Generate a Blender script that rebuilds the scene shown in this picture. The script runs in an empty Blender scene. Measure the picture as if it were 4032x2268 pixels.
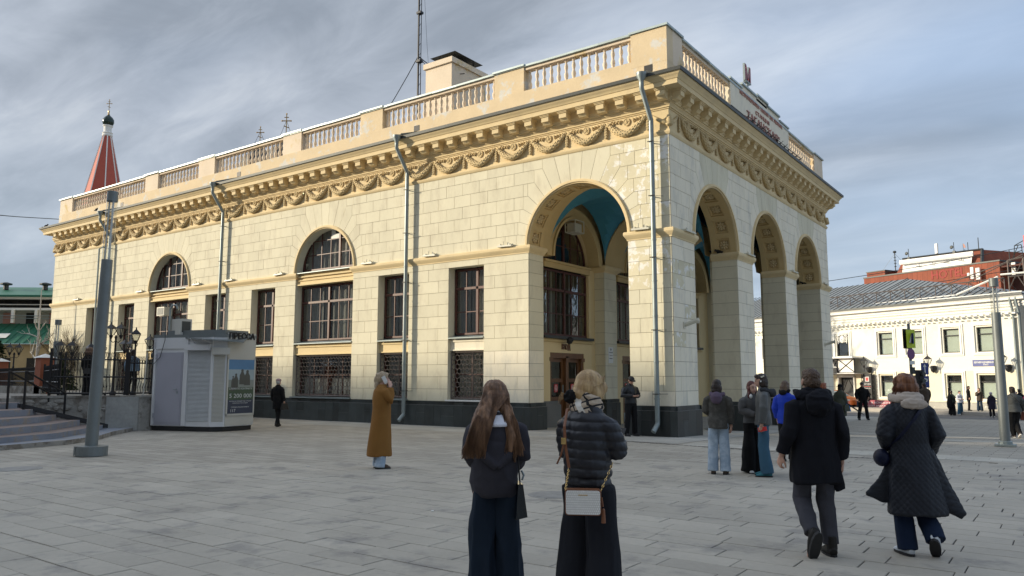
import bpy, bmesh, math, random, time
import numpy as np
from mathutils import Vector, Matrix, noise as mn
from math import sin, cos, pi, radians, sqrt, atan2, hypot
T0 = time.time()
SC = bpy.context.scene
COL = SC.collection
rnd = random.Random(7)

# ---------------------------------------------------------------- camera
cam_d = bpy.data.cameras.new('camera'); cam = bpy.data.objects.new('camera', cam_d); COL.objects.link(cam)
CAM = Vector((9.51, -21.315, 1.65))
cam.location = CAM
cam.rotation_euler = (radians(90 + 6.75), 0, radians(35.953))
cam_d.sensor_width = 36; cam_d.lens = 26.966; cam_d.clip_start = 0.05; cam_d.clip_end = 3000
SC.camera = cam

# ---------------------------------------------------------------- sun, sky, exposure
SUN_EL, SUN_AZ = radians(15.5), radians(57)        # azimuth measured from the long facade's normal towards its far end
to_sun = Vector((-sin(SUN_AZ) * cos(SUN_EL), -cos(SUN_AZ) * cos(SUN_EL), sin(SUN_EL)))
sun_d = bpy.data.lights.new('sun', 'SUN'); sun = bpy.data.objects.new('sun', sun_d); COL.objects.link(sun)
sun_d.energy = 3.85; sun_d.angle = radians(0.9); sun_d.color = (1.0, 0.87, 0.66)
sun.rotation_euler = to_sun.to_track_quat('Z', 'Y').to_euler(); sun.location = (-30, -60, 40)

world = bpy.data.worlds.new('World'); SC.world = world; world.use_nodes = True
nt = world.node_tree; nt.nodes.clear()
def N(t, **k):
    n = nt.nodes.new(t)
    for a, b in k.items(): setattr(n, a, b)
    return n
L = nt.links.new
out = N('ShaderNodeOutputWorld'); bg = N('ShaderNodeBackground'); bg.inputs[1].default_value = 0.1
sky = N('ShaderNodeTexSky', sky_type='NISHITA'); sky.sun_disc = False
sky.sun_elevation = SUN_EL; sky.sun_rotation = atan2(to_sun.x, to_sun.y); sky.air_density = 1.2; sky.dust_density = 1.2; sky.ozone_density = 2.0
tc = N('ShaderNodeTexCoord'); sep = N('ShaderNodeSeparateXYZ'); L(tc.outputs['Generated'], sep.inputs[0])
za = N('ShaderNodeMath', operation='ABSOLUTE'); L(sep.outputs[2], za.inputs[0])
zz = N('ShaderNodeMath', operation='ADD'); L(za.outputs[0], zz.inputs[0]); zz.inputs[1].default_value = 0.22
dv = N('ShaderNodeVectorMath', operation='DIVIDE')
cz = N('ShaderNodeCombineXYZ'); L(zz.outputs[0], cz.inputs[0]); L(zz.outputs[0], cz.inputs[1]); cz.inputs[2].default_value = 1
L(tc.outputs['Generated'], dv.inputs[0]); L(cz.outputs[0], dv.inputs[1])
mp = N('ShaderNodeMapping'); mp.inputs['Rotation'].default_value = (0, 0, radians(-38)); mp.inputs['Scale'].default_value = (0.62, 1.5, 0.3); mp.inputs['Location'].default_value = (-4.1, 6.2, 2)
L(dv.outputs[0], mp.inputs[0])
def noise(scale, det, rough, dist, vec):
    n = N('ShaderNodeTexNoise'); n.inputs['Scale'].default_value = scale; n.inputs['Detail'].default_value = det
    n.inputs['Roughness'].default_value = rough; n.inputs['Distortion'].default_value = dist; L(vec, n.inputs['Vector']); return n
n1 = noise(1.0, 6, 0.45, 0.35, mp.outputs[0]); n2 = noise(0.55, 3, 0.5, 0.2, mp.outputs[0]); n3 = noise(4.2, 5, 0.6, 0.6, mp.outputs[0])
def ramp(src, pts):
    r = N('ShaderNodeValToRGB'); e = r.color_ramp.elements
    for i, (p, c) in enumerate(pts):
        q = e[i] if i < 2 else e.new(p)
        q.position = p; q.color = (*c, 1)
    L(src, r.inputs[0]); return r
mx1 = N('ShaderNodeMix', data_type='FLOAT'); mx1.inputs[0].default_value = 0.22
L(n1.outputs[0], mx1.inputs[2]); L(n3.outputs[0], mx1.inputs[3])
# cloud tone: dark grey-blue bellies to pale tops (radiances before the 0.1 strength)
cr = ramp(mx1.outputs[0], [(0.36, (1.9, 2.25, 2.75)), (0.45, (2.6, 3.0, 3.6)), (0.53, (3.8, 4.25, 4.95)), (0.63, (5.9, 6.3, 6.8))])
# cover: more cloud to the north-west (left), broken blue to the north-east
dotr = N('ShaderNodeVectorMath', operation='DOT_PRODUCT'); dotr.inputs[1].default_value = (0.81, 0.587, 0); L(tc.outputs['Generated'], dotr.inputs[0])
cv = N('ShaderNodeMath', operation='MULTIPLY_ADD'); L(dotr.outputs['Value'], cv.inputs[0]); cv.inputs[1].default_value = -0.42; cv.inputs[2].default_value = 0.12
ad = N('ShaderNodeMath', operation='ADD'); L(n2.outputs[0], ad.inputs[0]); L(cv.outputs[0], ad.inputs[1])
cover = ramp(ad.outputs[0], [(0.36, (0.30,) * 3), (0.60, (1,) * 3)])
blue = N('ShaderNodeMix', data_type='RGBA'); blue.inputs[0].default_value = 0.72
L(sky.outputs[0], blue.inputs[6]); blue.inputs[7].default_value = (3.8, 5.0, 7.0, 1)
# clouds glow broadly towards the low sun (forward scattering)
ds = N('ShaderNodeVectorMath', operation='DOT_PRODUCT'); ds.inputs[1].default_value = tuple(to_sun); L(tc.outputs['Generated'], ds.inputs[0])
gl = N('ShaderNodeMapRange', interpolation_type='SMOOTHSTEP'); gl.inputs[1].default_value = 0.62; gl.inputs[2].default_value = 1.0; gl.inputs[3].default_value = 0.88; gl.inputs[4].default_value = 3.0; L(ds.outputs['Value'], gl.inputs[0])
cs = N('ShaderNodeVectorMath', operation='SCALE'); L(cr.outputs[0], cs.inputs[0]); L(gl.outputs[0], cs.inputs['Scale'])
m2 = N('ShaderNodeMix', data_type='RGBA'); L(cover.outputs[0], m2.inputs[0]); L(blue.outputs[2], m2.inputs[6]); L(cs.outputs[0], m2.inputs[7])
# pale thin haze low over the horizon
hz = ramp(za.outputs[0], [(0.0, (0.75,) * 3), (0.30, (0.0,) * 3)]); 
m3 = N('ShaderNodeMix', data_type='RGBA'); L(hz.outputs[0], m3.inputs[0]); L(m2.outputs[2], m3.inputs[6]); m3.inputs[7].default_value = (3.5, 4.3, 5.1, 1)
L(m3.outputs[2], bg.inputs[0]); L(bg.outputs[0], out.inputs[0])

SC.view_settings.view_transform = 'Standard'; SC.view_settings.look = 'None'
SC.view_settings.exposure = 0.50; SC.view_settings.gamma = 1; SC.view_settings.use_curve_mapping = False
SC.render.film_transparent = False
SC.cycles.max_bounces = 6; SC.cycles.transparent_max_bounces = 12

# ---------------------------------------------------------------- materials
def mat(name, col, rough=0.8, var=0.12, scale=1.5, fine=30, bump=0.15, bdist=0.01, metal=0.0, col2=None, c2=(0.55, 0.7), s2=1.2, tone=0.0, spec=0.5, stretch=(1, 1, 1), rvar=0.0, coat=0):
    """procedural paint/stone/cloth: base colour with broad and fine noise, optional second colour in worn patches,
    'tone' is the amount of piece-to-piece variation read from the mesh attribute"""
    m = bpy.data.materials.new(name); m.use_nodes = True; t = m.node_tree; b = t.nodes['Principled BSDF']
    b.inputs['Roughness'].default_value = rough; b.inputs['Metallic'].default_value = metal
    b.inputs['Specular IOR Level'].default_value = spec
    if coat: b.inputs['Coat Weight'].default_value = coat; b.inputs['Coat Roughness'].default_value = 0.1
    def n(ty, **k):
        x = t.nodes.new(ty)
        for a, c in k.items(): setattr(x, a, c)
        return x
    l = t.links.new
    co = n('ShaderNodeTexCoord'); mp = n('ShaderNodeMapping'); mp.inputs['Scale'].default_value = stretch; l(co.outputs['Object'], mp.inputs[0])
    na = n('ShaderNodeTexNoise'); na.inputs['Scale'].default_value = scale; na.inputs['Detail'].default_value = 6; l(mp.outputs[0], na.inputs[0])
    nf = n('ShaderNodeTexNoise'); nf.inputs['Scale'].default_value = fine; nf.inputs['Detail'].default_value = 4; l(mp.outputs[0], nf.inputs[0])
    def mm(op, a, bb, c=None):
        x = n('ShaderNodeMath', operation=op)
        for i, v in enumerate((a, bb, c)):
            if v is None: continue
            if isinstance(v, (int, float)): x.inputs[i].default_value = v
            else: l(v, x.inputs[i])
        return x.outputs[0]
    k = mm('MULTIPLY_ADD', na.outputs[0], 2.4 * var, 1 - 1.2 * var)
    k = mm('MULTIPLY', k, mm('MULTIPLY_ADD', nf.outputs[0], var, 1 - var / 2))
    if tone:
        at = n('ShaderNodeAttribute'); at.attribute_name = 'tone'
        k = mm('MULTIPLY', k, mm('MULTIPLY_ADD', at.outputs['Fac'], tone, 1.0))
    base = n('ShaderNodeRGB'); base.outputs[0].default_value = (*col, 1); src = base.outputs[0]
    if col2:
        n2 = n('ShaderNodeTexNoise'); n2.inputs['Scale'].default_value = s2; n2.inputs['Detail'].default_value = 9; n2.inputs['Roughness'].default_value = 0.65; l(mp.outputs[0], n2.inputs[0])
        r = n('ShaderNodeMapRange'); r.inputs[1].default_value = c2[0]; r.inputs[2].default_value = c2[1]; l(n2.outputs[0], r.inputs[0])
        x = n('ShaderNodeMix', data_type='RGBA'); l(r.outputs[0], x.inputs[0]); l(src, x.inputs[6]); x.inputs[7].default_value = (*col2, 1); src = x.outputs[2]
    sc = n('ShaderNodeVectorMath', operation='SCALE'); l(src, sc.inputs[0]); l(k, sc.inputs['Scale']); l(sc.outputs[0], b.inputs['Base Color'])
    if rvar: l(mm('MULTIPLY_ADD', na.outputs[0], rvar * 2, rough - rvar), b.inputs['Roughness'])
    if bump:
        bp = n('ShaderNodeBump'); bp.inputs['Strength'].default_value = bump; bp.inputs['Distance'].default_value = bdist
        l(nf.outputs[0], bp.inputs['Height']); l(bp.outputs[0], b.inputs['Normal'])
    return m
def glass(name, tint=(0.8, 0.85, 0.85), refl=1.0, rough=0.03):
    m = bpy.data.materials.new(name); m.use_nodes = True; t = m.node_tree; t.nodes.clear(); l = t.links.new
    o = t.nodes.new('ShaderNodeOutputMaterial'); tr = t.nodes.new('ShaderNodeBsdfTransparent'); tr.inputs[0].default_value = (*tint, 1)
    g = t.nodes.new('ShaderNodeBsdfGlossy'); g.inputs['Roughness'].default_value = rough; g.inputs[0].default_value = (0.9, 0.95, 1, 1)
    f = t.nodes.new('ShaderNodeFresnel'); f.inputs[0].default_value = 1.5
    k = t.nodes.new('ShaderNodeMath'); k.operation = 'MULTIPLY_ADD'; k.use_clamp = True; l(f.outputs[0], k.inputs[0]); k.inputs[1].default_value = refl; k.inputs[2].default_value = 0.02 * refl
    ge = t.nodes.new('ShaderNodeNewGeometry'); kb = t.nodes.new('ShaderNodeMath'); kb.operation = 'SUBTRACT'; kb.use_clamp = True; l(k.outputs[0], kb.inputs[0]); l(ge.outputs['Backfacing'], kb.inputs[1])   # the far side of a pane adds no second reflection
    nz = t.nodes.new('ShaderNodeTexNoise'); nz.inputs['Scale'].default_value = 1.3; bp = t.nodes.new('ShaderNodeBump'); bp.inputs['Strength'].default_value = 0.12; bp.inputs['Distance'].default_value = 0.1
    l(nz.outputs[0], bp.inputs['Height']); l(bp.outputs[0], g.inputs['Normal'])
    x = t.nodes.new('ShaderNodeMixShader'); l(kb.outputs[0], x.inputs[0]); l(tr.outputs[0], x.inputs[1]); l(g.outputs[0], x.inputs[2]); l(x.outputs[0], o.inputs[0])
    return m
CREAM = (0.66, 0.585, 0.395)
M_ = dict(
 alum=mat('aluminium_slat', (0.52, 0.54, 0.55), 0.45, 0.12, 3, 20, 0.1, 0.004, metal=0.2),
 stone=mat('cream_stone_paint', (0.69, 0.645, 0.488), 0.85, 0.09, 1.1, 18, 0.2, 0.012, col2=(0.585, 0.535, 0.40), c2=(0.5, 0.68), s2=2.0, tone=0.04, stretch=(1, 1, .38)),
 stonep=mat('patched_stone_paint', (0.69, 0.63, 0.45), 0.85, 0.12, 2, 18, 0.3, 0.012, col2=(0.84, 0.82, 0.76), c2=(0.52, 0.58), s2=2.6, tone=0.05),
 stonew=mat('repaired_stone_paint', (0.82, 0.755, 0.60), 0.85, 0.08, 1.6, 18, 0.2, 0.012, col2=(0.62, 0.59, 0.50), c2=(0.50, 0.72), s2=2.0, tone=0.035, stretch=(1, 1, .4)),
 joint=mat('joint_mortar', (0.30, 0.265, 0.185), 0.95, 0.1),
 ochre=mat('ochre_trim_paint', (0.72, 0.575, 0.33), 0.8, 0.12, 1.4, 25, 0.2, 0.01, col2=(0.62, 0.50, 0.30), c2=(0.5, 0.75), s2=1.6),
 ochre_p=mat('yellow_panel_paint', (0.73, 0.58, 0.32), 0.8, 0.06),
 relief=mat('relief_paint', (0.60, 0.47, 0.26), 0.85, 0.15, 6, 60, 0.3, 0.008),
 plaster=mat('pink_cream_plaster', (0.76, 0.64, 0.49), 0.9, 0.12, 0.9, 14, 0.25, 0.015, col2=(0.62, 0.47, 0.22), c2=(0.56, 0.66), s2=0.8),
 plaster_w=mat('peeling_parapet_plaster', (0.71, 0.57, 0.37), 0.9, 0.14, 1.4, 14, 0.35, 0.02, col2=(0.66, 0.64, 0.58), c2=(0.54, 0.60), s2=1.3),
 sofa=mat('arch_soffit_paint', (0.60, 0.45, 0.22), 0.85, 0.10),
 vault=mat('blue_vault_paint', (0.055, 0.25, 0.37), 0.8, 0.12, 0.7),
 plinth=mat('black_granite', (0.035, 0.042, 0.042), 0.38, 0.35, 3, 60, 0.08, 0.003, tone=0.45, rvar=0.1),
 pl_edge=mat('granite_edge', (0.15, 0.15, 0.14), 0.6, 0.2),
 zinc=mat('zinc_sheet', (0.27, 0.315, 0.315), 0.45, 0.18, 3, 20, 0.1, 0.005, metal=0.4, tone=0.15),
 dkmetal=mat('dark_roof_metal', (0.055, 0.06, 0.058), 0.5, 0.2, metal=0.3),
 capm=mat('green_grey_cap_metal', (0.36, 0.42, 0.41), 0.45, 0.2, 2.5, metal=0.3, tone=0.2),
 wood=mat('red_brown_window_paint', (0.085, 0.026, 0.019), 0.5, 0.25, 5, 50, 0.2, 0.004, col2=(0.16, 0.07, 0.045), c2=(0.55, 0.7), s2=7),
 oak=mat('varnished_oak', (0.15, 0.068, 0.026), 0.42, 0.3, 3, 40, 0.2, 0.004, stretch=(6, 6, 0.7)),
 curt=mat('grey_curtain', (0.42, 0.41, 0.38), 0.9, 0.2, 2.0, stretch=(4, 4, 0.5)),
 dark=mat('dark_interior', (0.025, 0.024, 0.022), 0.9, 0.1),
 glass=glass('window_glass', (0.80, 0.81, 0.80), 2.2),
 iron=mat('black_iron', (0.018, 0.018, 0.02), 0.5, 0.2, metal=0.2),
 grille=mat('rusty_brown_grille', (0.15, 0.125, 0.11), 0.6, 0.3, 6, metal=0.3),
 white=mat('white_paint', (0.74, 0.74, 0.71), 0.6, 0.08),
 cream_obj=mat('cream_enamel', (0.62, 0.60, 0.50), 0.5, 0.1),
 letter=mat('red_bronze_lettering', (0.42, 0.20, 0.15), 0.5, 0.2),
 grpole=mat('grey_painted_pole', (0.175, 0.195, 0.195), 0.45, 0.16, 2.2, 30, 0.08, 0.003, metal=0.2, col2=(0.11, 0.12, 0.12), c2=(0.55, 0.8)),
 frost=mat('frosted_lamp_tube', (0.60, 0.60, 0.58), 0.35, 0.1),
 black=mat('matt_black', (0.012, 0.012, 0.013), 0.6, 0.1),
)
M_['lens'] = glass('lamp_glass', (0.86, 0.87, 0.86), 1.3)

# ---------------------------------------------------------------- mesh helpers
class MB:
    def __init__(s): s.v = []; s.f = []; s.t = []; s.mi = []
    def add(s, vs, fs, tone=0.0, mi=0):
        o = len(s.v); s.v += [tuple(v) for v in vs]
        for f in fs: s.f.append(tuple(i + o for i in f)); s.t.append(tone); s.mi.append(mi)
        return s
    def box(s, x0, y0, z0, x1, y1, z1, tone=0.0, mi=0, fn=None):
        vs = [(x, y, z) for z in (z0, z1) for y in (y0, y1) for x in (x0, x1)]
        if fn: vs = [fn(*v) for v in vs]
        return s.add(vs, [(0, 2, 3, 1), (4, 5, 7, 6), (0, 1, 5, 4), (2, 6, 7, 3), (0, 4, 6, 2), (1, 3, 7, 5)], tone, mi)
    def prism(s, poly, fn, w0, w1, tone=0.0, mi=0, back=False):      # poly in (u,z); w1 is the front
        n = len(poly); vs = [fn(u, w0, z) for u, z in poly] + [fn(u, w1, z) for u, z in poly]
        fs = [(i, (i + 1) % n, n + (i + 1) % n, n + i) for i in range(n)] + [tuple(range(n, 2 * n))]
        if back: fs.append(tuple(reversed(range(n))))
        return s.add(vs, fs, tone, mi)
    def quad(s, a, b, c, d, tone=0.0, mi=0): return s.add([a, b, c, d], [(0, 1, 2, 3)], tone, mi)
    def tube(s, pts, r, n=8, caps=True, tone=0.0, mi=0, ry=None, up=None):
        pts = [Vector(p) for p in pts]; m = len(pts); rr = r if hasattr(r, '__len__') else [r] * m
        ryy = ry if hasattr(ry, '__len__') else ([ry] * m if ry else rr)
        vs = []; X = None
        for i, p in enumerate(pts):
            d = (pts[min(i + 1, m - 1)] - pts[max(i - 1, 0)])
            if d.length < 1e-9: d = Vector((0, 0, 1))
            d.normalize()
            if X is None:
                a = Vector(up) if up else (Vector((0, 0, 1)) if abs(d.z) < 0.9 else Vector((0, 1, 0)))
                X = d.cross(a).normalized() if not up else (a - d * a.dot(d)).normalized()
            else:
                X = (X - d * X.dot(d)).normalized()
            Y = d.cross(X)
            for k in range(n):
                a = 2 * pi * k / n; vs.append(p + X * (cos(a) * rr[i]) + Y * (sin(a) * ryy[i]))
        fs = [(i * n + k, i * n + (k + 1) % n, (i + 1) * n + (k + 1) % n, (i + 1) * n + k) for i in range(m - 1) for k in range(n)]
        if caps: fs += [tuple(reversed(range(n))), tuple(range((m - 1) * n, m * n))]
        return s.add(vs, fs, tone, mi)
    def bar(s, a, b, w, d=None, **k):                                 # square bar
        d = d or w; return s.tube([a, b], w * 0.7071, 4, ry=d * 0.7071, **k)
    def lathe(s, prof, n=12, c=(0, 0, 0), tone=0.0, mi=0, sx=1, sy=1):
        vs = [(c[0] + r * cos(2 * pi * (k + .5) / n) * sx, c[1] + r * sin(2 * pi * (k + .5) / n) * sy, c[2] + z) for r, z in prof for k in range(n)]
        m = len(prof)
        fs = [(i * n + k, i * n + (k + 1) % n, (i + 1) * n + (k + 1) % n, (i + 1) * n + k) for i in range(m - 1) for k in range(n)]
        fs += [tuple(reversed(range(n))), tuple(range((m - 1) * n, m * n))]
        return s.add(vs, fs, tone, mi)
    def ell(s, c, r, n=8, m=6, rot=None, tone=0.0, mi=0):
        vs = []; 
        for j in range(m + 1):
            ph = -pi / 2 + pi * j / m
            for k in range(n):
                a = 2 * pi * k / n; p = Vector((r[0] * cos(ph) * cos(a), r[1] * cos(ph) * sin(a), r[2] * sin(ph)))
                if rot is not None: p = rot @ p
                vs.append(p + Vector(c))
        fs = [(j * n + k, j * n + (k + 1) % n, (j + 1) * n + (k + 1) % n, (j + 1) * n + k) for j in range(m) for k in range(n)]
        return s.add(vs, fs, tone, mi)
    def sweep(s, prof, path, closed=False, tone=0.0, mi=0):            # prof (w,z) w to the right of travel; path (x,y)
        n = len(path); vs = []
        for i, p in enumerate(path):
            p = Vector(p)
            a = (p - Vector(path[i - 1])).normalized() if (i > 0 or closed) else None
            b = (Vector(path[(i + 1) % n]) - p).normalized() if (i < n - 1 or closed) else None
            if a is None: a = b
            if b is None: b = a
            na = Vector((a.y, -a.x)); nb = Vector((b.y, -b.x)); m = (na + nb); m = m / max(1e-6, m.dot(na))
            for w, z in prof: vs.append((p.x + m.x * w, p.y + m.y * w, z))
        k = len(prof); fs = []
        for i in range(n if closed else n - 1):
            j = (i + 1) % n
            for q in range(k - 1): fs.append((i * k + q, j * k + q, j * k + q + 1, i * k + q + 1))
        if not closed: fs += [tuple(range(k)), tuple(reversed(range((n - 1) * k, n * k)))]
        return s.add(vs, fs, tone, mi)
    def text(s, txt, size, depth, fn, tone=0.0, mi=0, spacing=1.0, shear=0, width=None, bold=0.0):
        """letters as solid geometry; fn maps (u, w, z) to the place"""
        cu = bpy.data.curves.new('t', 'FONT'); cu.body = txt; cu.size = size; cu.extrude = depth / 2; cu.space_character = spacing
        cu.align_x = 'CENTER'; cu.align_y = 'CENTER'; cu.resolution_u = 2; cu.offset = bold
        o = bpy.data.objects.new('t', cu); COL.objects.link(o)
        dg = bpy.context.evaluated_depsgraph_get(); me = bpy.data.meshes.new_from_object(o.evaluated_get(dg))
        xs = [v.co.x for v in me.vertices]; k = 1.0
        if width and xs: k = width / (max(xs) - min(xs))
        s.add([fn(v.co.x * k, v.co.z + depth / 2, v.co.y) for v in me.vertices], [tuple(p.vertices) for p in me.polygons], tone, mi)
        bpy.data.objects.remove(o); bpy.data.meshes.remove(me); bpy.data.curves.remove(cu); return s
    def mesh(s, name, mats, smooth=False):
        me = bpy.data.meshes.new(name); me.from_pydata(s.v, [], s.f)
        mats = mats if isinstance(mats, (list, tuple)) else [mats]
        for m in mats: me.materials.append(M_[m] if isinstance(m, str) else m)
        if len(mats) > 1: me.polygons.foreach_set('material_index', s.mi)
        if any(s.t):
            a = me.attributes.new('tone', 'FLOAT', 'FACE'); a.data.foreach_set('value', s.t)
        if smooth:
            me.shade_smooth()
            if smooth is not True: me.set_sharp_from_angle(angle=radians(smooth))
        me.update(); return me
    def build(s, name, mats, parent=None, smooth=False, loc=None, rot=None):
        o = bpy.data.objects.new(name, s.mesh(name, mats, smooth)); COL.objects.link(o); o.parent = parent
        if loc is not None: o.location = loc
        if rot is not None: o.rotation_euler = rot
        return o
def inst(me, name, parent=None, loc=(0, 0, 0), rot=(0, 0, 0), scale=None):
    o = bpy.data.objects.new(name, me); COL.objects.link(o); o.parent = parent; o.location = loc; o.rotation_euler = rot
    if scale is not None: o.scale = scale
    return o
def thing(name, label, cat, loc=(0, 0, 0), rz=0.0, group=None):
    o = bpy.data.objects.new(name, None); COL.objects.link(o); o.location = loc; o.rotation_euler = (0, 0, rz); o.empty_display_size = 0.2
    return tag(o, label, cat, group)
def tag(o, label=None, cat=None, group=None, kind=None):
    if label: o['label'] = label
    if cat: o['category'] = cat
    if group: o['group'] = group
    if kind: o['kind'] = kind
    return o
def kids(o): return [c for c in o.children]
def copy_tree(o, parent=None, **k):
    c = o.copy(); COL.objects.link(c); c.parent = parent
    for ch in list(o.children): copy_tree(ch, c)
    return c
def inset(poly, g):                                                     # miter inset for polygons given in order
    n = len(poly); A = sum(poly[i][0] * poly[(i + 1) % n][1] - poly[(i + 1) % n][0] * poly[i][1] for i in range(n))
    sg = 1 if A > 0 else -1; r = []
    for i in range(n):
        p0, p1, p2 = poly[i - 1], poly[i], poly[(i + 1) % n]
        a = (p1[0] - p0[0], p1[1] - p0[1]); b = (p2[0] - p1[0], p2[1] - p1[1]); la = hypot(*a) or 1e-9; lb = hypot(*b) or 1e-9
        na = (-a[1] / la * sg, a[0] / la * sg); nb = (-b[1] / lb * sg, b[0] / lb * sg)
        m = (na[0] + nb[0], na[1] + nb[1]); d = m[0] * na[0] + m[1] * na[1]; d = max(d, 0.3)
        r.append((p1[0] + m[0] * g / d, p1[1] + m[1] * g / d))
    return r
GZ = [(-60, 0), (-2, 0), (9, -0.24), (22, -0.30), (38, -0.86), (70, -1.0), (3000, -1.0)]
def gz(x, y):                                                           # ground height: level square, falling gently past the station
    for (a, za_), (b, zb) in zip(GZ, GZ[1:]):
        if y <= b: return za_ + (zb - za_) * max(0.0, (y - a) / (b - a))
    return -1.0
# ================================================================ STATION PAVILION
LEN, WID = 40.72, 18.70
ST = thing('station_building', 'cream station pavilion with arched portico, star garlands and roof balustrade', 'building', (0, 0, 0))
fA = lambda u, w, z: (u, -w, z)                       # long sunlit facade, u along x
fB = lambda u, w, z: (w, u, z)                        # short shaded facade, u along y
fC = lambda u, w, z: (u, WID + w, z)                  # far long facade
ZP, ZB, ZS, ZT = 0.84, 5.70, 6.16, 9.14               # plinth top, strip under band, springing, top of stonework
CO = 0.4418                                           # course height
def op(u0, u1, z0, z1, arch=0): return dict(u0=u0, u1=u1, z0=z0, z1=z1, arch=arch, c=(u0 + u1) / 2, R=(u1 - u0) / 2)
def top_of(o, u): return o['z1'] + (sqrt(max(0, o['R'] ** 2 - (u - o['c']) ** 2)) if o['arch'] else 0)
def sheet(mb, fn, u0, u1, z0, z1, ops, w=0.0, mi=0):
    bp = sorted({u0, u1} | {o['u0'] for o in ops} | {o['u1'] for o in ops} | {o['c'] - o['R'] * cos(pi * k / 28) for o in ops if o['arch'] for k in range(29)})
    bp = [b for b in bp if u0 - 1e-6 <= b <= u1 + 1e-6]
    for a, b in zip(bp, bp[1:]):
        if b - a < 1e-5: continue
        m = (a + b) / 2; o = next((o for o in ops if o['u0'] - 1e-6 < m < o['u1'] + 1e-6), None)
        if o is None: mb.quad(fn(a, w, z0), fn(b, w, z0), fn(b, w, z1), fn(a, w, z1), mi=mi); continue
        if o['z0'] > z0: mb.quad(fn(a, w, z0), fn(b, w, z0), fn(b, w, o['z0']), fn(a, w, o['z0']), mi=mi)
        mb.quad(fn(a, w, top_of(o, a)), fn(b, w, top_of(o, b)), fn(b, w, z1), fn(a, w, z1), mi=mi)
def reveal(mb, fn, o, w0, w1, mi=0, floor=True, n=28, lo=None):
    lo = o['z0'] if lo is None else lo
    for u in (o['u0'], o['u1']): mb.quad(fn(u, w0, lo), fn(u, w1, lo), fn(u, w1, o['z1']), fn(u, w0, o['z1']), mi=mi)
    if floor: mb.quad(fn(o['u0'], w0, lo), fn(o['u1'], w0, lo), fn(o['u1'], w1, lo), fn(o['u0'], w1, lo), mi=mi)
    us = [o['c'] - o['R'] * cos(pi * k / n) for k in range(n + 1)] if o['arch'] else [o['u0'], o['u1']]
    for a, b in zip(us, us[1:]): mb.quad(fn(a, w0, top_of(o, a)), fn(b, w0, top_of(o, b)), fn(b, w1, top_of(o, b)), fn(a, w1, top_of(o, a)), mi=mi)
# openings
A_SMALL = [(-36.28, -34.68), (-32.65, -31.02), (-24.37, -22.72), (-20.70, -18.98), (-12.48, -10.82), (-8.82, -7.18)]
A_ARCH = [(-29.54, -25.86), (-17.58, -13.94)]
opsA = [op(a, b, ZP, ZB) for a, b in A_SMALL] + [op(a, b, ZP, ZS, 1) for a, b in A_ARCH] + [op(-5.24, -1.45, -0.7, ZS, 1)]
opsB = [op(1.72, 5.64, -0.7, ZS, 1), op(7.28, 11.38, -0.7, ZS, 1), op(13.0, 16.95, -0.7, ZS, 1)]
opsC = [op(-5.24, -1.45, -0.7, ZS, 1)]
# --- wall body (mortar coloured sheet behind the blocks), inner faces, reveals
wb = MB()
sheet(wb, fA, -LEN, 0, -0.7, 10.9, opsA); sheet(wb, fB, 0, WID, -0.7, 10.9, opsB)
wb.build('wall', 'joint', ST)
wi = MB()
sheet(wi, fC, -LEN, 0, -0.7, 10.9, opsC); wi.quad((-LEN, 0, -0.7), (-LEN, WID, -0.7), (-LEN, WID, 10.9), (-LEN, 0, 10.9))
sheet(wi, fA, -6.0, -0.95, -0.7, 10.9, [opsA[-1]], w=-0.87); sheet(wi, fB, 0.87, WID - 0.87, -0.7, 10.9, opsB, w=-0.95); sheet(wi, fC, -6.0, -0.95, -0.7, 10.9, opsC, w=-0.87)
wi.box(-1.45, 0.87, -0.7, -0.95, 1.72, ZS); wi.box(-1.45, 16.95, -0.7, -0.95, WID - .87, ZS)
for o in opsA[:-1]: reveal(wi, fA, o, 0.0, -0.40)
reveal(wi, fC, opsC[0], 0, -0.87, floor=False)
wi.build('side_wall', 'stone', ST)
rf = MB(); rf.box(-LEN + .3, 0.3, 10.88, -0.3, WID - .3, 10.98); rf.build('roof', 'dkmetal', ST)

# --- masonry blocks
BL = []                                               # (poly, frame, w0, w1, tone, material index)
def blk(poly, fn, new=False, w1=0.014, g=0.006):
    BL.append((inset(poly, g), fn, 0.0, w1 + rnd.uniform(-.002, .002), rnd.uniform(-1, 1), int(new)))
def course(fn, u0, u1, z0, z1, k, wmax=0.78, newf=None, grid=False, g=0.006):
    if u1 - u0 < 0.06: return
    if grid:                                          # bond locked to the whole facade
        off = (k % 2) * wmax / 2; a = math.floor((u0 - off) / wmax) * wmax + off; cuts = []
        while a < u1:
            if u0 + 0.16 < a < u1 - 0.16: cuts.append(a)
            a += wmax
        if rnd.random() < .25 and len(cuts) > 2: i = rnd.randrange(len(cuts)); cuts[i] += rnd.choice((-.22, .2)) * wmax
    else:
        n = max(1, round((u1 - u0) / wmax)); w = (u1 - u0) / n
        cuts = [u0 + w * i for i in range(1, n)] if k % 2 == 0 else [u0 + w * (i - .5) for i in range(1, n + 1)]
        if n == 1 and k % 2 == 0 and u1 - u0 < 0.9: cuts = []
    e = [u0] + sorted(cuts) + [u1]
    for a, b in zip(e, e[1:]): blk([(a, z0), (b, z0), (b, z1), (a, z1)], fn, newf((a + b) / 2, (z0 + z1) / 2) if newf else False, g=g)
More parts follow.
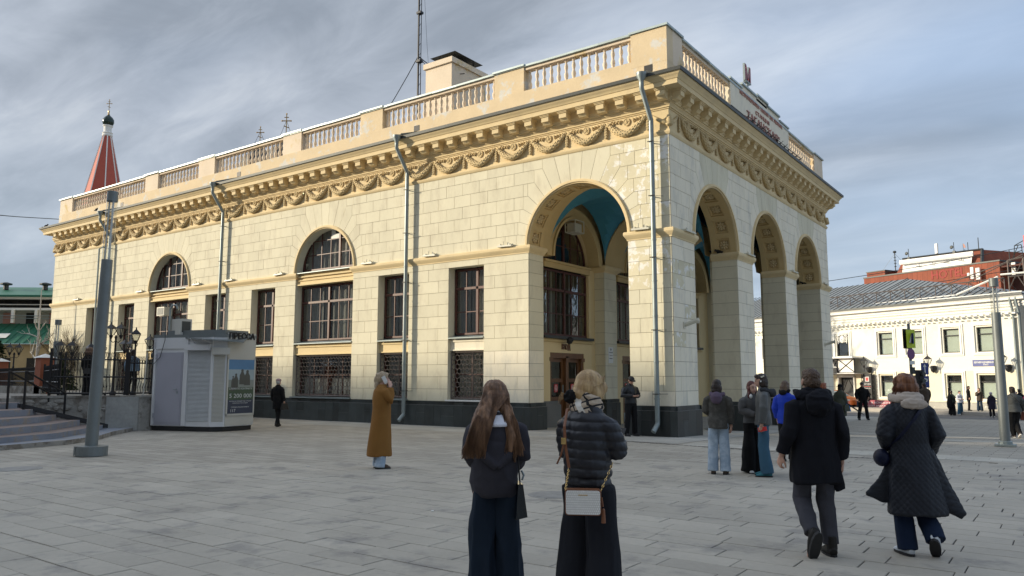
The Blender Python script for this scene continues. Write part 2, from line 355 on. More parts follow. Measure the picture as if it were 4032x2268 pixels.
def arch_blocks(fn, o, Ro, k0, newf=None, lim=None):
    """voussoirs with elbowed joints that turn into the courses; returns elbow distance per course"""
    c, zs = o['c'], o['z1']; da = pi / 17; dz = 0.438; nj = 6
    E = {0: Ro + 0.42}
    for k in range(1, nj + 1): E[k] = k * dz / math.tan(k * da)
    for sgn in (-1, 1):
        def P(x, z): return (c + sgn * x, zs + z)
        for k in range(0, 6):
            a0, a1 = k * da, (k + 1) * da
            e0, e1 = E[k], E[k + 1]
            if lim: e0 = min(e0, lim[0 if sgn < 0 else 1]); e1 = min(e1, lim[0 if sgn < 0 else 1])
            arc = [(Ro * cos(a0 + (a1 - a0) * i / 3), Ro * sin(a0 + (a1 - a0) * i / 3)) for i in range(4)]
            poly = [(e0, k * dz)] + arc + [(e1, (k + 1) * dz)]
            if e0 - e1 > 0.02: poly.append((e0, (k + 1) * dz))
            if k == 0: poly[0] = (e0, 0.03)
            if sgn > 0: poly = poly[::-1]
            blk([P(*q) for q in poly], fn, newf(c + sgn * e0, zs + k * dz) if newf else False)
        # two upper voussoirs each side run to the cornice
        H = ZT - zs
        for k in (6, 7):
            a0, a1 = k * da, (k + 1) * da
            arc = [(Ro * cos(a0 + (a1 - a0) * i / 3), Ro * sin(a0 + (a1 - a0) * i / 3)) for i in range(4)]
            t0 = [(E[6], 6 * dz), (E[6], H)] if k == 6 else [(H / math.tan(a0), H)]
            poly = [t0[0]] + arc + [(H / math.tan(a1), H)] + (t0[1:] if k == 6 else [])
            if lim and k == 6: poly = [(min(x, lim[0 if sgn < 0 else 1]), z) for x, z in poly]
            if sgn > 0: poly = poly[::-1]
            blk([P(*q) for q in poly], fn)
    a0, a1 = 8 * da, 9 * da; H = ZT - zs
    arc = [(Ro * cos(a0 + (a1 - a0) * i / 3), Ro * sin(a0 + (a1 - a0) * i / 3)) for i in range(4)]
    blk([(c + x, zs + z) for x, z in [(H / math.tan(a0), H)] + arc + [(H / math.tan(a1), H)]], fn)
    return E
def stonework(fn, u0, u1, ops, Ro_extra, newf):
    # below the band
    cuts = sorted([(o['u0'], o['u1']) for o in ops]); segs = []; a = u0
    for c0, c1 in cuts: segs.append((a, c0)); a = c1
    segs.append((a, u1))
    for k in range(11):
        for a, b in segs: course(fn, a, b, ZP + CO * k, ZP + CO * (k + 1), k, 0.80, newf)
    arches = [o for o in ops if o['arch']]
    strip = []; a = u0
    for o in sorted(arches, key=lambda o: o['u0']): strip.append((a, o['u0'])); a = o['u1']
    strip.append((a, u1))
    for a, b in strip: course(fn, a, b, ZB, ZB + .245, 0, 2.4, newf)
    # above the band
    dz = 0.438; El = {}
    for o in arches:
        l = o['c'] - u0; r = u1 - o['c']
        for o2 in arches:
            if o2['c'] < o['c']: l = min(l, (o['c'] - o2['c']) / 2)
            if o2['c'] > o['c']: r = min(r, (o2['c'] - o['c']) / 2)
        El[o['c']] = (arch_blocks(fn, o, o['R'] + Ro_extra, 0, newf, (l, r)), l, r)
    for k in range(7):
        z0 = ZS + dz * k + (0.03 if k == 0 else 0); z1 = min(ZT, ZS + dz * (k + 1))
        if k == 6: z1 = ZT
        edges = []; a = u0
        for o in sorted(arches, key=lambda o: o['u0']):
            E, l, r = El[o['c']]; e = E[min(k, 6)]
            edges.append((a, o['c'] - min(e, l))); a = o['c'] + min(e, r)
        edges.append((a, u1))
        for a, b in edges: course(fn, a, b, z0, z1, k, 0.78, newf, grid=True)
newA = lambda u, z: 1 if (-7.2 < u < -5.2 and z < 2.7) or (u > -1.5 and z < 1.3) else (2 if u > -1.9 and z > 4.2 and rnd.random() < .75 else 0)
newB = lambda u, z: 2 if u < 1.8 and 2.5 < z < 6 and rnd.random() < .5 else 1
stonework(fA, -LEN, 0, opsA, 0.10, newA)
stonework(fB, 0, WID, opsB, 0.10, newB)
# pier and jamb sides
def side(fn, u0, u1, joints=False, newf=None):
    for k in range(11): course(fn, u0, u1, ZP + CO * k, ZP + CO * (k + 1), 0, 0.8 if joints else 9, newf)
    course(fn, u0, u1, ZB, ZB + .245, 0, 9)
for y0, d in ((5.64, .95), (11.38, .95), (16.95, 1.45)):
    f = (lambda y0: lambda u, w, z: (u, y0 - w, z))(y0); side(f, -d, 0, newf=lambda u, z: False)
side(lambda u, w, z: (-5.24 + w, u, z), 0, 0.87, newf=lambda u, z: z < 2.5)
side(lambda u, w, z: (u, 1.72 + w, z), -1.45, 0); side(lambda u, w, z: (u, 7.28 + w, z), -.95, 0); side(lambda u, w, z: (-1.45 - w, u, z), 0, 1.72)
for y in (5.84, 11.58):                               # stepped inner pilasters of the two middle piers
    pb = MB(); pb.box(-1.10, y, -0.7, -0.95, y + 1.24, 5.95); pb.build('pilaster', 'joint', ST)
    side((lambda y0: lambda u, w, z: (u, y0 - w, z))(y), -1.10, -0.95)
# pilasters on the doors' wall
XW = -6.0
for y in (5.80, 11.62):
    pb = MB(); pb.box(XW, y, -0.7, -5.56, y + 1.0, 5.95); pb.build('pilaster', 'joint', ST)
    side((lambda y0: lambda u, w, z: (u, y0 - w, z))(y), XW, -5.56); side(lambda u, w, z: (-5.56 + w, u, z), y, y + 1.0)
def view_size(poly, fn):
    c = Vector(fn(sum(p[0] for p in poly) / len(poly), 0, sum(p[1] for p in poly) / len(poly))); a = 0
    for i in range(len(poly)): a += poly[i - 1][0] * poly[i][1] - poly[i][0] * poly[i - 1][1]
    q = Vector(fn(poly[0][0], 1, poly[0][1])) - Vector(fn(poly[0][0], 0, poly[0][1])); d = CAM - c
    if c.z > 9.2: return 0
    return abs(a) / 2 * max(0, d.normalized().dot(q)) / d.length_squared
BL.sort(key=lambda b: -view_size(b[0], b[1]))
for b in BL[:300]:
    poly, fn, w0, w1, tone, mi = b
    MB().prism(poly, fn, w0, w1, tone).build('stone_block', ('stone', 'stonew', 'stonep')[mi], ST)
rest = MB()
for poly, fn, w0, w1, tone, mi in BL[300:]: rest.prism(poly, fn, w0, w1, tone, mi)
tag(rest.build('stone_blocks', ['stone', 'stonew', 'stonep'], ST), kind='stuff')

# --- plinth of dark tiles
PT = []
def plinth(fn, u0, u1, z0=-0.6):
    a = u0; i = 0
    while a < u1 - 0.02:
        b = min(u1, a + (0.46, 0.34, 0.60, 0.42)[i % 4]); b = u1 if u1 - b < .15 else b
        zt = 0.70
        if i % 3 == 1:
            zm = 0.32 + .1 * (i % 2); PT.append(([(a, zm), (b, zm), (b, zt), (a, zt)], fn)); PT.append(([(a, z0), (b, z0), (b, zm), (a, zm)], fn))
        else: PT.append(([(a, z0), (b, z0), (b, zt), (a, zt)], fn))
        PT.append(([(a, 0.705), (b, 0.705), (b, ZP), (a, ZP)], (lambda f: lambda u, w, z: f(u, w - 0.045, z))(fn))); a = b; i += 1
core = MB()
P0 = 0.09
def plinth_loop(pts, cap=True):
    core.sweep([(P0 - .012, -.7), (P0 - .012, .70), (P0 - .055, .71), (P0 - .055, ZP), (-0.02, ZP)], pts, closed=True)
plinth_loop([(-5.24, 0), (-5.24, .87), (-6, .87), (-6, 12), (-LEN, 12), (-LEN, 0)][::-1] and [(-LEN, 0), (-5.24, 0), (-5.24, .87), (-6.0, .87), (-6.0, 3), (-LEN, 3)])
for x0, x1, y0, y1 in ((-1.45, 0, 0, 1.72), (-1.1, 0, 5.64, 7.28), (-1.1, 0, 11.38, 13.0), (-1.45, 0, 16.95, WID)):
    plinth_loop([(x0, y0), (x1, y0), (x1, y1), (x0, y1)])
for y in (5.8, 11.62): plinth_loop([(-6.1, y), (-5.56, y), (-5.56, y + 1), (-6.1, y + 1)])
core.build('plinth', 'pl_edge', ST)
O = lambda f: (lambda u, w, z: f(u, P0 + w, z))
plinth(O(fA), -LEN - P0, -5.24 + P0); plinth(O(fA), -1.45 - P0, P0)
plinth(O(fB), -P0, 1.72 + P0); plinth(O(fB), 5.64 - P0, 7.28 + P0); plinth(O(fB), 11.38 - P0, 13 + P0); plinth(O(fB), 16.95 - P0, WID + P0)
plinth(O(lambda u, w, z: (-5.24 + w, u, z)), -P0, .87 + P0); plinth(O(lambda u, w, z: (u, 1.72 + w, z)), -1.45, P0)
plinth(O(lambda u, w, z: (-1.45 - w, u, z)), -P0, 1.72)
for y0 in (5.64, 11.38, 16.95): plinth(O((lambda y0: lambda u, w, z: (u, y0 - w, z))(y0)), -1.1, P0)
for y in (5.8, 11.62): plinth(O((lambda y0: lambda u, w, z: (u, y0 - w, z))(y)), XW, -5.56 + P0); plinth(O(lambda u, w, z: (-5.56 + w, u, z)), y - P0, y + 1 + P0)
PT.sort(key=lambda b: -view_size(b[0], b[1]))
for i, (poly, fn) in enumerate(PT):
    if i < 130: MB().prism(inset(poly, .003), fn, -.012, 0.0 + rnd.uniform(-.001, .002), rnd.uniform(-1, 1)).build('plinth_tile', 'plinth', ST)
rest = MB()
for poly, fn in PT[130:]: rest.prism(inset(poly, .003), fn, -.012, 0, rnd.uniform(-1, 1))
tag(rest.build('plinth_tiles', 'plinth', ST), kind='stuff')

# --- impost band
BAND = [(0.0, 5.93), (0.035, 5.93), (0.035, 5.965), (0.06, 6.0), (0.10, 6.06), (0.12, 6.10), (0.12, 6.17), (0.105, 6.20), (0.0, 6.205)]
bd = MB()
class _B:
    def sweep(s, *a, **k): return MB().sweep(*a, **k).build('impost_band', 'ochre', ST)
bd = _B()
bd.sweep(BAND, [(-LEN, 3), (-LEN, 0), (A_ARCH[0][0], 0), (A_ARCH[0][0], .40)]); bd.sweep(BAND, [(A_ARCH[0][1], .40), (A_ARCH[0][1], 0), (A_ARCH[1][0], 0), (A_ARCH[1][0], .40)])
bd.sweep(BAND, [(A_ARCH[1][1], .40), (A_ARCH[1][1], 0), (-5.24, 0), (-5.24, .87), (-6.0, .87)])
for x0, x1, y0, y1 in ((-1.45, 0, 0, 1.72), (-1.45, 0, 16.95, WID)): bd.sweep(BAND, [(x0, y0), (x1, y0), (x1, y1), (x0, y1)], closed=True)
for y0, y1 in ((5.64, 7.28), (11.38, 13.0)):
    bd.sweep(BAND, [(-.95, y0), (0, y0), (0, y1), (-.95, y1)]); bd.sweep(BAND, [(-.9, y0 + .2), (-.9, y1 - .2), (-1.1, y1 - .2), (-1.1, y0 + .2)][::-1], closed=False)
    bd.sweep([(w * 1.6, z) for w, z in BAND], [(-6.02, y0 + .16), (-5.56, y0 + .16), (-5.56, y0 + 1.16), (-6.02, y0 + 1.16)])

# --- archivolts and coffered soffits
def polar(mb, fn, c, zs, r0, r1, a0, a1, w0, w1, n=None, tone=0):
    n = n or max(2, int((a1 - a0) / 0.12))
    for i in range(n):
        p, q = a0 + (a1 - a0) * i / n, a0 + (a1 - a0) * (i + 1) / n
        vs = [fn(c + r * cos(a), w, zs + r * sin(a)) for w in (w0, w1) for r in (r0, r1) for a in (p, q)]
        mb.add(vs, [(0, 1, 3, 2), (4, 6, 7, 5), (0, 4, 5, 1), (2, 3, 7, 6), (0, 2, 6, 4), (1, 5, 7, 3)], tone)
def archivolt(fn, o):
    m = MB(); R = o['R']
    for r0, r1, w in ((R - .01, R + .035, .045), (R + .035, R + .10, .085), (R + .10, R + .125, .06)): polar(m, fn, o['c'], o['z1'] + .02, r0, r1, 0, pi, -.01, w, 36)
    m.build('archivolt', 'ochre', ST, smooth=False)
for o in opsA:
    if o['arch']: archivolt(fA, o)
for o in opsB: archivolt(fB, o)
# rosette used in every coffer
ro = MB()
for k in range(8):
    a = 2 * pi * k / 8; ro.ell((cos(a) * .075, sin(a) * .075, .02), (.055, .034, .025), 6, 4, rot=Matrix.Rotation(a, 3, 'Z'))
ro.ell((0, 0, .03), (.045, .045, .03), 8, 4); ro_me = ro.mesh('rosette', 'relief', True)
def coffers(fn, o, th, n=9):
    m = MB(); R, c, zs = o['R'], o['c'], o['z1']
    D = 0.10                                                          # coffer depth
    us = [pi * k / 40 for k in range(41)]
    for a, b in zip(us, us[1:]): m.quad(*[fn(c + (R + D) * cos(t), w, zs + (R + D) * sin(t)) for t, w in ((a, 0), (b, 0), (b, -th), (a, -th))])
    e = (th - 0.50) / 2
    polar(m, fn, c, zs, R, R + D, 0, pi, -e, 0.0, 40); polar(m, fn, c, zs, R, R + D, 0, pi, -th, -th + e, 40)
    st = pi / n
    for k in range(n):
        a0 = st * k + (st - .50 / R) / 2; a1 = st * (k + 1) - (st - .50 / R) / 2
        lo = 0 if k == 0 else st * k - (st - .50 / R) / 2
        polar(m, fn, c, zs, R, R + D, lo, a0, -th + e, -e, 2)
        if k == n - 1: polar(m, fn, c, zs, R, R + D, a1, pi, -th + e, -e, 2)
        g = .07
        for (r0, rr) in ((R + .05, g),):
            polar(m, fn, c, zs, r0, R + D, a0, a0 + rr / R, -th + e, -e, 1); polar(m, fn, c, zs, r0, R + D, a1 - rr / R, a1, -th + e, -e, 1)
            polar(m, fn, c, zs, r0, R + D, a0, a1, -th + e, -th + e + rr, 2); polar(m, fn, c, zs, r0, R + D, a0, a1, -e - rr, -e, 2)
        am = (a0 + a1) / 2; p = Vector(fn(c + (R + D) * cos(am), -th / 2, zs + (R + D) * sin(am))); q = Vector(fn(c, -th / 2, zs))
        rot = (q - p).to_track_quat('Z', 'Y').to_euler(); inst(ro_me, 'rosette', ST, p, rot, (1.5, 1.5, 1.5))
    m.build('coffered_soffit', 'sofa', ST)
for o in opsB: coffers(fB, o, 0.95)
coffers(fA, opsA[-1], 0.87)
for o in opsB:
    for u in (o['u0'], o['u1']): rv = MB().quad(fB(u, 0, -.7), fB(u, -.95, -.7), fB(u, -.95, ZS), fB(u, 0, ZS)).build('pier_core', 'joint', ST)
for u in (-5.24, -1.45): rv = MB().quad(fA(u, 0, -.7), fA(u, -.87, -.7), fA(u, -.87, ZS), fA(u, 0, ZS)).build('pier_core', 'joint', ST)

# --- vaulted ceiling of the portico
va = MB(); nx, ny = 22, 120
X0, X1, Y0, Y1 = -5.98, -0.95, 0.87, WID - .87
bays = [(1.62, 5.74), (7.18, 11.48), (12.9, 17.05)]
def vz(x, y):
    xc = -3.35; h1 = 2.25 * sqrt(max(0, 1 - ((x - xc) / 2.12) ** 2))
    for a, b in bays:
        if a <= y <= b: return ZS + max(h1, 2.25 * sqrt(max(0, 1 - ((y - (a + b) / 2) / ((b - a) / 2)) ** 2))), 0
    return ZS + h1 - 0.10, 1
xs = [-3.35 - 2.115 * cos(pi * i / nx) for i in range(nx + 1)]; ys = []
for a, b in bays: ys += [(a + b) / 2 - (b - a) / 2 * cos(pi * i / 16) for i in range(17)]
ys = sorted([Y0, Y1] + ys + [y + e for a, b in bays for y, e in ((a, -.001), (b, .001))])
for y0, y1 in zip(ys, ys[1:]):
    ym = (y0 + y1) / 2; s = vz(-3, ym)[1]
    for x0, x1 in zip(xs, xs[1:]):
        e = 1e-6 if not s else 0
        va.quad((x0, y0, vz(x0, y0 + (1e-4 if s == vz(x0, y0 + 1e-4)[1] else 0))[0]), (x1, y0, vz(x1, y0)[0]), (x1, y1, vz(x1, y1)[0]), (x0, y1, vz(x0, y1)[0]), mi=s)
va.build('vaulted_ceiling', ['vault', 'sofa'], ST, smooth=40)
ce = MB(); ce.quad((-6, .87, 8.75), (-.95, .87, 8.75), (-.95, WID - .87, 8.75), (-6, WID - .87, 8.75)); ce.build('ceiling', 'vault', ST)
# --- doors' wall with arched recesses
fW = lambda u, w, z: (XW + w, u, z)
opsW = [op(c - 1.65, c + 1.65, 3.25, 6.05, 1) for c in (3.68, 9.33, 14.97)]
ww = MB(); wall_ops = []
sheet(ww, fW, .87, WID - .87, 2.62, 10.9, opsW)
for c in (3.68, 9.33, 14.97): pass
ed = [.87] + [v for c in (3.68, 9.33, 14.97) for v in (c - 1.22, c + 1.22)] + [WID - .87]
for i in range(0, len(ed), 2): ww.quad(fW(ed[i], 0, -.7), fW(ed[i + 1], 0, -.7), fW(ed[i + 1], 0, 2.62), fW(ed[i], 0, 2.62))
for o in opsW: reveal(ww, fW, o, 0, -.35)
for c in (3.68, 9.33, 14.97):
    for s in (-1, 1): ww.quad(fW(c + s * 1.22, 0, -.7), fW(c + s * 1.22, -.22, -.7), fW(c + s * 1.22, -.22, 2.62), fW(c + s * 1.22, 0, 2.62))
    ww.quad(fW(c - 1.22, 0, 2.62), fW(c + 1.22, 0, 2.62), fW(c + 1.22, -.22, 2.62), fW(c - 1.22, -.22, 2.62))
ww.build('door_wall', 'ochre_p', ST)
for o, (a, b) in zip(opsW, bays):
    aw = MB()
    polar(aw, fW, o['c'], 6.12, 1.66, 2.04, 0, pi, 0, .44, 30); polar(aw, fW, o['c'], 6.12, 1.62, 1.72, 0, pi, -.02, .5, 30)
    aw.box(XW, o['c'] - 1.65, 5.78, XW + .06, o['c'] + 1.65, 5.98); aw.box(XW, o['c'] - 1.7, 5.98, XW + .14, o['c'] + 1.7, 6.06)
    aw.build('wall_arch', 'sofa', ST)
dk = MB(); dk.box(-9.5, 1.0, -.6, -6.36, WID - 1, 8.5); dk.build('hall_interior', 'dark', ST)
# --- cornice, frieze, modillions
CLOOP = [(-LEN, 0), (0, 0), (0, WID), (-LEN, WID)]
m = MB(); m.sweep([(0.0, 9.12), (0.03, 9.12), (0.05, 9.15), (0.07, 9.20), (0.07, 9.235), (0.04, 9.25), (0.035, 9.29), (0.012, 9.30), (0.012, 9.93)], CLOOP, closed=True)
m.build('frieze', 'ochre', ST)
m = MB(); m.sweep([(0.01, 9.93), (0.04, 9.93), (0.04, 9.965), (0.075, 9.975), (0.075, 10.02), (0.12, 10.07), (0.12, 10.10), (0.16, 10.11), (0.16, 10.17), (0.19, 10.19), (0.19, 10.25), (0.17, 10.26), (0.17, 10.44), (0.19, 10.46), (0.56, 10.46),
    (0.56, 10.60), (0.585, 10.615), (0.60, 10.65), (0.635, 10.70), (0.68, 10.74), (0.70, 10.79), (0.70, 10.815), (0.0, 10.86)], CLOOP, closed=True)
m.build('cornice', 'ochre', ST, smooth=32)
m = MB(); m.sweep([(0.69, 10.80), (0.745, 10.785), (0.76, 10.885), (0.66, 10.90), (0.0, 11.0)], CLOOP, closed=True); m.build('drip_edge', 'dkmetal', ST)
md = MB()
md.box(-.14, .17, 10.23, .14, .47, 10.39); md.box(-.17, .17, 10.39, .17, .50, 10.425); md.box(-.185, .17, 10.425, .185, .525, 10.461)
md.add([(-.14, .17, 10.13), (.14, .17, 10.13), (.14, .34, 10.15), (-.14, .34, 10.15), (.14, .42, 10.232), (-.14, .42, 10.232), (.14, .17, 10.232), (-.14, .17, 10.232)], [(0, 1, 2, 3), (3, 2, 4, 5), (1, 6, 4, 2), (0, 3, 5, 7)])
md_me = md.mesh('modillion', 'ochre')
for i in range(58): inst(md_me, 'modillion', ST, (-0.05 - 0.7 * i, 0, 0), (0, 0, pi))
for i in range(26): inst(md_me, 'modillion', ST, (0, 0.03 + 0.7457 * i, 0), (0, 0, -pi / 2))

# --- garlands: festoon, tassel drop, medallion with star, ribbon
g = MB(); pts = []; rr = []
HW = 0.70
for i in range(17):
    t = -1 + 2 * i / 16; x = HW * t * .98; z = -0.46 * (1 - abs(t) ** 1.9); pts.append((x, -.045 - .03 * (1 - t * t), z)); rr.append(.032 + .068 * (1 - t * t) ** .8)
g.tube(pts, rr, 8)
r2 = random.Random(3)
for i in range(1, 16):
    t = -1 + 2 * i / 16; p = Vector(pts[i]); d = (Vector(pts[i + 1]) - Vector(pts[i - 1])).normalized() * (1 if t > 0 else -1); R = rr[i]
    mid = abs(t) < .2
    for k in range(4):
        a = -1.25 + 0.83 * k + (0.3 if i % 2 else 0); nrm = Vector((0, -1, 0)) * cos(a) + Vector((d.z, 0, -d.x)) * sin(a)
        q = (-d).to_track_quat('X', 'Z').to_matrix()
        g.ell(p + nrm * R * .95, (.022, .022, .022) if mid else (.06, .024, .022), 6, 3, rot=None if mid else q)
fest_me = g.mesh('festoon', 'relief', True)
g = MB()
g.ell((0, -.05, .02), (.055, .04, .055), 8, 5); g.ell((0, -.09, .02), (.025, .02, .025), 6, 4)
for j, z in enumerate((-.08, -.16, -.245, -.33, -.42)):
    w = (.03, .038, .045, .048, .04)[j]
    g.ell((0, -.045, z), (w * .9, .04, .055), 6, 4)
    for s in (-1, 1): g.ell((s * w * .8, -.05, z + .02), (.024, .022, .055), 6, 3, rot=Matrix.Rotation(-s * .35, 3, 'Y'))
drop_me = g.mesh('tassel_drop', 'relief', True)
g = MB(); n = 20
disc = [(.105 * cos(2 * pi * k / n), .115 * sin(2 * pi * k / n)) for k in range(n)]
g.prism(disc, lambda u, w, z: (u, -w, z), 0, .03)
for k in range(5):
    a = pi / 2 + 2 * pi * k / 5; b = a + pi / 5; c_ = a - pi / 5
    P = (cos(a) * .098, -.033, sin(a) * .105); Q = (cos(b) * .04, -.033, sin(b) * .043); Rr = (cos(c_) * .04, -.033, sin(c_) * .043); O_ = (0, -.062, 0)
    g.add([P, Q, Rr, O_], [(0, 1, 3), (0, 3, 2)])
g.tube([(.108 * cos(2 * pi * k / 20), -.03, .118 * sin(2 * pi * k / 20)) for k in range(21)], .012, 5)
star_me = g.mesh('star_medallion', 'relief')
g = MB()
for s in (-1, 1):
    for j in range(4):
        x0 = s * (.17 + .11 * j); z0 = .02 - .02 * j + .05 * (j % 2) - (.035 if j < 2 else -.02)
        g.tube([(x0, -.02, z0 + .05), (x0 + s * .05, -.045, z0 + .06 - .04 * (j % 2)), (x0 + s * .09, -.04, z0 - .01), (x0 + s * .06, -.02, z0 - .05), (x0 + s * .12, -.03, z0 + .0)], [.018, .026, .024, .02, .012], 5)
rib_me = g.mesh('ribbon', 'relief', True)
def garland_bay(fn_loc, rz, x, half=False):
    for nm, me, dx, z in (('festoon', fest_me, 0, 9.86), ('star_medallion', star_me, 0, 9.765), ('ribbon', rib_me, 0, 9.80)):
        inst(me, nm, ST, fn_loc(x + dx, z), (0, 0, rz), (1.04, 1.1, 1.06) if nm == 'festoon' else None)
gA = lambda x, z: (x, -.012, z); gB = lambda y, z: (.012, y, z)
for i in range(28):
    x = -0.67 - 1.485 * i
    if x < -LEN + .4: break
    inst(drop_me, 'tassel_drop', ST, gA(x, 9.80)); 
    if x - .74 > -LEN + .6: garland_bay(gA, 0, x - .7425)
for i in range(12):
    y = 0.68 + 1.577 * i
    inst(drop_me, 'tassel_drop', ST, gB(y, 9.80), (0, 0, pi / 2))
    if i < 11: garland_bay(gB, pi / 2, y + .79)
for (x, y) in ((0, 0), (0, WID), (-LEN, 0)):                            # bent garland around each corner
    g = MB(); sx = 1 if x == 0 else -1; sy = -1 if y == 0 else 1
    for i in range(5): g.ell((x + sx * .05, y + sy * .05, 9.42 + i * .06), (.13 - .012 * i, .13 - .012 * i, .07), 8, 4)
    g.tube([(x + sx * .03, y - sy * .62, 9.84), (x + sx * .06, y - sy * .3, 9.60), (x + sx * .07, y + sy * .07, 9.42)], [.03, .06, .09], 7)
    g.tube([(x - sx * .62, y + sy * .03, 9.84), (x - sx * .3, y + sy * .06, 9.60), (x + sx * .07, y + sy * .07, 9.42)], [.03, .06, .09], 7)
    g.build('corner_garland', 'relief', ST, smooth=True)

# --- parapet: base wall, piers, balusters, rail, metal cap
PIERS_A = [(-1.24, 0.0), (-6.75, -5.45), (-13.75, -12.47), (-18.84, -17.56), (-25.56, -24.18), (-30.65, -29.37), (-40.6, -39.02)]
PIERS_B = [(0.0, 1.18), (17.05, 18.62)]; SIGN_B = (5.56, 12.84)
base = MB(); base.box(-40.62, 0.0, 10.86, 0, 0.42, 11.72); base.box(-.42, .42, 10.86, 0, 18.62, 11.72); base.box(-40.62, .42, 10.86, -40.2, 18.6, 12.5); base.build('parapet_base', 'plaster_w', ST)
pr = MB()
for a, b in PIERS_A: MB().box(a, .02 if b else -0.004, 11.60 if b else 11.5, b or .003, .46, 12.62).build('parapet_pier', 'plaster_w' if a > -14 else 'plaster', ST)
for a, b in PIERS_B: MB().box(-.46, a + .001 if a else .46, 11.5, 0.004 if a == 0 else -.01, b, 12.62).build('parapet_pier', 'plaster', ST)
rl = MB(); rl.box(-39.1, .06, 12.50, -1.2, .34, 12.60); rl.box(-.34, 1.1, 12.50, -.06, 17.1, 12.60); rl.build('parapet_rail', 'plaster', ST)
cp = MB()
def cap(x0, y0, x1, y1, z):
    n = max(1, int(max(x1 - x0, y1 - y0) / 1.2))
    for i in range(n):
        t0, t1 = i / n, (i + 1) / n; j = rnd.uniform(-.006, .006)
        if x1 - x0 > y1 - y0: cp.box(x0 + (x1 - x0) * t0 + .002, y0, z + j, x0 + (x1 - x0) * t1, y1, z + .07 + j, rnd.uniform(-1, 1))
        else: cp.box(x0, y0 + (y1 - y0) * t0 + .002, z + j, x1, y0 + (y1 - y0) * t1, z + .07 + j, rnd.uniform(-1, 1))
cap(-39.1, -.02, -1.2, .42, 12.60); cap(-.42, 1.1, .02, 17.1, 12.60)
for a, b in PIERS_A: cap(a - .05, -.06, b + (.06 if b == 0 else .05), .52, 12.625)
for a, b in PIERS_B: cap(-.52, a - .05 if a else .53, .06, b + .05, 12.627)
cp.build('metal_cap', 'capm', ST)
bal = MB(); prof = [(.075, 0), (.075, .03), (.05, .05), (.045, .08), (.062, .15), (.078, .23), (.070, .30), (.045, .36), (.040, .385), (.052, .40), (.040, .415), (.055, .45), (.068, .53), (.055, .61), (.036, .66), (.036, .70), (.058, .73), (.075, .75), (.075, .78)]
bal.lathe(prof, 10); bal_me = bal.mesh('baluster', 'plaster', True)
ea = sorted(PIERS_A)
for (a0, a1), (b0, b1) in zip(ea, ea[1:]):
    n = round((b0 - a1) / .292)
    for i in range(n): inst(bal_me, 'baluster', ST, (a1 + (b0 - a1) * (i + .5) / n, .20, 11.72), (0, 0, rnd.random()))
for a, b in ((1.18, SIGN_B[0]), (SIGN_B[1], 17.05)):
    n = round((b - a) / .292)
    for i in range(n): inst(bal_me, 'baluster', ST, (-.20, a + (b - a) * (i + .5) / n, 11.72), (0, 0, rnd.random()))
sb = MB(); sb.box(-.48, SIGN_B[0], 11.5, -.0, SIGN_B[1], 12.72); sb.box(-.46, SIGN_B[0] + 1.3, 12.6, -.02, SIGN_B[1] - 1.3, 12.90); sb.box(-.46, 8.6, 12.8, -.02, 9.9, 12.98); sb.build('sign_wall', M_['stonew'], ST)
cp = MB(); cap(-.5, SIGN_B[0] - .03, .04, SIGN_B[0] + 1.3, 12.725); cap(-.5, SIGN_B[1] - 1.3, .04, SIGN_B[1] + .03, 12.725); cap(-.5, SIGN_B[0] + 1.27, .045, 8.62, 12.905); cap(-.5, 9.88, .045, SIGN_B[1] - 1.27, 12.905); cap(-.5, 8.55, .05, 9.95, 12.985); cp.build('metal_cap', 'capm', ST)
fS = lambda u, w, z: (w, 9.2 + u, z)
lt = MB(); lt.text('МЕТРОПОЛИТЕН  ИМЕНИ  В.И. ЛЕНИНА', .22, .03, lambda u, w, z: fS(u, w, 12.52 + z), width=5.3); lt.build('lettering', 'letter', ST)
lt = MB(); lt.text('СТАНЦИЯ', .22, .03, lambda u, w, z: fS(u, w, 12.20 + z), width=1.7); lt.build('lettering', 'letter', ST)
lt = MB(); lt.text('„ТАГАНСКАЯ“', .46, .04, lambda u, w, z: fS(u, w, 11.80 + z), width=4.4); lt.build('lettering', 'letter', ST)
tr = MB()                                                           # light truss in front of the lettering
for z, w in ((11.22, .55), (11.05, .45)): tr.tube([(w, 5.8, z), (w, 12.6, z)], .014, 5)
for i in range(13):
    y = 5.8 + i * .5667; tr.tube([(0.02, y, 11.05), (.55, y, 11.22)], .012, 4); tr.tube([(.45, y, 11.05), (.55, y, 11.22), (.62, y + .05, 11.30)], .012, 4)
    if i < 12: tr.tube([(.45, y, 11.05), (.55, y + .5667, 11.22)], .010, 4)
tr.build('light_rail', 'iron', ST)
# scuppers with zinc chutes
for x, p in ((-0.64, -.52), (-10.55, -10.8), (-22.1, -22.9), (-33.0, -33.65)):
    s = MB(); s.box(x - .14, -.012, 11.26, x + .14, .2, 11.48); s.build('drain_hole', 'black', ST)
    s = MB(); s.add([(x - .16, -.02, 11.16), (x + .16, -.02, 11.16), (p + .16, -.80, 10.90), (p - .14, -.80, 10.90), (x - .18, -.02, 11.22), (x + .18, -.02, 11.22), (p + .18, -.80, 10.97), (p - .16, -.80, 10.97)],
        [(0, 1, 2, 3), (0, 3, 7, 4), (1, 5, 6, 2), (0, 4, 5, 1)]); s.build('drain_chute', 'zinc', ST)
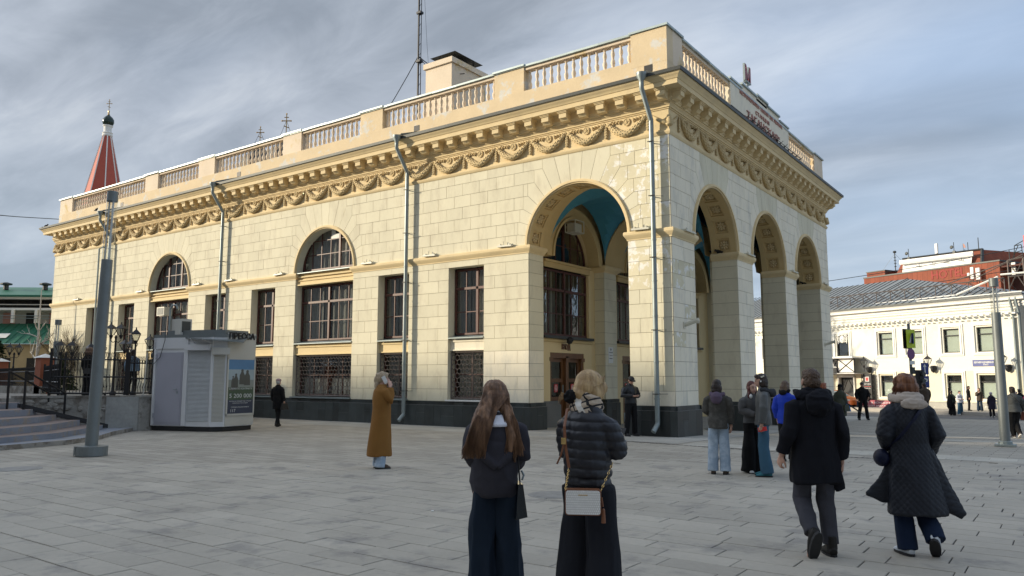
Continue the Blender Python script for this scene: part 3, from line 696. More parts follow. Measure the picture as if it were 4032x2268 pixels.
# --- drainpipes
def drainpipe(px, foot=0.02):
    d = MB(); W = .075
    d.lathe([(.07, -.30), (.075, -.16), (.15, -.03), (.155, .09), (.135, .09)], 14, (px, -.83, 10.82))
    path = [(px, -.83, 10.60), (px, -.83, 10.42), (px, -.22, 9.60), (px, -.22, 9.40), (px, -.22, foot + .42), (px, -.22, foot + .30), (px - .05, -.42, foot + .08)]
    d.tube(path, W, 12)
    for z in np.arange(1.0, 9.2, 1.22): d.lathe([(W + .012, -.02), (W + .012, .02)], 12, (px, -.22, z + rnd.uniform(-.1, .1)))
    o = d.build('drainpipe', 'zinc', ST, smooth=35)
    b = MB()
    for z in (1.2, 3.1, 5.3, 7.2, 8.9): b.box(px - .10, -.32, z - .012, px + .10, -.29, z + .012); b.box(px - .012, -.30, z - .012, px + .012, 0, z + .012); b.tube([(px + .08, -.22, z), (px + .26, -.02, z)], .006, 4)
    b.build('pipe_bracket', 'iron', o)
for px in (-.48, -10.8, -22.9, -33.65): drainpipe(px)
d = MB(); d.tube([(-34.6, 0.1, 9.05), (-34.6, -.12, 9.1), (-34.85, -.2, 9.0), (-34.85, -.2, .3)], .05, 8); d.build('drainpipe', 'zinc', ST, smooth=40)

# --- windows
def arch_h(R, du): return sqrt(max(0.0, R * R - du * du))
def window(name, fn, u0, u1, z0, z1, cols, rows, heavy_c=(), heavy_r=(), arch=False, w=-.36, missing=(), openp=(), curtain=True, label=None, bw=.035):
    c = (u0 + u1) / 2; R = (u1 - u0) / 2; fr = MB(); T = .07
    H = lambda u: z1 + (arch_h(R, u - c) if arch else 0)
    if arch:
        polar(fr, fn, c, z1, R - .08, R + .01, 0, pi, w - .03, w + .04, 22)
        fr.box(u0, w - .03, z0, u0 + T, w + .04, z1, fn=fn); fr.box(u1 - T, w - .03, z0, u1, w + .04, z1, fn=fn)
    else:
        fr.box(u0, w - .03, z0, u0 + T, w + .04, z1, fn=fn); fr.box(u1 - T, w - .03, z0, u1, w + .04, z1, fn=fn); fr.box(u0, w - .03, z1 - T, u1, w + .04, z1, fn=fn)
    fr.box(u0, w - .03, z0, u1, w + .04, z0 + T, fn=fn)
    cu = [u0 + (u1 - u0) * i / cols for i in range(cols + 1)]; rz = rows
    for i, u in enumerate(cu[1:-1], 1):
        hw = .05 if i in heavy_c else bw / 2; fr.box(u - hw, w - .025, z0, u + hw, w + (.05 if i in heavy_c else .02), H(u) - .03, fn=fn)
    for j, z in enumerate(rz[1:-1], 1):
        hw = .045 if j in heavy_r else bw / 2; du = arch_h(R, max(0, z - z1)) if arch else R
        fr.box(c - du + .03, w - .024, z - hw, c + du - .03, w + (.05 if j in heavy_r else .018), z + hw, fn=fn)
    o = fr.build(name, 'wood', ST)
    if label: o['label'] = label
    for i in range(cols):
        for j in range(len(rz) - 1):
            a, b, p, q = cu[i] + .01, cu[i + 1] - .01, rz[j] + .01, rz[j + 1] - .01
            if (i, j) in missing: continue
            if arch:
                if p >= max(H(a), H(b)) - .06: continue
                us = [a + (b - a) * k / 4 for k in range(5)]; poly = [(a, p), (b, p)] + [(u, min(q, H(u) - .02)) for u in reversed(us)]
                if min(z for _, z in poly[2:]) < p: poly = [(u, max(z, p + .001)) for u, z in poly]
            else: poly = [(a, p), (b, p), (b, q), (a, q)]
            MB().prism(poly, fn, w - .006, w, back=True).build('pane', 'glass', o)
    if curtain:
        cm = MB(); n = 60; zt = (z1 + R * .99) if arch else z1; x0 = u0 + .02
        for k in range(n):
            a = x0 + (u1 - u0 - .04) * k / n; b = x0 + (u1 - u0 - .04) * (k + 1) / n; wa = w - .22 + .045 * sin(k * 1.05); wb_ = w - .22 + .045 * sin((k + 1) * 1.05)
            if (k // 10) % 4 == 2 and rnd.random() < .25: continue
            cm.quad(fn(a, wa, z0 + .02), fn(b, wb_, z0 + .02), fn(b, wb_, max(z0 + .03, H(b) - .02)), fn(a, wa, max(z0 + .03, H(a) - .02)))
        cm.build('curtain', 'curt', o)
    bk = MB(); D = w - 1.3
    for a, b, p, q in ((u0, u1, z0, z1),):
        bk.quad(fn(a, D, p), fn(b, D, p), fn(b, D, q + (R if arch else 0)), fn(a, D, q + (R if arch else 0)))
        for u in (a, b): bk.quad(fn(u, w - .05, p), fn(u, D, p), fn(u, D, q + (R if arch else 0)), fn(u, w - .05, q + (0 if arch else 0)))
        bk.quad(fn(a, w - .05, p), fn(b, w - .05, p), fn(b, D, p), fn(a, D, p))
        if not arch: bk.quad(fn(a, w - .05, q), fn(b, w - .05, q), fn(b, D, q), fn(a, D, q))
    bk.build('recess', 'dark', o)
    return o
def hexgrille(W, H):
    m = MB(); s = .108; dx = s * 1.732; n = int(W / dx) + 2; k = int(H / (1.5 * s)) + 2
    def cl(p): return (min(max(p[0], .03), W - .03), 0, min(max(p[2], .03), H - .03))
    seen = set()
    for j in range(k):
        for i in range(n):
            cx_ = i * dx + (dx / 2 if j % 2 else 0); cz_ = j * 1.5 * s
            for t in range(3):
                a0, a1 = pi / 6 + t * pi / 3, pi / 6 + (t + 1) * pi / 3
                p = (cx_ + s * cos(a0), 0, cz_ + s * sin(a0)); q = (cx_ + s * cos(a1), 0, cz_ + s * sin(a1)); mx, mz = (p[0] + q[0]) / 2, (p[2] + q[2]) / 2
                if 0 < mx < W and 0 < mz < H: 
                    p, q = cl(p), cl(q)
                    if (Vector(p) - Vector(q)).length > .01: m.tube([p, q], .013, 4, caps=False)
    for a, b in (((0, 0, 0), (W, 0, 0)), ((0, 0, H), (W, 0, H)), ((0, 0, 0), (0, 0, H)), ((W, 0, 0), (W, 0, H))): m.bar(a, b, .045)
    nd = 1 if W < 2 else 3
    for i in range(nd): x = W * (i + 1) / (nd + 1) if nd > 1 else W * .64; m.bar((x, -.01, 0), (x, -.01, H), .04)
    return m.mesh('window_grille', 'grille')
gr_s = hexgrille(1.58, 1.66); gr_w = hexgrille(3.56, 1.66)
for n_, (a, b) in enumerate(A_SMALL):
    rows = [3.24, 4.08, 4.94, 5.66]
    o = window('window', fA, a + .03, b - .03, 3.24, 5.66, 3, rows, heavy_c=(2,), heavy_r=(2,))
    lo = window('window', fA, a + .03, b - .03, .93, 2.64, 2, [.93, 1.8, 2.64], heavy_c=(), w=-.39, curtain=True)
    inst(gr_s, 'window_grille', lo, ((a + b) / 2 - .79, .16, .95), (0, 0, 0))
    p = MB(); p.box(a, .12, 2.66, b, .45, 3.12); p.box(a, .09, 2.98, b, .2, 3.04); p.box(a, .085, 2.66, b, .2, 2.70); p.build('window_panel', 'stonew' if n_ == 5 else 'ochre_p', ST)
    s = MB(); s.add([(a - .0, -.04, 3.13), (b, -.04, 3.13), (b, .42, 3.23), (a, .42, 3.23), (a, -.04, 3.10), (b, -.04, 3.10)], [(0, 1, 2, 3), (4, 5, 1, 0)]); s.build('window_sill', 'zinc', ST)
    s = MB(); s.box(a - .03, -.13, .85, b + .03, .42, .90); s.build('window_sill', 'white' if n_ == 5 else 'zinc', ST)
for n_, (a, b) in enumerate(A_ARCH):
    window('arched_window', fA, a + .06, b - .06, 6.30, 6.36, 6, [6.30, 6.98, 7.58, 8.2], heavy_c=(4,) if n_ else (2, 4), arch=True, w=-.36, missing=((3, 2), (4, 1)) if n_ else ((1, 1), (5, 1)))
    if n_:
        v = MB(); c_ = (a + b) / 2; wd = (b - a - .12) / 6; x0 = a + .06 + 3 * wd; v.box(x0 + .02, .34, 7.60, x0 + wd - .02, .37, 8.02); v.build('vent_panel', 'white', ST); v = MB(); v.lathe([(.09, 0), (.09, .03), (.07, .035)], 14, (0, 0, 0)); v.build('vent_hole', 'black', ST, loc=(x0 + wd * .68, .34, 7.88), rot=(pi / 2, 0, 0))
    window('window', fA, a + .04, b - .04, 3.27, 5.62, 6, [3.27, 4.1, 4.92, 5.62], heavy_c=(3,), heavy_r=(2,), missing=() if n_ else ((4, 1),))
    lo = window('window', fA, a + .04, b - .04, .93, 2.64, 4, [.93, 1.8, 2.64], w=-.39, curtain=not n_)
    if n_ == 1:
        wc = MB(); n = 80
        for k in range(n):
            u0_, u1_ = a + .1 + (b - a - .2) * k / n, a + .1 + (b - a - .2) * (k + 1) / n
            if k in range(36, 42): continue
            wc.quad((u0_, .56 + .02 * sin(k), .95), (u1_, .56 + .02 * sin(k + 1), .95), (u1_, .56 + .02 * sin(k + 1), 1.66), (u0_, .56 + .02 * sin(k), 1.66))
        wc.build('half_curtain', 'white', lo)
    inst(gr_w, 'window_grille', lo, ((a + b) / 2 - 1.78, .16, .95))
    p = MB(); p.box(a, .10, 5.66, b, .45, 6.24); p.box(a, .06, 5.86, b, .2, 5.90); p.box(a, .02, 6.00, b, .2, 6.06); p.box(a, .04, 5.66, b, .2, 5.72); p.build('transom_moulding', 'ochre_p', ST)
    s = MB(); s.add([(a, -.06, 6.20), (b, -.06, 6.20), (b, .38, 6.31), (a, .38, 6.31), (a, -.06, 6.17), (b, -.06, 6.17)], [(0, 1, 2, 3), (4, 5, 1, 0)]); s.build('window_sill', 'zinc', ST)
    p = MB(); p.box(a, .10, 2.66, b, .45, 3.14); p.box(a, .06, 2.98, b, .2, 3.04); p.box(a, .07, 2.66, b, .2, 2.70); p.build('window_panel', 'ochre_p', ST)
    s = MB(); s.add([(a, -.05, 3.15), (b, -.05, 3.15), (b, .42, 3.26), (a, .42, 3.26), (a, -.05, 3.12), (b, -.05, 3.12)], [(0, 1, 2, 3), (4, 5, 1, 0)]); s.build('window_sill', 'zinc', ST)
    s = MB(); s.box(a - .03, -.13, .85, b + .03, .42, .90); s.build('window_sill', 'zinc', ST)
# windows and doors inside the portico
for o in opsW:
    a, b = o['u0'], o['u1']; c = o['c']
    window('arched_window', fW, a, b, 6.08, 6.10, 6, [6.08, 6.75, 7.35, 7.95], heavy_c=(3,), arch=True, w=-.18, curtain=False)
    window('window', fW, a, b, 3.27, 5.76, 6, [3.27, 4.1, 5.0, 5.76], heavy_c=(3,), heavy_r=(2,), w=-.16)
    s = MB(); s.box(XW - .2, a - .12, 3.14, XW + .16, b + .12, 3.24); s.build('window_sill', 'dkmetal', ST)
    s = MB(); s.box(XW, a - .2, 3.02, XW + .07, b + .2, 3.10); s.build('panel_moulding', 'sofa', ST)
    lt = MB(); lt.text('ВХОД', .26, .03, lambda u, w, z: (XW + w, c - .13 + u, 2.84 + z), width=.60, bold=.012); lt.build('entrance_lettering', 'oak', ST)
    # double doors set in a panelled portal
    d0, d1 = c - 1.22, c + 1.22; pt = MB()
    pt.box(XW - .24, d0, 2.42, XW - .02, d1, 2.62); pt.box(XW - .24, d0, -.4, XW - .04, d0 + .14, 2.5); pt.box(XW - .24, d1 - .14, -.4, XW - .04, d1, 2.5); pt.box(XW - .24, c - .10, -.4, XW - .02, c + .10, 2.5)
    for y in (c, d0 + .07, d1 - .07): pt.box(XW - .1, y - .12, 2.30, XW + .01, y + .12, 2.44)
    po = pt.build('door_portal', 'oak', ST)
    for (y0, y1) in ((d0 + .14, c - .10), (c + .10, d1 - .14)):
        dm = MB(); g0 = gz(0, c)
        def rail(a0, a1, p, q, t=.05): dm.box(XW - .20, a0, p, XW - .20 + t, a1, q)
        rail(y0, y0 + .13, g0 + .03, 2.42, .06); rail(y1 - .13, y1, g0 + .03, 2.42, .06)
        for p, q in ((g0 + .03, .22), (.86, .98), (1.52, 1.66), (2.28, 2.42)): rail(y0 + .13, y1 - .13, p, q, .06)
        rail(y0 + .13, y1 - .13, .22, .86, .03); rail(y0 + .22, y1 - .22, .3, .78, .045)
        dd = dm.build('door', 'oak', ST)
        k = MB(); k.box(XW - .195, y0 + .02, g0 + .04, XW - .13, y1 - .02, .2); k.build('kick_plate', 'zinc', dd)
        gg = MB(); gg.box(XW - .18, y0 + .13, .98, XW - .17, y1 - .13, 1.52); gg.box(XW - .18, y0 + .13, 1.66, XW - .17, y1 - .13, 2.28); gg.build('pane', 'glass', dd)
        nd = MB(); nd.box(XW - .165, (y0 + y1) / 2 - .12, 1.15, XW - .158, (y0 + y1) / 2 + .12, 1.45); ns = nd.build('no_entry_sticker', mat('sticker_red', (0.55, 0.03, 0.03), .5, .02) if 'sr' not in M_ else M_['sr'], dd); M_['sr'] = ns.data.materials[0]
        rg = MB(); cy_ = (y0 + y1) / 2; rg.tube([(XW - .155, cy_ + .085 * cos(t * pi / 10), 1.30 + .115 * sin(t * pi / 10)) for t in range(21)], .009, 4); rg.bar((XW - .155, cy_, 1.38), (XW - .155, cy_ - .03, 1.24), .018); rg.bar((XW - .155, cy_, 1.33), (XW - .155, cy_ + .03, 1.23), .018); rg.build('sticker_ring', 'white', dd)
        h = MB(); h.box(XW - .15, y1 - .10, 1.12, XW - .10, y1 - .05, 1.42); h.build('handle', 'zinc', dd)
    fl = MB(); fl.lathe([(.02, 0), (.11, .04), (.13, .2), (.06, .26)], 10); fl.bar((0, 0, -.2), (0, 0, .1), .04); fl.build('floodlight', 'iron', ST, loc=(XW + .3, c - .35, 3.02), rot=(radians(70), 0, radians(40)))
pl = MB(); pl.box(-5.55, 6.05, 2.28, -5.53, 6.42, 2.92); nb = pl.build('notice_plate', 'white', ST)
tx = MB()
for i, (t_, h_) in enumerate((('М', .12), ('ТАГАНСКАЯ', .05), ('5:30 – 1:00', .05), ('КОЛЬЦЕВАЯ', .04))): tx.text(t_, h_, .004, lambda u, w, z: (-5.528 + w, 6.235 + u, 2.82 - i * .12 + z))
tx.build('notice_text', 'dkmetal', nb)
# --- small fittings on the facades
fx = MB()
fx.box(-.30, -.05, 0, .30, .05, .055); fx.box(-.30, .08, .03, .30, .17, .085); fx.box(-.22, -.03, .05, -.18, .14, .11); fx.box(.18, -.03, .05, .22, .14, .11); fx.bar((-.1, .06, .04), (-.1, .06, .22), .02); fx.bar((.12, .06, .04), (.12, .06, .16), .02)
fx_me = fx.mesh('twin_tube_light', 'cream_obj')
for x in (-9.66, -6.15, -13.0, -0.95, -18.6, -22.3, -25.0, -30.3, -37.3): inst(fx_me, 'twin_tube_light', ST, (x, -.16, 6.20 + rnd.uniform(0, .02)), (rnd.uniform(-.2, .1), rnd.uniform(-.04, .04), 0))
for y in (1.1, 6.75, 12.4, 17.6): inst(fx_me, 'twin_tube_light', ST, (.14, y, 6.20), (0, 0, pi / 2), (1.3, 1, .7))
for y in (0.75, 17.35):
    b = MB(); b.box(0.02, -.07, -.1, .04, .07, .1); b.bar((.03, 0, 0), (.42, .0, .12), .05, .09); b.bar((.42, 0, .12), (.5, 0, .12), .06, .12); b.build('wall_bracket', 'cream_obj', ST, loc=(0, y, 3.28))
for (x, y) in ((-1.0, 6.0), (-.75, 11.9), (-.7, 5.75), (-.8, 17.1)):
    b = MB(); b.box(-.16, -.05, .08, .16, .09, .13); b.lathe([(.05, 0), (.07, .12)], 8); b.build('floodlight', 'iron', ST, loc=(x, y - .1, 6.2), rot=(.5, .3, rnd.random()))
ac = MB(); ac.box(-.34, -.25, -.22, .34, .2, .22); ao = ac.build('air_conditioner', 'cream_obj', ST, loc=(-28.05, .05, 5.08)); ag = MB(); ag.box(-.27, -.262, -.17, .27, -.255, .17); ag.build('grille', 'dkmetal', ao)
cg = MB()
for a, b in ((-.32, -.25), (.32, -.25), (-.32, .2), (.32, .2)): cg.bar((a, b, -.2), (a, b, .25), .03)
for z in (-.2, .25):
    for p, q in (((-.32, -.25), (.32, -.25)), ((.32, -.25), (.32, .2)), ((-.32, .2), (.32, .2)), ((-.32, -.25), (-.32, .2))): cg.bar((*p, z), (*q, z), .03)
cg.box(-.26, -.18, -.19, .26, .15, .15); cg.build('air_conditioner', 'cream_obj', ST, loc=(-5.7, 3.75, 7.45), rot=(0, 0, pi / 2))

# --- chimney, metro letter, mast
ch = MB(); ch.box(-11.95, 2.0, 11.0, -10.5, 4.3, 14.92); ch.box(-12.03, 1.92, 14.75, -10.42, 4.38, 14.98)
co = ch.build('chimney', 'plaster', ST); cc = MB(); cc.add([(-11.9, 2.2, 15.32), (-10.5, 2.2, 15.32), (-10.5, 4.1, 15.32), (-11.9, 4.1, 15.32), (-11.2, 3.15, 15.78)], [(3, 2, 1, 0), (0, 1, 4), (1, 2, 4), (2, 3, 4), (3, 0, 4)])
for x in (-11.6, -10.8):
    for y in (2.5, 3.8): cc.bar((x, y, 14.9), (x, y, 15.4), .06)
cc.box(-11.55, 2.6, 14.9, -10.85, 3.7, 15.2); cc.build('chimney_cap', 'dkmetal', co)
MS = thing('metro_letter_sign', 'red letter M sign on a short pole above the lettered parapet', 'sign', (-.2, 8.1, 12.9))
mm_ = MB(); mm_.text('М', .80, .10, lambda u, w, z: (w - .05, u, .82 + z), bold=.03); mm_.build('letter', mat('sign_red', (0.30, 0.05, 0.05), .4, .1), MS)
mm_ = MB(); mm_.text('М', .83, .08, lambda u, w, z: (w - .04, u, .82 + z), bold=.045); mm_.build('letter_case', 'zinc', MS)
mm_ = MB(); mm_.tube([(0, 0, -.1), (0, 0, .55)], .05, 10); mm_.box(-.07, -.28, .48, .07, .28, .53); mm_.build('pole', 'zinc', MS)
MT = thing('radio_mast', 'thin dark lattice mast with guy wires behind the roof balustrade', 'mast', (-12.4, 2.0, 11.0))
mm_ = MB(); mm_.tube([(0, 0, 0), (0, 0, 11)], .045, 6); mm_.tube([(.1, .05, 0), (.1, .05, 11)], .018, 5)
for z in np.arange(.4, 11, .45): mm_.bar((0, 0, z), (.1, .05, z + .2), .012)
for z in (4.2, 6.4): mm_.box(-.08, -.08, z, .16, .12, z + .1)
mm_.build('mast_pole', 'iron', MT)
mm_ = MB(); mm_.tube([(.45, .25, 1.6), (.45, .25, 3.4)], .025, 5); mm_.tube([(.45, .25, 3.3), (.40, .1, 5.0), (.28, 0, 7.6), (.46, 0, 11)], .008, 4); mm_.bar((.0, 0, 2.6), (.45, .25, 2.4), .03); mm_.build('side_aerial', 'iron', MT)
mm_ = MB()
for p in ((-6.0, 1.5, 0.9), (2.1, .6, 3.4), (1.2, 6, .9)):
    q = Vector((0, 0, 4.5)); mm_.tube([q.lerp(Vector(p), t) + Vector((0, 0, -1.1 * t * (1 - t))) for t in np.linspace(0, 1, 8)], .02, 4)
mm_.build('guy_wire', 'iron', MT)
# birds on the cornice
def bird(loc, rz, lab):
    t = MB(); t.ell((0, 0, .10), (.12, .055, .065), 8, 6, rot=Matrix.Rotation(-.5, 3, 'Y')); t.ell((.09, 0, .19), (.045, .035, .04), 8, 5); t.tube([(.12, 0, .19), (.17, 0, .18)], [.014, .002], 5); t.box(-.22, -.02, .0, -.1, .02, .03)
    t.bar((.0, .02, 0), (.0, .02, .06), .012); t.bar((0, -.02, 0), (0, -.02, .06), .012)
    o = t.build('crow', 'black', None, smooth=True, loc=loc, rot=(0, 0, rz)); tag(o, lab, 'bird')
bird((-40.9, -.6, 10.88), 1.0, 'small dark bird perched on the far left tip of the station cornice')
bird((-33.9, -.95, 10.92), 2.2, 'dark bird perched on the leftmost drainpipe funnel')
# ================================================================ GROUND
def brickmat(name, c1, c2, mortar, bw, rh, ms, off=(0, 0, 0), stain=0.22):
    m = mat(name, c1, .82, stain, .7, 9, .25, .008, rvar=.08); t = m.node_tree; b = t.nodes['Principled BSDF']; l = t.links.new
    src = b.inputs['Base Color'].links[0].from_socket
    co = t.nodes.new('ShaderNodeTexCoord'); mp = t.nodes.new('ShaderNodeMapping'); mp.inputs['Location'].default_value = off; l(co.outputs['Object'], mp.inputs[0])
    br = t.nodes.new('ShaderNodeTexBrick'); br.inputs['Scale'].default_value = 1; br.inputs['Brick Width'].default_value = bw; br.inputs['Row Height'].default_value = rh
    br.inputs['Mortar Size'].default_value = ms; br.inputs['Color1'].default_value = (1, 1, 1, 1); br.inputs['Color2'].default_value = (.80, .80, .80, 1); br.inputs['Mortar'].default_value = (*[mortar] * 3, 1)
    l(mp.outputs[0], br.inputs['Vector'])
    x = t.nodes.new('ShaderNodeMix'); x.data_type = 'RGBA'; x.blend_type = 'MULTIPLY'; x.inputs[0].default_value = 1; l(src, x.inputs[6]); l(br.outputs['Color'], x.inputs[7]); l(x.outputs[2], b.inputs['Base Color'])
    return m
M_['paving'] = brickmat('square_paving', (.415, .378, .315), 0, .35, .72, .315, .009)
M_['slab'] = mat('concrete_slab', (.415, .378, .315), .78, .22, .8, 14, .25, .008, tone=.075, rvar=.1, col2=(.29, .268, .235), c2=(.53, .63), s2=1.35)
def strip(mb, x0, x1, y0, y1, dz, mi=0):
    ys = [y0] + [a for a, _ in GZ if y0 < a < y1] + [y1]
    for a, b in zip(ys, ys[1:]): mb.quad((x0, a, gz(0, a) + dz), (x1, a, gz(0, a) + dz), (x1, b, gz(0, b) + dz), (x0, b, gz(0, b) + dz), mi=mi)
RH, BWD = .315, .72
camF = Vector((-sin(radians(35.95)), cos(radians(35.95)), 0)); camR = Vector((cos(radians(35.95)), sin(radians(35.95)), 0))
def infr(x, y, far=15.5, mrg=.4):
    d = Vector((x - CAM.x, y - CAM.y, 0)); f = d.dot(camF); r = d.dot(camR); return 3.2 < f < far and abs(r) < f * .69 + mrg
cells = []
j0 = int(-21 / RH)
for j in range(j0, int(-3 / RH)):
    y = j * RH; off = (j % 2) * BWD / 2 + rnd.choice((0, 0, .1, -.12, .18)); x = -16 + off
    while x < 12:
        w = BWD * rnd.choice((1, 1, 1, .86, 1.12)); c = (x + w / 2, y + RH / 2)
        if infr(*c): cells.append((x, x + w, y, y + RH))
        x += w
cells.sort(key=lambda c: (Vector(((c[0] + c[1]) / 2, (c[2] + c[3]) / 2, 0)) - Vector((CAM.x, CAM.y, 0))).length)
gr = MB(); strip(gr, -700, 700, -120, 1500, -.016)
GR = tag(gr.build('ground', 'paving'), kind='structure')
bed = MB(); M_['bedm'] = mat('joint_sand', (.05, .048, .045), .95, .2)
for i, (a, b, c, d) in enumerate(cells): bed.quad((a, c, -.012), (b, c, -.012), (b, d, -.012), (a, d, -.012))
bed.build('joint_sand', 'bedm', GR)
far_s = MB()
for i, (a, b, c, d) in enumerate(cells):
    g = .0055 + (.003 if rnd.random() < .3 else 0); z = rnd.uniform(-.0025, .002); tl = rnd.uniform(-.0012, .0012); e = .004
    t = rnd.gauss(0, .55)
    mb = MB() if i < 300 else far_s
    A, B, Cc, Dd = a + g, b - g, c + g * .8, d - g * .8
    mb.add([(A, Cc, -.02), (B, Cc, -.02), (B, Dd, -.02), (A, Dd, -.02), (A, Cc, z - e), (B, Cc, z - e), (B, Dd, z - e), (A, Dd, z - e), (A + e, Cc + e, z), (B - e, Cc + e, z + tl), (B - e, Dd - e, z + tl), (A + e, Dd - e, z)],
        [(0, 1, 5, 4), (1, 2, 6, 5), (2, 3, 7, 6), (3, 0, 4, 7), (4, 5, 9, 8), (5, 6, 10, 9), (6, 7, 11, 10), (7, 4, 8, 11), (8, 9, 10, 11)], t)
    if i < 300: mb.build('paving_slab', 'slab', GR)
tag(far_s.build('paving_slabs', 'slab', GR), kind='stuff')
# strips of paler and darker paving, drain line, road with kerb at the far side
ap = MB(); strip(ap, -14.8, 1.2, -2.55, 24, -.010); tag(ap.build('station_apron', brickmat('apron_paving', (.46, .44, .39), 0, .62, .9, .6, .012)), kind='structure')
ps = MB()
for y0, y1 in ((-2.9, -1.9), (4.6, 5.6), (7.2, 7.9)): strip(ps, 1.4, 40, y0, y1, -.011)
tag(ps.build('pale_paving_band', brickmat('pale_paving', (.52, .49, .42), 0, .7, .5, .5, .01)), kind='structure')
dr = MB()
for i in range(34):
    x = -1.5 + i * .5; y = -2.95 - .155 * (x - 5.0) - .5; z_ = gz(x, y) - .012; dr.box(x, y - .04, z_ - .02, x + .47, y + .04, z_)
    for k in range(4): dr.box(x + .04 + k * .11, y - .03, z_, x + .10 + k * .11, y + .03, z_ + .002, mi=1)
tag(dr.build('drain_channel', ['dkmetal', 'black']), kind='structure')
rd = MB(); strip(rd, -60, 200, 24.5, 41.0, -.009); tag(rd.build('road', mat('asphalt', (.115, .115, .118), .85, .15, 1.5, 60, .3, .006)), kind='structure')
WP = Vector((6.74, 44.48, 0)); WU = Vector((-.891, .454, 0)); WN = Vector((-.454, -.891, 0))
WR = atan2(WU.y, WU.x)
def fWh(u, w, z): p = WP + WU * u + WN * w; return (p.x, p.y, z)
pv = MB(); pv.box(-60, -.0, -1.6, 60, 4.2, -.66, fn=fWh); pv.box(-60, 4.205, -1.6, 60, 4.38, -.655, fn=fWh); tag(pv.build('pavement', mat('pavement_tiles', (.36, .33, .29), .85, .15)), kind='structure')
for (x, y, r) in ((3.38, -11.87, .36), (-6.34, -15.0, .42)):
    mh = MB(); mh.lathe([(r, -.01), (r, .004), (r - .05, .006)], 28); mh.lathe([(r - .07, 0), (r - .07, .0085)], 24)
    tag(mh.build('manhole_cover', mat('iron_cover', (.27, .26, .24), .7, .3, 6, 30, .4, .01), loc=(x, y, 0)), {-.25: 'round iron manhole cover in the paving left of the long-haired woman', 3.38: 'round iron manhole cover in the paving between the two women in front', -6.34: 'round iron manhole cover low at the left edge of the square'}[x], 'manhole cover')
for i, (x, y) in enumerate(((-2.3, -11.6), (2.9, -13.9))):
    p = MB(); p.box(-.03, -.015, 0, .03, .015, .006); tag(p.build('litter_scrap', 'white', loc=(x, y, .003), rot=(0, 0, rnd.random() * 3)), ('tiny white paper scrap left of the woman in the camel coat', 'tiny white paper scrap on the slabs left of the long-haired woman', 'tiny white paper scrap just below the camel coat woman', 'tiny white paper scrap right of the square centre')[i], 'litter')

# ================================================================ TERRACE WITH STEPS, FENCES, LANTERNS
M_['obrick'] = mat('orange_brick', (.30, .10, .055), .9, .2, 6)
M_['conc'] = mat('rubble_concrete', (.30, .285, .255), .9, .35, 1.6, 12, .6, .03, col2=(.17, .15, .125), c2=(.48, .58), s2=2.5)
M_['riser'] = mat('blue_grey_painted_step', (.23, .25, .29), .85, .25, 1.2, 14, .4, .01, col2=(.28, .25, .22), c2=(.5, .62), s2=3)
M_['tread'] = mat('reddish_brick_tread', (.22, .17, .15), .85, .25, 2)
TZ = 1.05
def slab(mb, pts, z0, z1, mi=0, mtop=None):
    n = len(pts); mb.add([(x, y, z0) for x, y in pts] + [(x, y, z1) for x, y in pts], [(i, (i + 1) % n, n + (i + 1) % n, n + i) for i in range(n)], mi=mi); mb.add([(x, y, z1) for x, y in pts], [tuple(range(n))], mi=mi if mtop is None else mtop)
t = MB(); slab(t, [(-14.85, -8.15), (-15.2, -5.5), (-19.4, -1.4), (-60, -1.4), (-60, -24), (-17.25, -24), (-17.25, -10.85)], -.1, TZ); TE = tag(t.build('terrace', 'conc'), 'raised concrete terrace with a rough rubble retaining wall behind the kiosk', 'terrace')
t = MB(); slab(t, [(-14.80, -8.13), (-15.15, -5.6), (-15.5, -5.6), (-15.2, -8.3), (-17.5, -10.7), (-17.3, -10.95)], TZ, TZ + .07); t.build('coping', 'conc', TE)
rr_ = random.Random(5)
for k in range(46):                                                 # rubble stones showing in the retaining wall
    s_ = rr_.uniform(.35, 3.2); z = rr_.uniform(.12, .95); p = Vector((-14.85, -8.15)).lerp(Vector((-17.25, -10.85)), s_ / 3.6); w = rr_.uniform(.08, .2)
    t = MB(); t.ell((0, 0, 0), (w, .05, rr_.uniform(.05, .1)), 7, 4); t.build('rubble_stone', 'conc', TE, loc=(p.x + .01, p.y - .01, z), rot=(0, rr_.uniform(-.3, .3), atan2(-2.7, -2.4)))
t = MB(); t.box(0, -.03, 0, .95, .03, TZ + .02); t.build('render_patch', mat('pale_render', (.33, .33, .31), .9, .3, 1.5, 12, .4, .01), TE, loc=(-14.84, -8.19, 0), rot=(0, 0, atan2(-2.7, -2.4)))
SS = thing('outdoor_steps', 'broad curved grey steps climbing to the terrace at the left edge', 'steps', (-11, -13, 0))
for z, pts in ((.10, [(-10.95, -24), (-10.9, -13.5), (-11.3, -11.9), (-12.3, -10.6), (-13.6, -9.6), (-14.9, -8.3)]), (.24, [(-11.6, -24), (-11.5, -13.4), (-12.1, -11.8), (-13.5, -10.4), (-14.8, -9.3)]), (.41, [(-12.4, -24), (-12.3, -13.1), (-13.1, -11.6), (-15.0, -9.9)]),
        (.58, [(-13.5, -24), (-13.4, -12.7), (-14.2, -11.4), (-15.4, -10.4)]), (.76, [(-14.9, -24), (-14.8, -12.2), (-15.1, -11.3), (-16.0, -10.7)]), (.93, [(-16.3, -24), (-16.2, -11.7), (-16.5, -11.0)])):
    t = MB(); slab(t, [(x + 11, y + 13) for x, y in pts + [(-17.6, -10.6), (-17.6, -24)]], -.02, z, 0, 1); t.build('step', ['riser', 'tread'] if z > .2 else ['conc', 'riser'], SS)
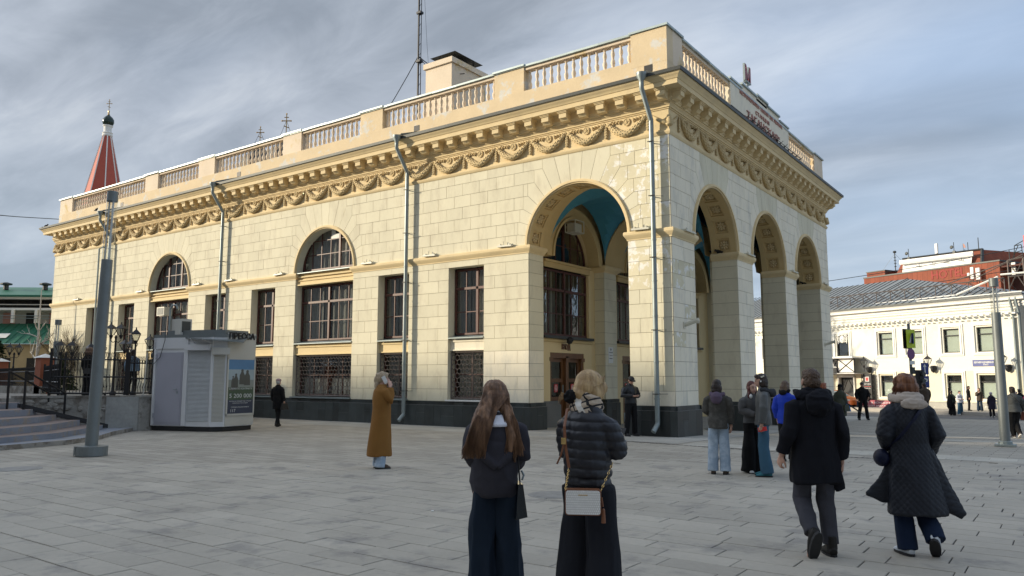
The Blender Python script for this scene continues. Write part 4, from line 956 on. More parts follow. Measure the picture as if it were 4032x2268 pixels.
def handrail(dx, dy, lab):
    t = MB(); P = [(-15.23, -11.39, .76, 1.87), (-15.87, -9.98, .45, 1.2), (-15.9, -8.75, .02, 1.17)]
    P = [(x + dx, y + dy, a, b) for x, y, a, b in P]
    h = thing('handrail', lab, 'handrail', P[0][:3]); o = Vector(P[0][:3])
    for x, y, a, b in P: MB().bar(Vector((x, y, a)) - o, Vector((x, y, b)) - o, .05).build('post', 'iron', h)
    r = MB(); r.tube([Vector((x, y, b)) - o for x, y, a, b in P], .03, 8); r.build('rail', 'iron', h)
    return h
handrail(0, 0, 'black iron handrail on the open side of the terrace steps'); handrail(-.75, -.15, 'second black iron handrail set against the terrace wall')
t = MB(); 
for s in (0, .22): t.add([(-15.9 + s, -11.3, .80), (-15.8 + s, -11.3, .80), (-15.2 + s, -9.05, .12), (-15.3 + s, -9.05, .12), (-15.9 + s, -11.3, .92), (-15.8 + s, -11.3, .92), (-15.2 + s, -9.05, .24), (-15.3 + s, -9.05, .24)], [(0, 1, 2, 3), (4, 7, 6, 5), (0, 4, 5, 1), (1, 5, 6, 2), (2, 6, 7, 3), (3, 7, 4, 0)])
tag(t.build('pram_ramp', 'iron'), 'pair of black iron pram rails lying on the steps by the wall', 'ramp')
def iron_fence(a, b, z0, z1, lab, parts=True, step=.095, orn=True):
    a, b = Vector((*a, z0)), Vector((*b, z0)); n = max(1, int((b - a).length / step)); d = (b - a) / n; H = z1 - z0; h = thing('iron_fence', lab, 'fence', a)
    for i in (0, n): MB().bar(d * i, d * i + Vector((0, 0, H * 1.08)), .07).build('post', 'iron', h)
    r = MB(); 
    for z in (.06, H * .42, H * .82): r.bar(Vector((0, 0, z)), d * n + Vector((0, 0, z)), .035)
    r.build('rail', 'iron', h)
    k = MB(); u = d.normalized(); nn = Vector((-u.y, u.x, 0))
    k.tube([(0, 0, .06), nn * .05 + Vector((0, 0, H * .2)), nn * -.04 + Vector((0, 0, H * .36)), (0, 0, H * .5), (0, 0, H * .97)], .012, 4)
    k.tube([(0, 0, H * .82), u * .05 + Vector((0, 0, H * .93)), u * .02 + Vector((0, 0, H))], .008, 4); k.tube([(0, 0, H * .82), u * -.05 + Vector((0, 0, H * .93)), u * -.02 + Vector((0, 0, H))], .008, 4)
    k.ell(nn * .05 + Vector((0, 0, H * .2)), (.022, .022, .03), 5, 3)
    if parts:
        me = k.mesh('picket', 'iron')
        for i in range(1, n): inst(me, 'picket', h, d * i)
    else:
        s = MB()
        for i in range(1, n):
            o = len(s.v); s.v += [tuple(Vector(v) + d * i) for v in k.v]; s.f += [tuple(q + o for q in f) for f in k.f]; s.t += k.t; s.mi += k.mi
        tag(s.build('pickets', 'iron', h), kind='stuff')
iron_fence((-17.07, -9.94), (-15.55, -8.27), 1.12, 2.52, 'black wrought-iron fence along the terrace edge above the rubble wall')
iron_fence((-15.50, -8.22), (-15.9, -5.3), 1.12, 2.40, 'black wrought-iron fence running back beside the kiosk')
iron_fence((-24.2, -7.0), (-36.5, -4.8), 1.1, 2.15, 'low black iron fence farther back between brick pillars', step=.14)
iron_fence((-17.2, -9.6), (-24, -7.2), 1.1, 2.15, 'black iron fence behind the two women on the terrace', step=.16)
for x, y, l_ in ((-33.6, -5.2, 'orange brick pillar with a white cap at the far left edge'), (-24.4, -7.05, 'orange brick pillar with a white cap near the station corner')):
    p = thing('brick_pillar', l_, 'pillar', (x, y, 1.05)); t = MB(); t.box(-.25, -.25, 0, .25, .25, 1.45); t.build('shaft', 'obrick', p); t = MB(); t.add([(-.33, -.33, 1.45), (.33, -.33, 1.45), (.33, .33, 1.45), (-.33, .33, 1.45), (0, 0, 1.62)], [(3, 2, 1, 0), (0, 1, 4), (1, 2, 4), (2, 3, 4), (3, 0, 4)]); t.build('cap', 'white', p)
wl = MB(); wl.box(-46, -7.3, 1.0, -24, -7.1, 1.35); tag(wl.build('low_wall', 'conc', rot=(0, 0, 0)), 'low pale wall at the foot of the back terrace fence', 'wall')
lan = MB(); lan.add([(s * r, t_ * r, z) for z, r in ((0, .045), (.16, .10), (.17, .115), (.30, .0)) for s, t_ in ((-1, -1), (1, -1), (1, 1), (-1, 1))], [(8, 9, 13, 12), (9, 10, 14, 13), (10, 11, 15, 14), (11, 8, 12, 15), (8, 11, 10, 9)])
lan.ell((0, 0, .31), (.018, .018, .035), 6, 4); lan.lathe([(.02, -.10), (.05, -.02), (.05, 0)], 8)
for s, t_ in ((-1, -1), (1, -1), (1, 1), (-1, 1)): lan.bar((s * .045, t_ * .045, 0), (s * .10, t_ * .10, .16), .014)
lan_me = lan.mesh('lamp_frame', 'iron'); lg = MB(); lg.add([(s * r, t_ * r, z) for z, r in ((0.005, .042), (.16, .094)) for s, t_ in ((-1, -1), (1, -1), (1, 1), (-1, 1))], [(0, 1, 5, 4), (1, 2, 6, 5), (2, 3, 7, 6), (3, 0, 4, 7)]); lg_me = lg.mesh('lamp_pane', 'lens')
def lantern_post(x, y, z0, H, lab, rz=0, k=1.35):
    h = thing('lantern_post', lab, 'street lamp', (x, y, z0), rz, 'lantern posts on the terrace')
    p = MB(); p.lathe([(.10, 0), (.10, .12), (.06, .18), (.045, .3), (.04, H * .5), (.055, H * .5 + .03), (.035, H * .5 + .06), (.032, H - .55), (.05, H - .5), (.02, H - .42)], 8)
    for s in (-1, 1): p.tube([(0, 0, H - .62), (s * .10, 0, H - .68), (s * .20, 0, H - .60), (s * .19, 0, H - .50)], .013, 6)
    p.build('post', 'iron', h, smooth=50)
    for s in (-1, 1): a = inst(lan_me, 'lamp_head', h, (s * .19, 0, H - .31 * k), (0, 0, 0), (k, k, k)); inst(lg_me, 'lamp_pane', a)
for x, y, H, l_, rz in ((-19.1, -8.6, 1.95, 'twin lantern post standing left of the tall grey lamp pole', .8), (-17.7, -7.6, 2.55, 'tallest twin lantern post, just right of the grey lamp pole', .5), (-17.0, -7.25, 2.35, 'twin lantern post in front of the second small window', -.5), (-19.3, -6.3, 2.1, 'shorter twin lantern post right behind the tallest one', .2),
        (-19.5, -5.2, 2.3, 'twin lantern post half hidden behind the kiosk', .3), (-30.6, -5.8, 2.25, 'twin lantern post far left before the green-roofed building', .9), (-20.3, -7.0, 1.95, 'twin lantern post hidden behind the grey lamp pole', 1.4)): lantern_post(x, y, TZ, H, l_, rz)

# ================================================================ TALL LIGHT COLUMNS
def light_column(x, y, z0, H, hg, r, lab, base=0, band=None, lean=0.0):
    h = thing('light_column', lab, 'street lamp', (x, y, z0)); h.rotation_euler = Matrix.Rotation(lean, 3, camF).to_euler()
    t = MB(); t.lathe([(r * 1.12, 0), (r * 1.05, H - hg - .6), (r, H - hg)], 20); t.build('pole', 'grpole', h, smooth=40)
    t = MB(); t.lathe([(r * .97, H - hg), (r * .97, H - .22)], 20); t.build('glass_tube', 'lens', h, smooth=40)
    for a in (0, 2.1, 4.2): MB().tube([(r * .45 * cos(a), r * .45 * sin(a), H - hg), (r * .45 * cos(a), r * .45 * sin(a), H - .22)], r * .16, 6).build('lamp_tube', 'frost', h)
    t = MB(); t.lathe([(r * 1.02, H - .22), (r * 1.02, H), (r * .9, H + .01)], 20); t.build('cap', 'grpole', h, smooth=40)
    if base == 1:
        t = MB()
        for s in (-1, 1):
            n = 10; o_ = s * .012; vs = []
            for i in range(n + 1):
                a = -pi / 2 + pi * i / n; R = .33
                vs.append((o_ + s * (R * cos(a) if abs(sin(a)) < .99 else 0), (R) * sin(a)))
            for (xa, ya), (xb, yb) in zip(vs, vs[1:]): t.quad((xa, ya, 0), (xb, yb, 0), (xb, yb, .2), (xa, ya, .2)); t.quad((xa, ya, .2), (xb, yb, .2), (0, 0, .22), (0, 0, .22))
        t.build('base_cover', 'grpole', h)
    elif base == 2: t = MB(); t.box(-.24, -.24, 0, .24, .24, .05); t.lathe([(r * 1.5, .05), (r * 1.5, .12), (r * 1.1, .14)], 12); t.build('base_plate', 'zinc', h)
    if band: t = MB(); t.lathe([(r * 1.09, band), (r * 1.09, band + .10)], 20); t.build('reflective_band', mat('orange_yellow_tape', (.75, .42, .05), .4, .2), h)
light_column(-7.89, -12.94, 0, 5.85, 1.55, .115, 'tall grey light column with glass top left of the kiosk', 1, None, radians(1.3))
light_column(7.97, 2.96, gz(8, 2.96), 4.45, .92, .11, 'grey light column with glass top and orange band near the right edge', 2, .99)
light_column(-26.8, -5.6, TZ, 3.2, .95, .13, 'slim light column in front of the far station corner')

# ================================================================ PRESS KIOSK
KI = thing('press_kiosk', 'grey closed press kiosk with roller shutters and side poster', 'kiosk', (-13.6, -7.35, 0)); KO = Vector((-13.6, -7.35, 0))
M_['kal'] = mat('brushed_kiosk_panel', (.66, .67, .68), .45, .1, 1.5, 30, .05, .002, metal=.1); M_['kdoor'] = mat('violet_grey_door', (.36, .36, .41), .5, .08)
M_['kbei'] = mat('beige_kiosk_panel', (.50, .49, .44), .55, .1)
FP = [(-14.85, -7.75), (-13.6, -7.35), (-12.62, -7.04), (-12.38, -6.72), (-12.45, -5.60), (-14.9, -5.7)]
FPl = [(x - KO.x, y - KO.y) for x, y in FP]
t = MB(); slab(t, FPl, .14, 2.98); t.build('cabin', 'kal', KI)
t = MB(); c_ = (sum(p[0] for p in FPl) / 6, sum(p[1] for p in FPl) / 6); slab(t, [((x - c_[0]) * .97 + c_[0], (y - c_[1]) * .97 + c_[1]) for x, y in FPl], 0, .14); t.build('base', 'black', KI)
def face(i, j=None):
    a = Vector(FPl[i]); b = Vector(FPl[(i + 1) if j is None else j]); u = (b - a).normalized(); n_ = Vector((u.y, -u.x)); Ln = (b - a).length
    return (lambda s, w, z: (a.x + u.x * s + n_.x * w, a.y + u.y * s + n_.y * w, z)), Ln
f0, L0 = face(0); f1, L1 = face(1); f2, L2 = face(2); f3, L3 = face(3)
t = MB(); t.box(.02, 0, .16, .10, .03, 2.98, fn=f0); t.box(L0 - .09, 0, .16, L0 - .0, .035, 2.98, fn=f0); t.box(0, 0, 2.62, L0, .03, 2.98, fn=f0); t.box(L1 - .06, 0, .16, L1, .035, 2.98, fn=f1); t.box(0, 0, .16, .07, .036, 2.98, fn=f1); t.build('frame', 'kal', KI)
t = MB(); t.box(.14, 0, .17, L0 - .12, .025, 2.50, fn=f0); t.box(.19, .025, .25, L0 - .17, .035, 2.44, fn=f0); dr_ = t.build('door', 'kdoor', KI)
t = MB(); t.tube([f0(L0 - .28, .05, 1.32), f0(L0 - .28, .08, 1.32), f0(L0 - .40, .085, 1.31)], .012, 6); t.box(L0 - .31, .03, 1.18, L0 - .26, .045, 1.25, fn=f0); t.build('handle', 'zinc', dr_)
t = MB(); 
for z in (.4, 2.3): t.box(.10, .02, z, .15, .045, z + .14, fn=f0)
t.build('hinge', 'kdoor', dr_)
for i in range(56):
    z = .30 + i * .0405; t = MB(); t.add([f1(.09, .0, z), f1(L1 - .08, .0, z), f1(L1 - .08, .022, z + .02), f1(.09, .022, z + .02), f1(L1 - .08, .004, z + .038), f1(.09, .004, z + .038)], [(0, 1, 2, 3), (3, 2, 4, 5)]); t.build('shutter_slat', 'alum', KI)
for i in range(52):
    z = .30 + i * .0405; t = MB(); t.add([f2(.03, .0, z), f2(L2 - .03, .0, z), f2(L2 - .03, .02, z + .02), f2(.03, .02, z + .02), f2(L2 - .03, .004, z + .038), f2(.03, .004, z + .038)], [(0, 1, 2, 3), (3, 2, 4, 5)]); t.build('shutter_slat', 'kbei', KI)
t = MB(); t.box(.02, 0, 2.56, L1 - .03, .14, 2.74, fn=f1); t.build('shutter_box', 'kal', KI); t = MB(); t.box(-.03, 0, 2.42, L2 + .12, .16, 2.64, fn=f2); t.build('shutter_box', 'kbei', KI)
t = MB(); t.box(.03, 0, .16, L3, .02, 3.12, fn=f3); t.build('side_panel', 'kbei', KI)
ex = [((x - c_[0]) * 1.02 + c_[0], (y - c_[1]) * 1.02 + c_[1]) for x, y in FPl]; t = MB(); slab(t, ex, 2.98, 3.08); slab(t, [((x - c_[0]) * .8 + c_[0] + .1, (y - c_[1]) * .8 + c_[1]) for x, y in FPl], 3.08, 3.22); t.build('roof', 'grpole', KI)
t = MB(); cn = [f1(-.05, .05, 2.98), f1(L1 + .1, .55, 2.90), f3(.3, .45, 2.84), f3(.75, .05, 2.98)]; t.add(cn + [(x, y, z - .035) for x, y, z in cn], [(0, 1, 2, 3), (7, 6, 5, 4), (0, 4, 5, 1), (1, 5, 6, 2), (2, 6, 7, 3)]); t.build('canopy', 'grpole', KI)
t = MB(); t.tube([f1(.3, .02, 2.8), f1(.35, .3, 2.93)], .012, 5); t.tube([f1(1.0, .02, 2.78), f1(1.0, .5, 2.88)], .012, 5); t.build('canopy_bracket', 'kal', KI)
t = MB(); t.text('ПРЕССА', .27, .03, lambda u, w, z: f3(.55 + u, .02 + w, 3.02 + z), width=1.0, bold=.008); t.build('lettering', 'black', KI)
t = MB(); t.box(.06, .0, .52, L3 - .05, .05, 2.30, fn=f3); t.box(.02, .04, .48, L3 - .01, .06, .54, fn=f3); t.box(.02, .04, 2.27, L3 - .01, .06, 2.33, fn=f3); t.box(.02, .04, .48, .07, .06, 2.33, fn=f3); t.box(L3 - .06, .04, .48, L3 - .01, .06, 2.33, fn=f3); pf = t.build('poster_frame', 'kbei', KI)
def pmat(n, c): 
    if n not in M_: M_[n] = mat('print_' + n, c, .35, .18, 3)
    return n
bands = [(1.95, 2.27, 'pblue', (.07, .20, .38)), (1.62, 1.95, 'ppale', (.30, .38, .42)), (1.38, 1.62, 'phaze', (.22, .25, .23)), (.98, 1.38, 'pgreen', (.05, .085, .05)), (.54, .98, 'pdark', (.035, .045, .075))]
for a, b, n_, c in bands: t = MB(); t.box(.07, .05, a, L3 - .06, .053, b, fn=f3); t.build('poster_print', pmat(n_, c), pf)
t = MB()
for x_, z_, r_ in ((.36, 1.62, .09), (.60, 1.75, .11), (.80, 1.72, .12), (.25, 1.55, .07)):
    t.prism([(x_ + r_ * .45 * cos(a), z_ + .16 + r_ * .5 * sin(a)) for a in np.linspace(0, 2 * pi, 10)[:-1]], f3, .053, .056); t.prism([(x_ - r_, z_ - .28), (x_ + r_, z_ - .28), (x_ + r_ * .9, z_ + .02), (x_ + r_ * .4, z_ + .12), (x_ - r_ * .4, z_ + .12), (x_ - r_ * .9, z_ + .02)], f3, .053, .0555)
t.build('poster_figures', pmat('pfig', (.07, .075, .07)), pf)
M_['pwhite'] = mat('print_white', (.60, .62, .62), .4, .05)
t = MB(); cxp = L3 / 2
for s_, z_, h_, wd in (('СЛУЖИ ПО КОНТРАКТУ', 1.33, .08, .9), ('5 200 000', 1.10, .19, .86), ('РУБЛЕЙ ЗА ПЕРВЫЙ ГОД СЛУЖБЫ', .93, .04, .84), ('ПОДРОБНОСТИ НА САЙТЕ', .87, .04, .6), ('СЛУЖБА ПО КОНТРАКТУ', .74, .05, .7)): t.text(s_, h_, .003, lambda u, w, z: f3(cxp + u, .056 + w, z_ + z), width=wd)
t.text('117', .14, .003, lambda u, w, z: f3(.28 + u, .056 + w, .63 + z)); t.build('poster_lettering', 'pwhite', pf)
ACK = thing('outdoor_air_unit', 'grey air conditioner box standing on the kiosk roof with a bent pipe', 'air conditioner', (-14.15, -7.25, 3.08)); t = MB(); t.box(-.26, -.2, 0, .26, .2, .52); t.build('casing', 'kbei', ACK); t = MB(); t.tube([(-.3, -.25, -.4), (-.3, -.25, .85), (-.2, -.25, .98), (-.02, -.22, .98), (.05, -.2, .85)], .03, 6); t.build('vent_pipe', 'zinc', ACK); t = MB(); t.box(.261, -.15, .08, .27, .15, .44); t.build('fan_grille', 'dkmetal', ACK)
t = MB(); t.tube([(-15.0, -7.9, 2.5), (-15.02, -7.95, 1.2), (-15.12, -8.2, .35), (-15.2, -8.3, .12)], .018, 6); tag(t.build('cable', 'kbei'), 'pale cable hanging down beside the kiosk to the ground', 'cable')
t = MB(); t.tube([(-15.2, -8.3, .02), (-15.22, -8.35, .24)], .05, 8); tag(t.build('pipe_stub', 'tread'), 'short red-brown pipe stub standing at the kiosk corner', 'pipe')
t = MB(); t.tube([f0(-.12, .02, 2.45), f0(.02, .06, 2.1), f0(.3, .06, 2.35), f0(.5, .1, 2.9), f0(.45, .05, 3.3)], .012, 5); t.ell(f0(-.05, .03, 2.42), (.05, .05, .09), 8, 5); t.build('wiring', 'dkmetal', KI)
# ================================================================ BUILDINGS AROUND THE SQUARE
M_['wwall'] = mat('warm_white_stucco', (.76, .735, .64), .9, .06, 1.2, 10, .3, .02, col2=(.72, .66, .52), c2=(.55, .75), s2=.5)
M_['wlow'] = mat('yellowed_stucco', (.72, .67, .51), .9, .08, 1.2, 10, .3, .02)
M_['wtrim'] = mat('white_trim', (.80, .79, .74), .8, .05)
M_['wplinth'] = mat('grey_plinth', (.40, .385, .34), .9, .15, 2, col2=(.66, .64, .58), c2=(.60, .66), s2=3)
M_['froof'] = mat('grey_seam_roof', (.25, .27, .275), .5, .1, metal=.2); M_['blind'] = mat('pale_green_blind', (.66, .72, .62), .8, .04)
M_['brick'] = brickmat('red_brick', (.27, .075, .038), 0, .75, 1.0, .36, .03, stain=.3)
WB = thing('theatre_building', 'two-storey cream-white building with framed windows, wall lanterns and grey seam roof', 'building', (WP.x, WP.y, -.9))
WBi = Matrix.Translation((WP.x, WP.y, -.9)).inverted()
def fT(u, w, z): p = WP + WU * u + WN * w; return (p.x - WP.x, p.y - WP.y, z + .9)
upw = [(14.26, 16.22), (9.9, 11.89), (7.24, 9.25), (4.17, 6.13), (1.5, 3.49), (18.6, 20.6), (23, 25), (27.2, 29.2), (31.5, 33.5)]
low = [(10.04, 11.89), (7.29, 9.24), (4.2, 6.05), (1.6, 3.53), (18.6, 20.6), (23, 25)]
opsT = [op(a + .36, b - .32, 3.65, 5.50) for a, b in upw] + [op(a + .36, b - .32, .18, 1.93) for a, b in low] + [op(14.2, 15.72, -.7, 1.77)]
def sheet2(mb, fn, u0, u1, z0, z1, ops, mi=0):
    us = sorted({u0, u1} | {o[k] for o in ops for k in ('u0', 'u1')}); zs = sorted({z0, z1} | {o[k] for o in ops for k in ('z0', 'z1')})
    us = [u for u in us if u0 <= u <= u1]; zs = [z for z in zs if z0 <= z <= z1]
    for a, b in zip(us, us[1:]):
        for p, q in zip(zs, zs[1:]):
            if any(o['u0'] < (a + b) / 2 < o['u1'] and o['z0'] < (p + q) / 2 < o['z1'] for o in ops): continue
            mb.quad(fn(a, 0, p), fn(b, 0, p), fn(b, 0, q), fn(a, 0, q), mi=mi)
t = MB(); sheet2(t, fT, 0, 40, 2.24, 6.9, opsT); sheet2(t, fT, 0, 40, -1.6, 2.24, opsT, 1); t.quad(fT(0, 0, -1.6), fT(0, -12, -1.6), fT(0, -12, 7.6), fT(0, 0, 7.6)); t.quad(fT(40, 0, -1.6), fT(40, -12, -1.6), fT(40, -12, 7.6), fT(40, 0, 7.6)); t.quad(fT(40, -12, -1.6), fT(0, -12, -1.6), fT(0, -12, 7.6), fT(40, -12, 7.6))
for o in opsT: reveal(t, fT, o, 0, -.3)
t.build('wall', ['wwall', 'wlow'], WB)
t = MB(); t.box(-.05, 0, -1.6, 13.9, .05, -.18, fn=fT); t.box(-.05, .0, -.18, 13.9, .08, -.12, fn=fT); t.box(16.0, 0, -1.6, 40, .05, -.18, fn=fT); t.build('plinth', 'wplinth', WB)
for i, (a, b) in enumerate(upw + low):
    z0, z1 = (3.65, 5.50) if i < len(upw) else (.18, 1.93)
    s = MB()
    for e, w in ((.33, .07), (.22, .11)):
        A, B, P, Q = a + .36 - e, b - .32 + e, z0 - e * .72, z1 + e
        for x0, zz0, x1, zz1 in ((A, P, A + .09, Q), (B - .09, P, B, Q), (A + .09, Q - .09, B - .09, Q), (A + .09, P, B - .09, P + .09)): s.box(x0, 0, zz0, x1, w, zz1, fn=fT)
    s.box(a + .30, 0, z0 - .10, b - .26, .14, z0 - .05, fn=fT); s.build('window_surround', 'wtrim', WB)
    x0, x1 = a + .36, b - .32; f = MB(); f.box(x0, -.24, z0, x0 + .08, -.14, z1, fn=fT); f.box(x1 - .08, -.24, z0, x1, -.14, z1, fn=fT); f.box(x0, -.24, z1 - .07, x1, -.14, z1, fn=fT); f.box(x0, -.24, z0, x1, -.14, z0 + .07, fn=fT); f.box(x0, -.24, z1 - .55, x1, -.14, z1 - .48, fn=fT)
    wo = f.build('window', 'black', WB)
    for p, q in ((z0 + .07, z1 - .55), (z1 - .48, z1 - .07)): MB().box(x0 + .08, -.20, p, x1 - .08, -.195, q, fn=fT).build('pane', 'lens', wo)
    bl = MB(); dark = i == 0 or i > 5 and i < len(upw)
    bl.quad(fT(x0, -.27, z0), fT(x1, -.27, z0), fT(x1, -.27, z1 - (0 if i < len(upw) else .5)), fT(x0, -.27, z1 - (0 if i < len(upw) else .5))); bl.build('blind', 'dark' if dark else 'blind', wo)
    if i >= len(upw): bl = MB(); bl.quad(fT(x0, -.35, z1 - .55), fT(x1, -.35, z1 - .55), fT(x1, -.35, z1), fT(x0, -.35, z1)); bl.build('recess', 'dark', wo)
t = MB()
def sweepT(prof, u0, u1, nm, m_):
    t = MB(); vs = [fT(u, w, z) for u in (u0, u1) for w, z in prof]; k = len(prof); t.add(vs, [(q, q + 1, k + q + 1, k + q) for q in range(k - 1)] + [tuple(range(k))]); return t.build(nm, m_, WB)
sweepT([(0, 6.62), (.06, 6.62), (.08, 6.68), (.0, 6.72)], -.05, 40, 'string_course', 'wtrim')
sweepT([(0, 6.85), (.10, 6.85), (.14, 6.92), (.14, 7.0), (.22, 7.05), (.22, 7.14), (.20, 7.15), (.20, 7.30), (.55, 7.32), (.55, 7.46), (.62, 7.56), (.66, 7.60), (0, 7.62)], -.66, 40, 'cornice', 'wtrim')
dm = MB(); dm.box(-.11, .2, 7.19, .11, .50, 7.31); d_me = dm.mesh('modillion', 'wtrim'); dn = MB(); dn.box(-.12, .12, 6.93, .12, .20, 6.99); d2 = dn.mesh('dentil', 'wtrim')
for i in range(60):
    for me in (d_me, d2): inst(me, me.name, WB, fT(.1 + i * .46, 0, -.9), (0, 0, WR))
t = MB(); t.box(-.7, .0, 7.62, 40, .70, 7.68, fn=fT); t.box(-.7, .66, 7.60, 40, .74, 7.74, fn=fT); t.build('gutter', 'dkmetal', WB)
t = MB(); t.box(-.62, .52, 7.80, 7.5, .56, 7.87, fn=fT); t.build('eaves_flashing', 'wtrim', WB)
t = MB(); rp, rl_ = (13.6, -7, 10.8), (30, -7, 10.8)
t.add([fT(-.7, .6, 7.68), fT(40, .6, 7.68), fT(*rl_), fT(*rp), fT(-.7, -14, 7.68), fT(40, -14, 7.68)], [(0, 1, 2, 3), (0, 3, 4), (4, 3, 2, 5), (1, 5, 2)]); t.build('roof', 'froof', WB)
for i in range(62):
    u = -.4 + i * .62; p = Vector(fT(u, .6, 7.70)); top = 13.6
    if u < 14.3: k = (u + .7) / 14.3; q = Vector(fT(-.7 + 14.3 * min(1, (u + .7) / 14.3 + .0), .6 - 7.6 * k, 7.70 + 3.12 * k))
    else: q = Vector(fT(u, -7, 10.82))
    MB().bar(p, q, .035, .05).build('roof_seam', 'dkmetal', WB)
for i, (u, z0) in enumerate(((12.52, 2.5), (6.68, 2.5), (.93, 2.5))):
    h = thing('wall_lantern', ('black wall lantern beside the black and white canopy', 'black wall lantern between the middle windows of the white building', 'black wall lantern next to the drainpipes at the white building corner')[i], 'lantern', fWh(u, 0, z0), WR, 'wall lanterns on the white building')
    b = MB(); b.lathe([(.05, -.38), (.18, -.25), (.24, -.02), (.22, .12), (.16, .18)], 10, (0, .16, 0)); b.tube([(0, .3, .05), (0, .62, .06), (0, .8, .06)], .03, 6); b.lathe([(.01, -.34), (.04, -.18), (.02, -.05), (.07, .1)], 8, (0, .8, .1)); b.build('bracket', 'iron', h, smooth=40)
    l_ = inst(lan_me, 'lamp_head', h, (0, .8, .28), (0, 0, 0), (2.1, 2.1, 2.3)); inst(lg_me, 'lamp_pane', l_)
t = MB(); t.box(2.0, .0, 2.58, 4.0 - .4, .05, 3.06, fn=fT); sp = t.build('street_name_sign', mat('sign_blue', (.03, .05, .22), .4, .05), WB); M_['sblue'] = sp.data.materials[0]
t = MB(); t.text('ВЕРХНЯЯ РАДИЩЕВСКАЯ', .17, .01, lambda u, w, z: fT(2.75 - u, .05 + w, 2.86 + z), width=1.45, bold=.006); t.text('УЛИЦА', .11, .01, lambda u, w, z: fT(2.6 - u, .05 + w, 2.68 + z), bold=.003); t.build('sign_lettering', 'white', sp)
for u, b_ in ((.28, 1), (-.12, 0)):
    t = MB(); t.tube([fT(u, .5, 7.55), fT(u, .5, 7.25), fT(u + .05, .12, 6.3), fT(u + .05, .12, -.7)], .09, 8); t.build('drainpipe', 'zinc', WB, smooth=40)
# entrance with canopy and sign boards
t = MB(); t.box(13.1, 0, 3.42, 20, 1.5, 3.56, fn=fT); t.box(13.2, 0, 2.08, 20, 1.2, 2.14, fn=fT); t.build('canopy', 'wtrim', WB)
t = MB(); t.box(13.35, .98, 2.2, 15.05, 1.0, 3.4, fn=fT); t.box(15.1, .98, 2.2, 20, 1.0, 3.4, fn=fT); t.build('canopy_panel', 'wtrim', WB)
t = MB()
for a, b in ((13.3, 15.05), (15.1, 17)):
    t.bar(fT(a, 1.03, 2.2), fT(b, 1.03, 3.4), .05); t.bar(fT(a, 1.03, 3.4), fT(b, 1.03, 2.2), .05)
    for x in (a, b): t.bar(fT(x, 1.03, 2.15), fT(x, 1.03, 3.45), .07)
t.bar(fT(13.3, 1.03, 2.15), fT(20, 1.03, 2.15), .07); t.bar(fT(13.3, 1.03, 3.45), fT(20, 1.03, 3.45), .07); t.build('canopy_frame', 'black', WB)
t = MB(); t.text('БУКЕТ', .75, .05, lambda u, w, z: fT(16.6 - u, 1.08 + w, 2.98 + z), width=3.2, bold=.02); t.build('canopy_lettering', 'black', WB)
t = MB(); t.box(15.0, 1.12, 2.02, 19.5, 1.2, 2.62, fn=fT); nb = t.build('canopy_board', 'black', WB); t = MB(); t.text('ПРЕМЬЕРА', .26, .01, lambda u, w, z: fT(16.2 - u, 1.2 + w, 2.45 + z), bold=.006); t.text('театръ', .2, .01, lambda u, w, z: fT(16.2 - u, 1.2 + w, 2.2 + z)); t.build('board_lettering', mat('pale_blue_lettering', (.45, .5, .7), .5, .02), nb)
t = MB(); t.box(14.1, 0, -.9, 14.2, .15, 1.95, fn=fT); t.box(15.72, 0, -.9, 15.85, .15, 1.95, fn=fT); t.box(14.1, 0, 1.77, 15.85, .15, 1.95, fn=fT); t.build('door_surround', 'wtrim', WB)
t = MB(); t.box(14.2, -.25, -.9, 15.72, -.2, 1.77, fn=fT); t.bar(fT(14.2, -.18, .2), fT(15.0, -.18, 1.7), .04); t.bar(fT(15.72, -.18, .2), fT(15.0, -.18, 1.7), .04); t.build('door', 'black', WB)
AB = thing('poster_board', 'black framed playbill board with a red square left of the lower windows', 'sign', fWh(12.6, .3, -.66), WR)
t = MB(); t.box(-.38, -.1, 0, .42, .05, 2.75); t.build('panel', 'black', AB)
t = MB()
for a, b in ((-.62, -.42), (.46, .62)):
    for z in np.arange(.0, 2.7, .45): t.bar((a, 0, z), (b, 0, z + .45), .03); t.bar((b, 0, z), (a, 0, z + .45), .03)
    for x in (a, b): t.bar((x, 0, 0), (x, 0, 2.75), .04)
t.build('side_frame', 'black', AB)
t = MB(); t.box(-.15, .051, 2.08, .22, .06, 2.48); t.build('white_square', 'white', AB); t = MB(); t.box(-.10, .061, 2.13, .17, .066, 2.43); t.build('red_square', 'sr', AB)
t = MB(); t.text('СЕГОДНЯ', .2, .01, lambda u, w, z: (-u + .02, .06 + w, 1.85 + z), width=.66); t.text('Живой звук', .14, .01, lambda u, w, z: (-u + .02, .06 + w, 1.5 + z), width=.6); t.build('board_lettering', 'white', AB)
t = MB(); t.box(-.3, .051, 1.64, .35, .06, 1.67); t.build('red_line', 'sr', AB)
RB = thing('red_banner_barrier', 'low dark red barrier with white lettering below the lower windows', 'barrier', fWh(10.7, 1.6, -.86), WR)
t = MB(); t.add([(-2.5, -.5, 0), (3.0, -.5, 0), (3.0, .2, 0), (-2.5, .2, 0), (-2.5, -.5, .75), (3.0, -.5, .75), (3.0, -.1, .75), (-2.5, -.1, .75)], [(0, 1, 5, 4), (1, 2, 6, 5), (2, 3, 7, 6), (3, 0, 4, 7), (4, 5, 6, 7)]); t.build('panel', mat('dark_red_banner', (.26, .018, .035), .5, .1), RB)
sl = lambda u, w, z: (-u, .2 - .4 * z + w, z)
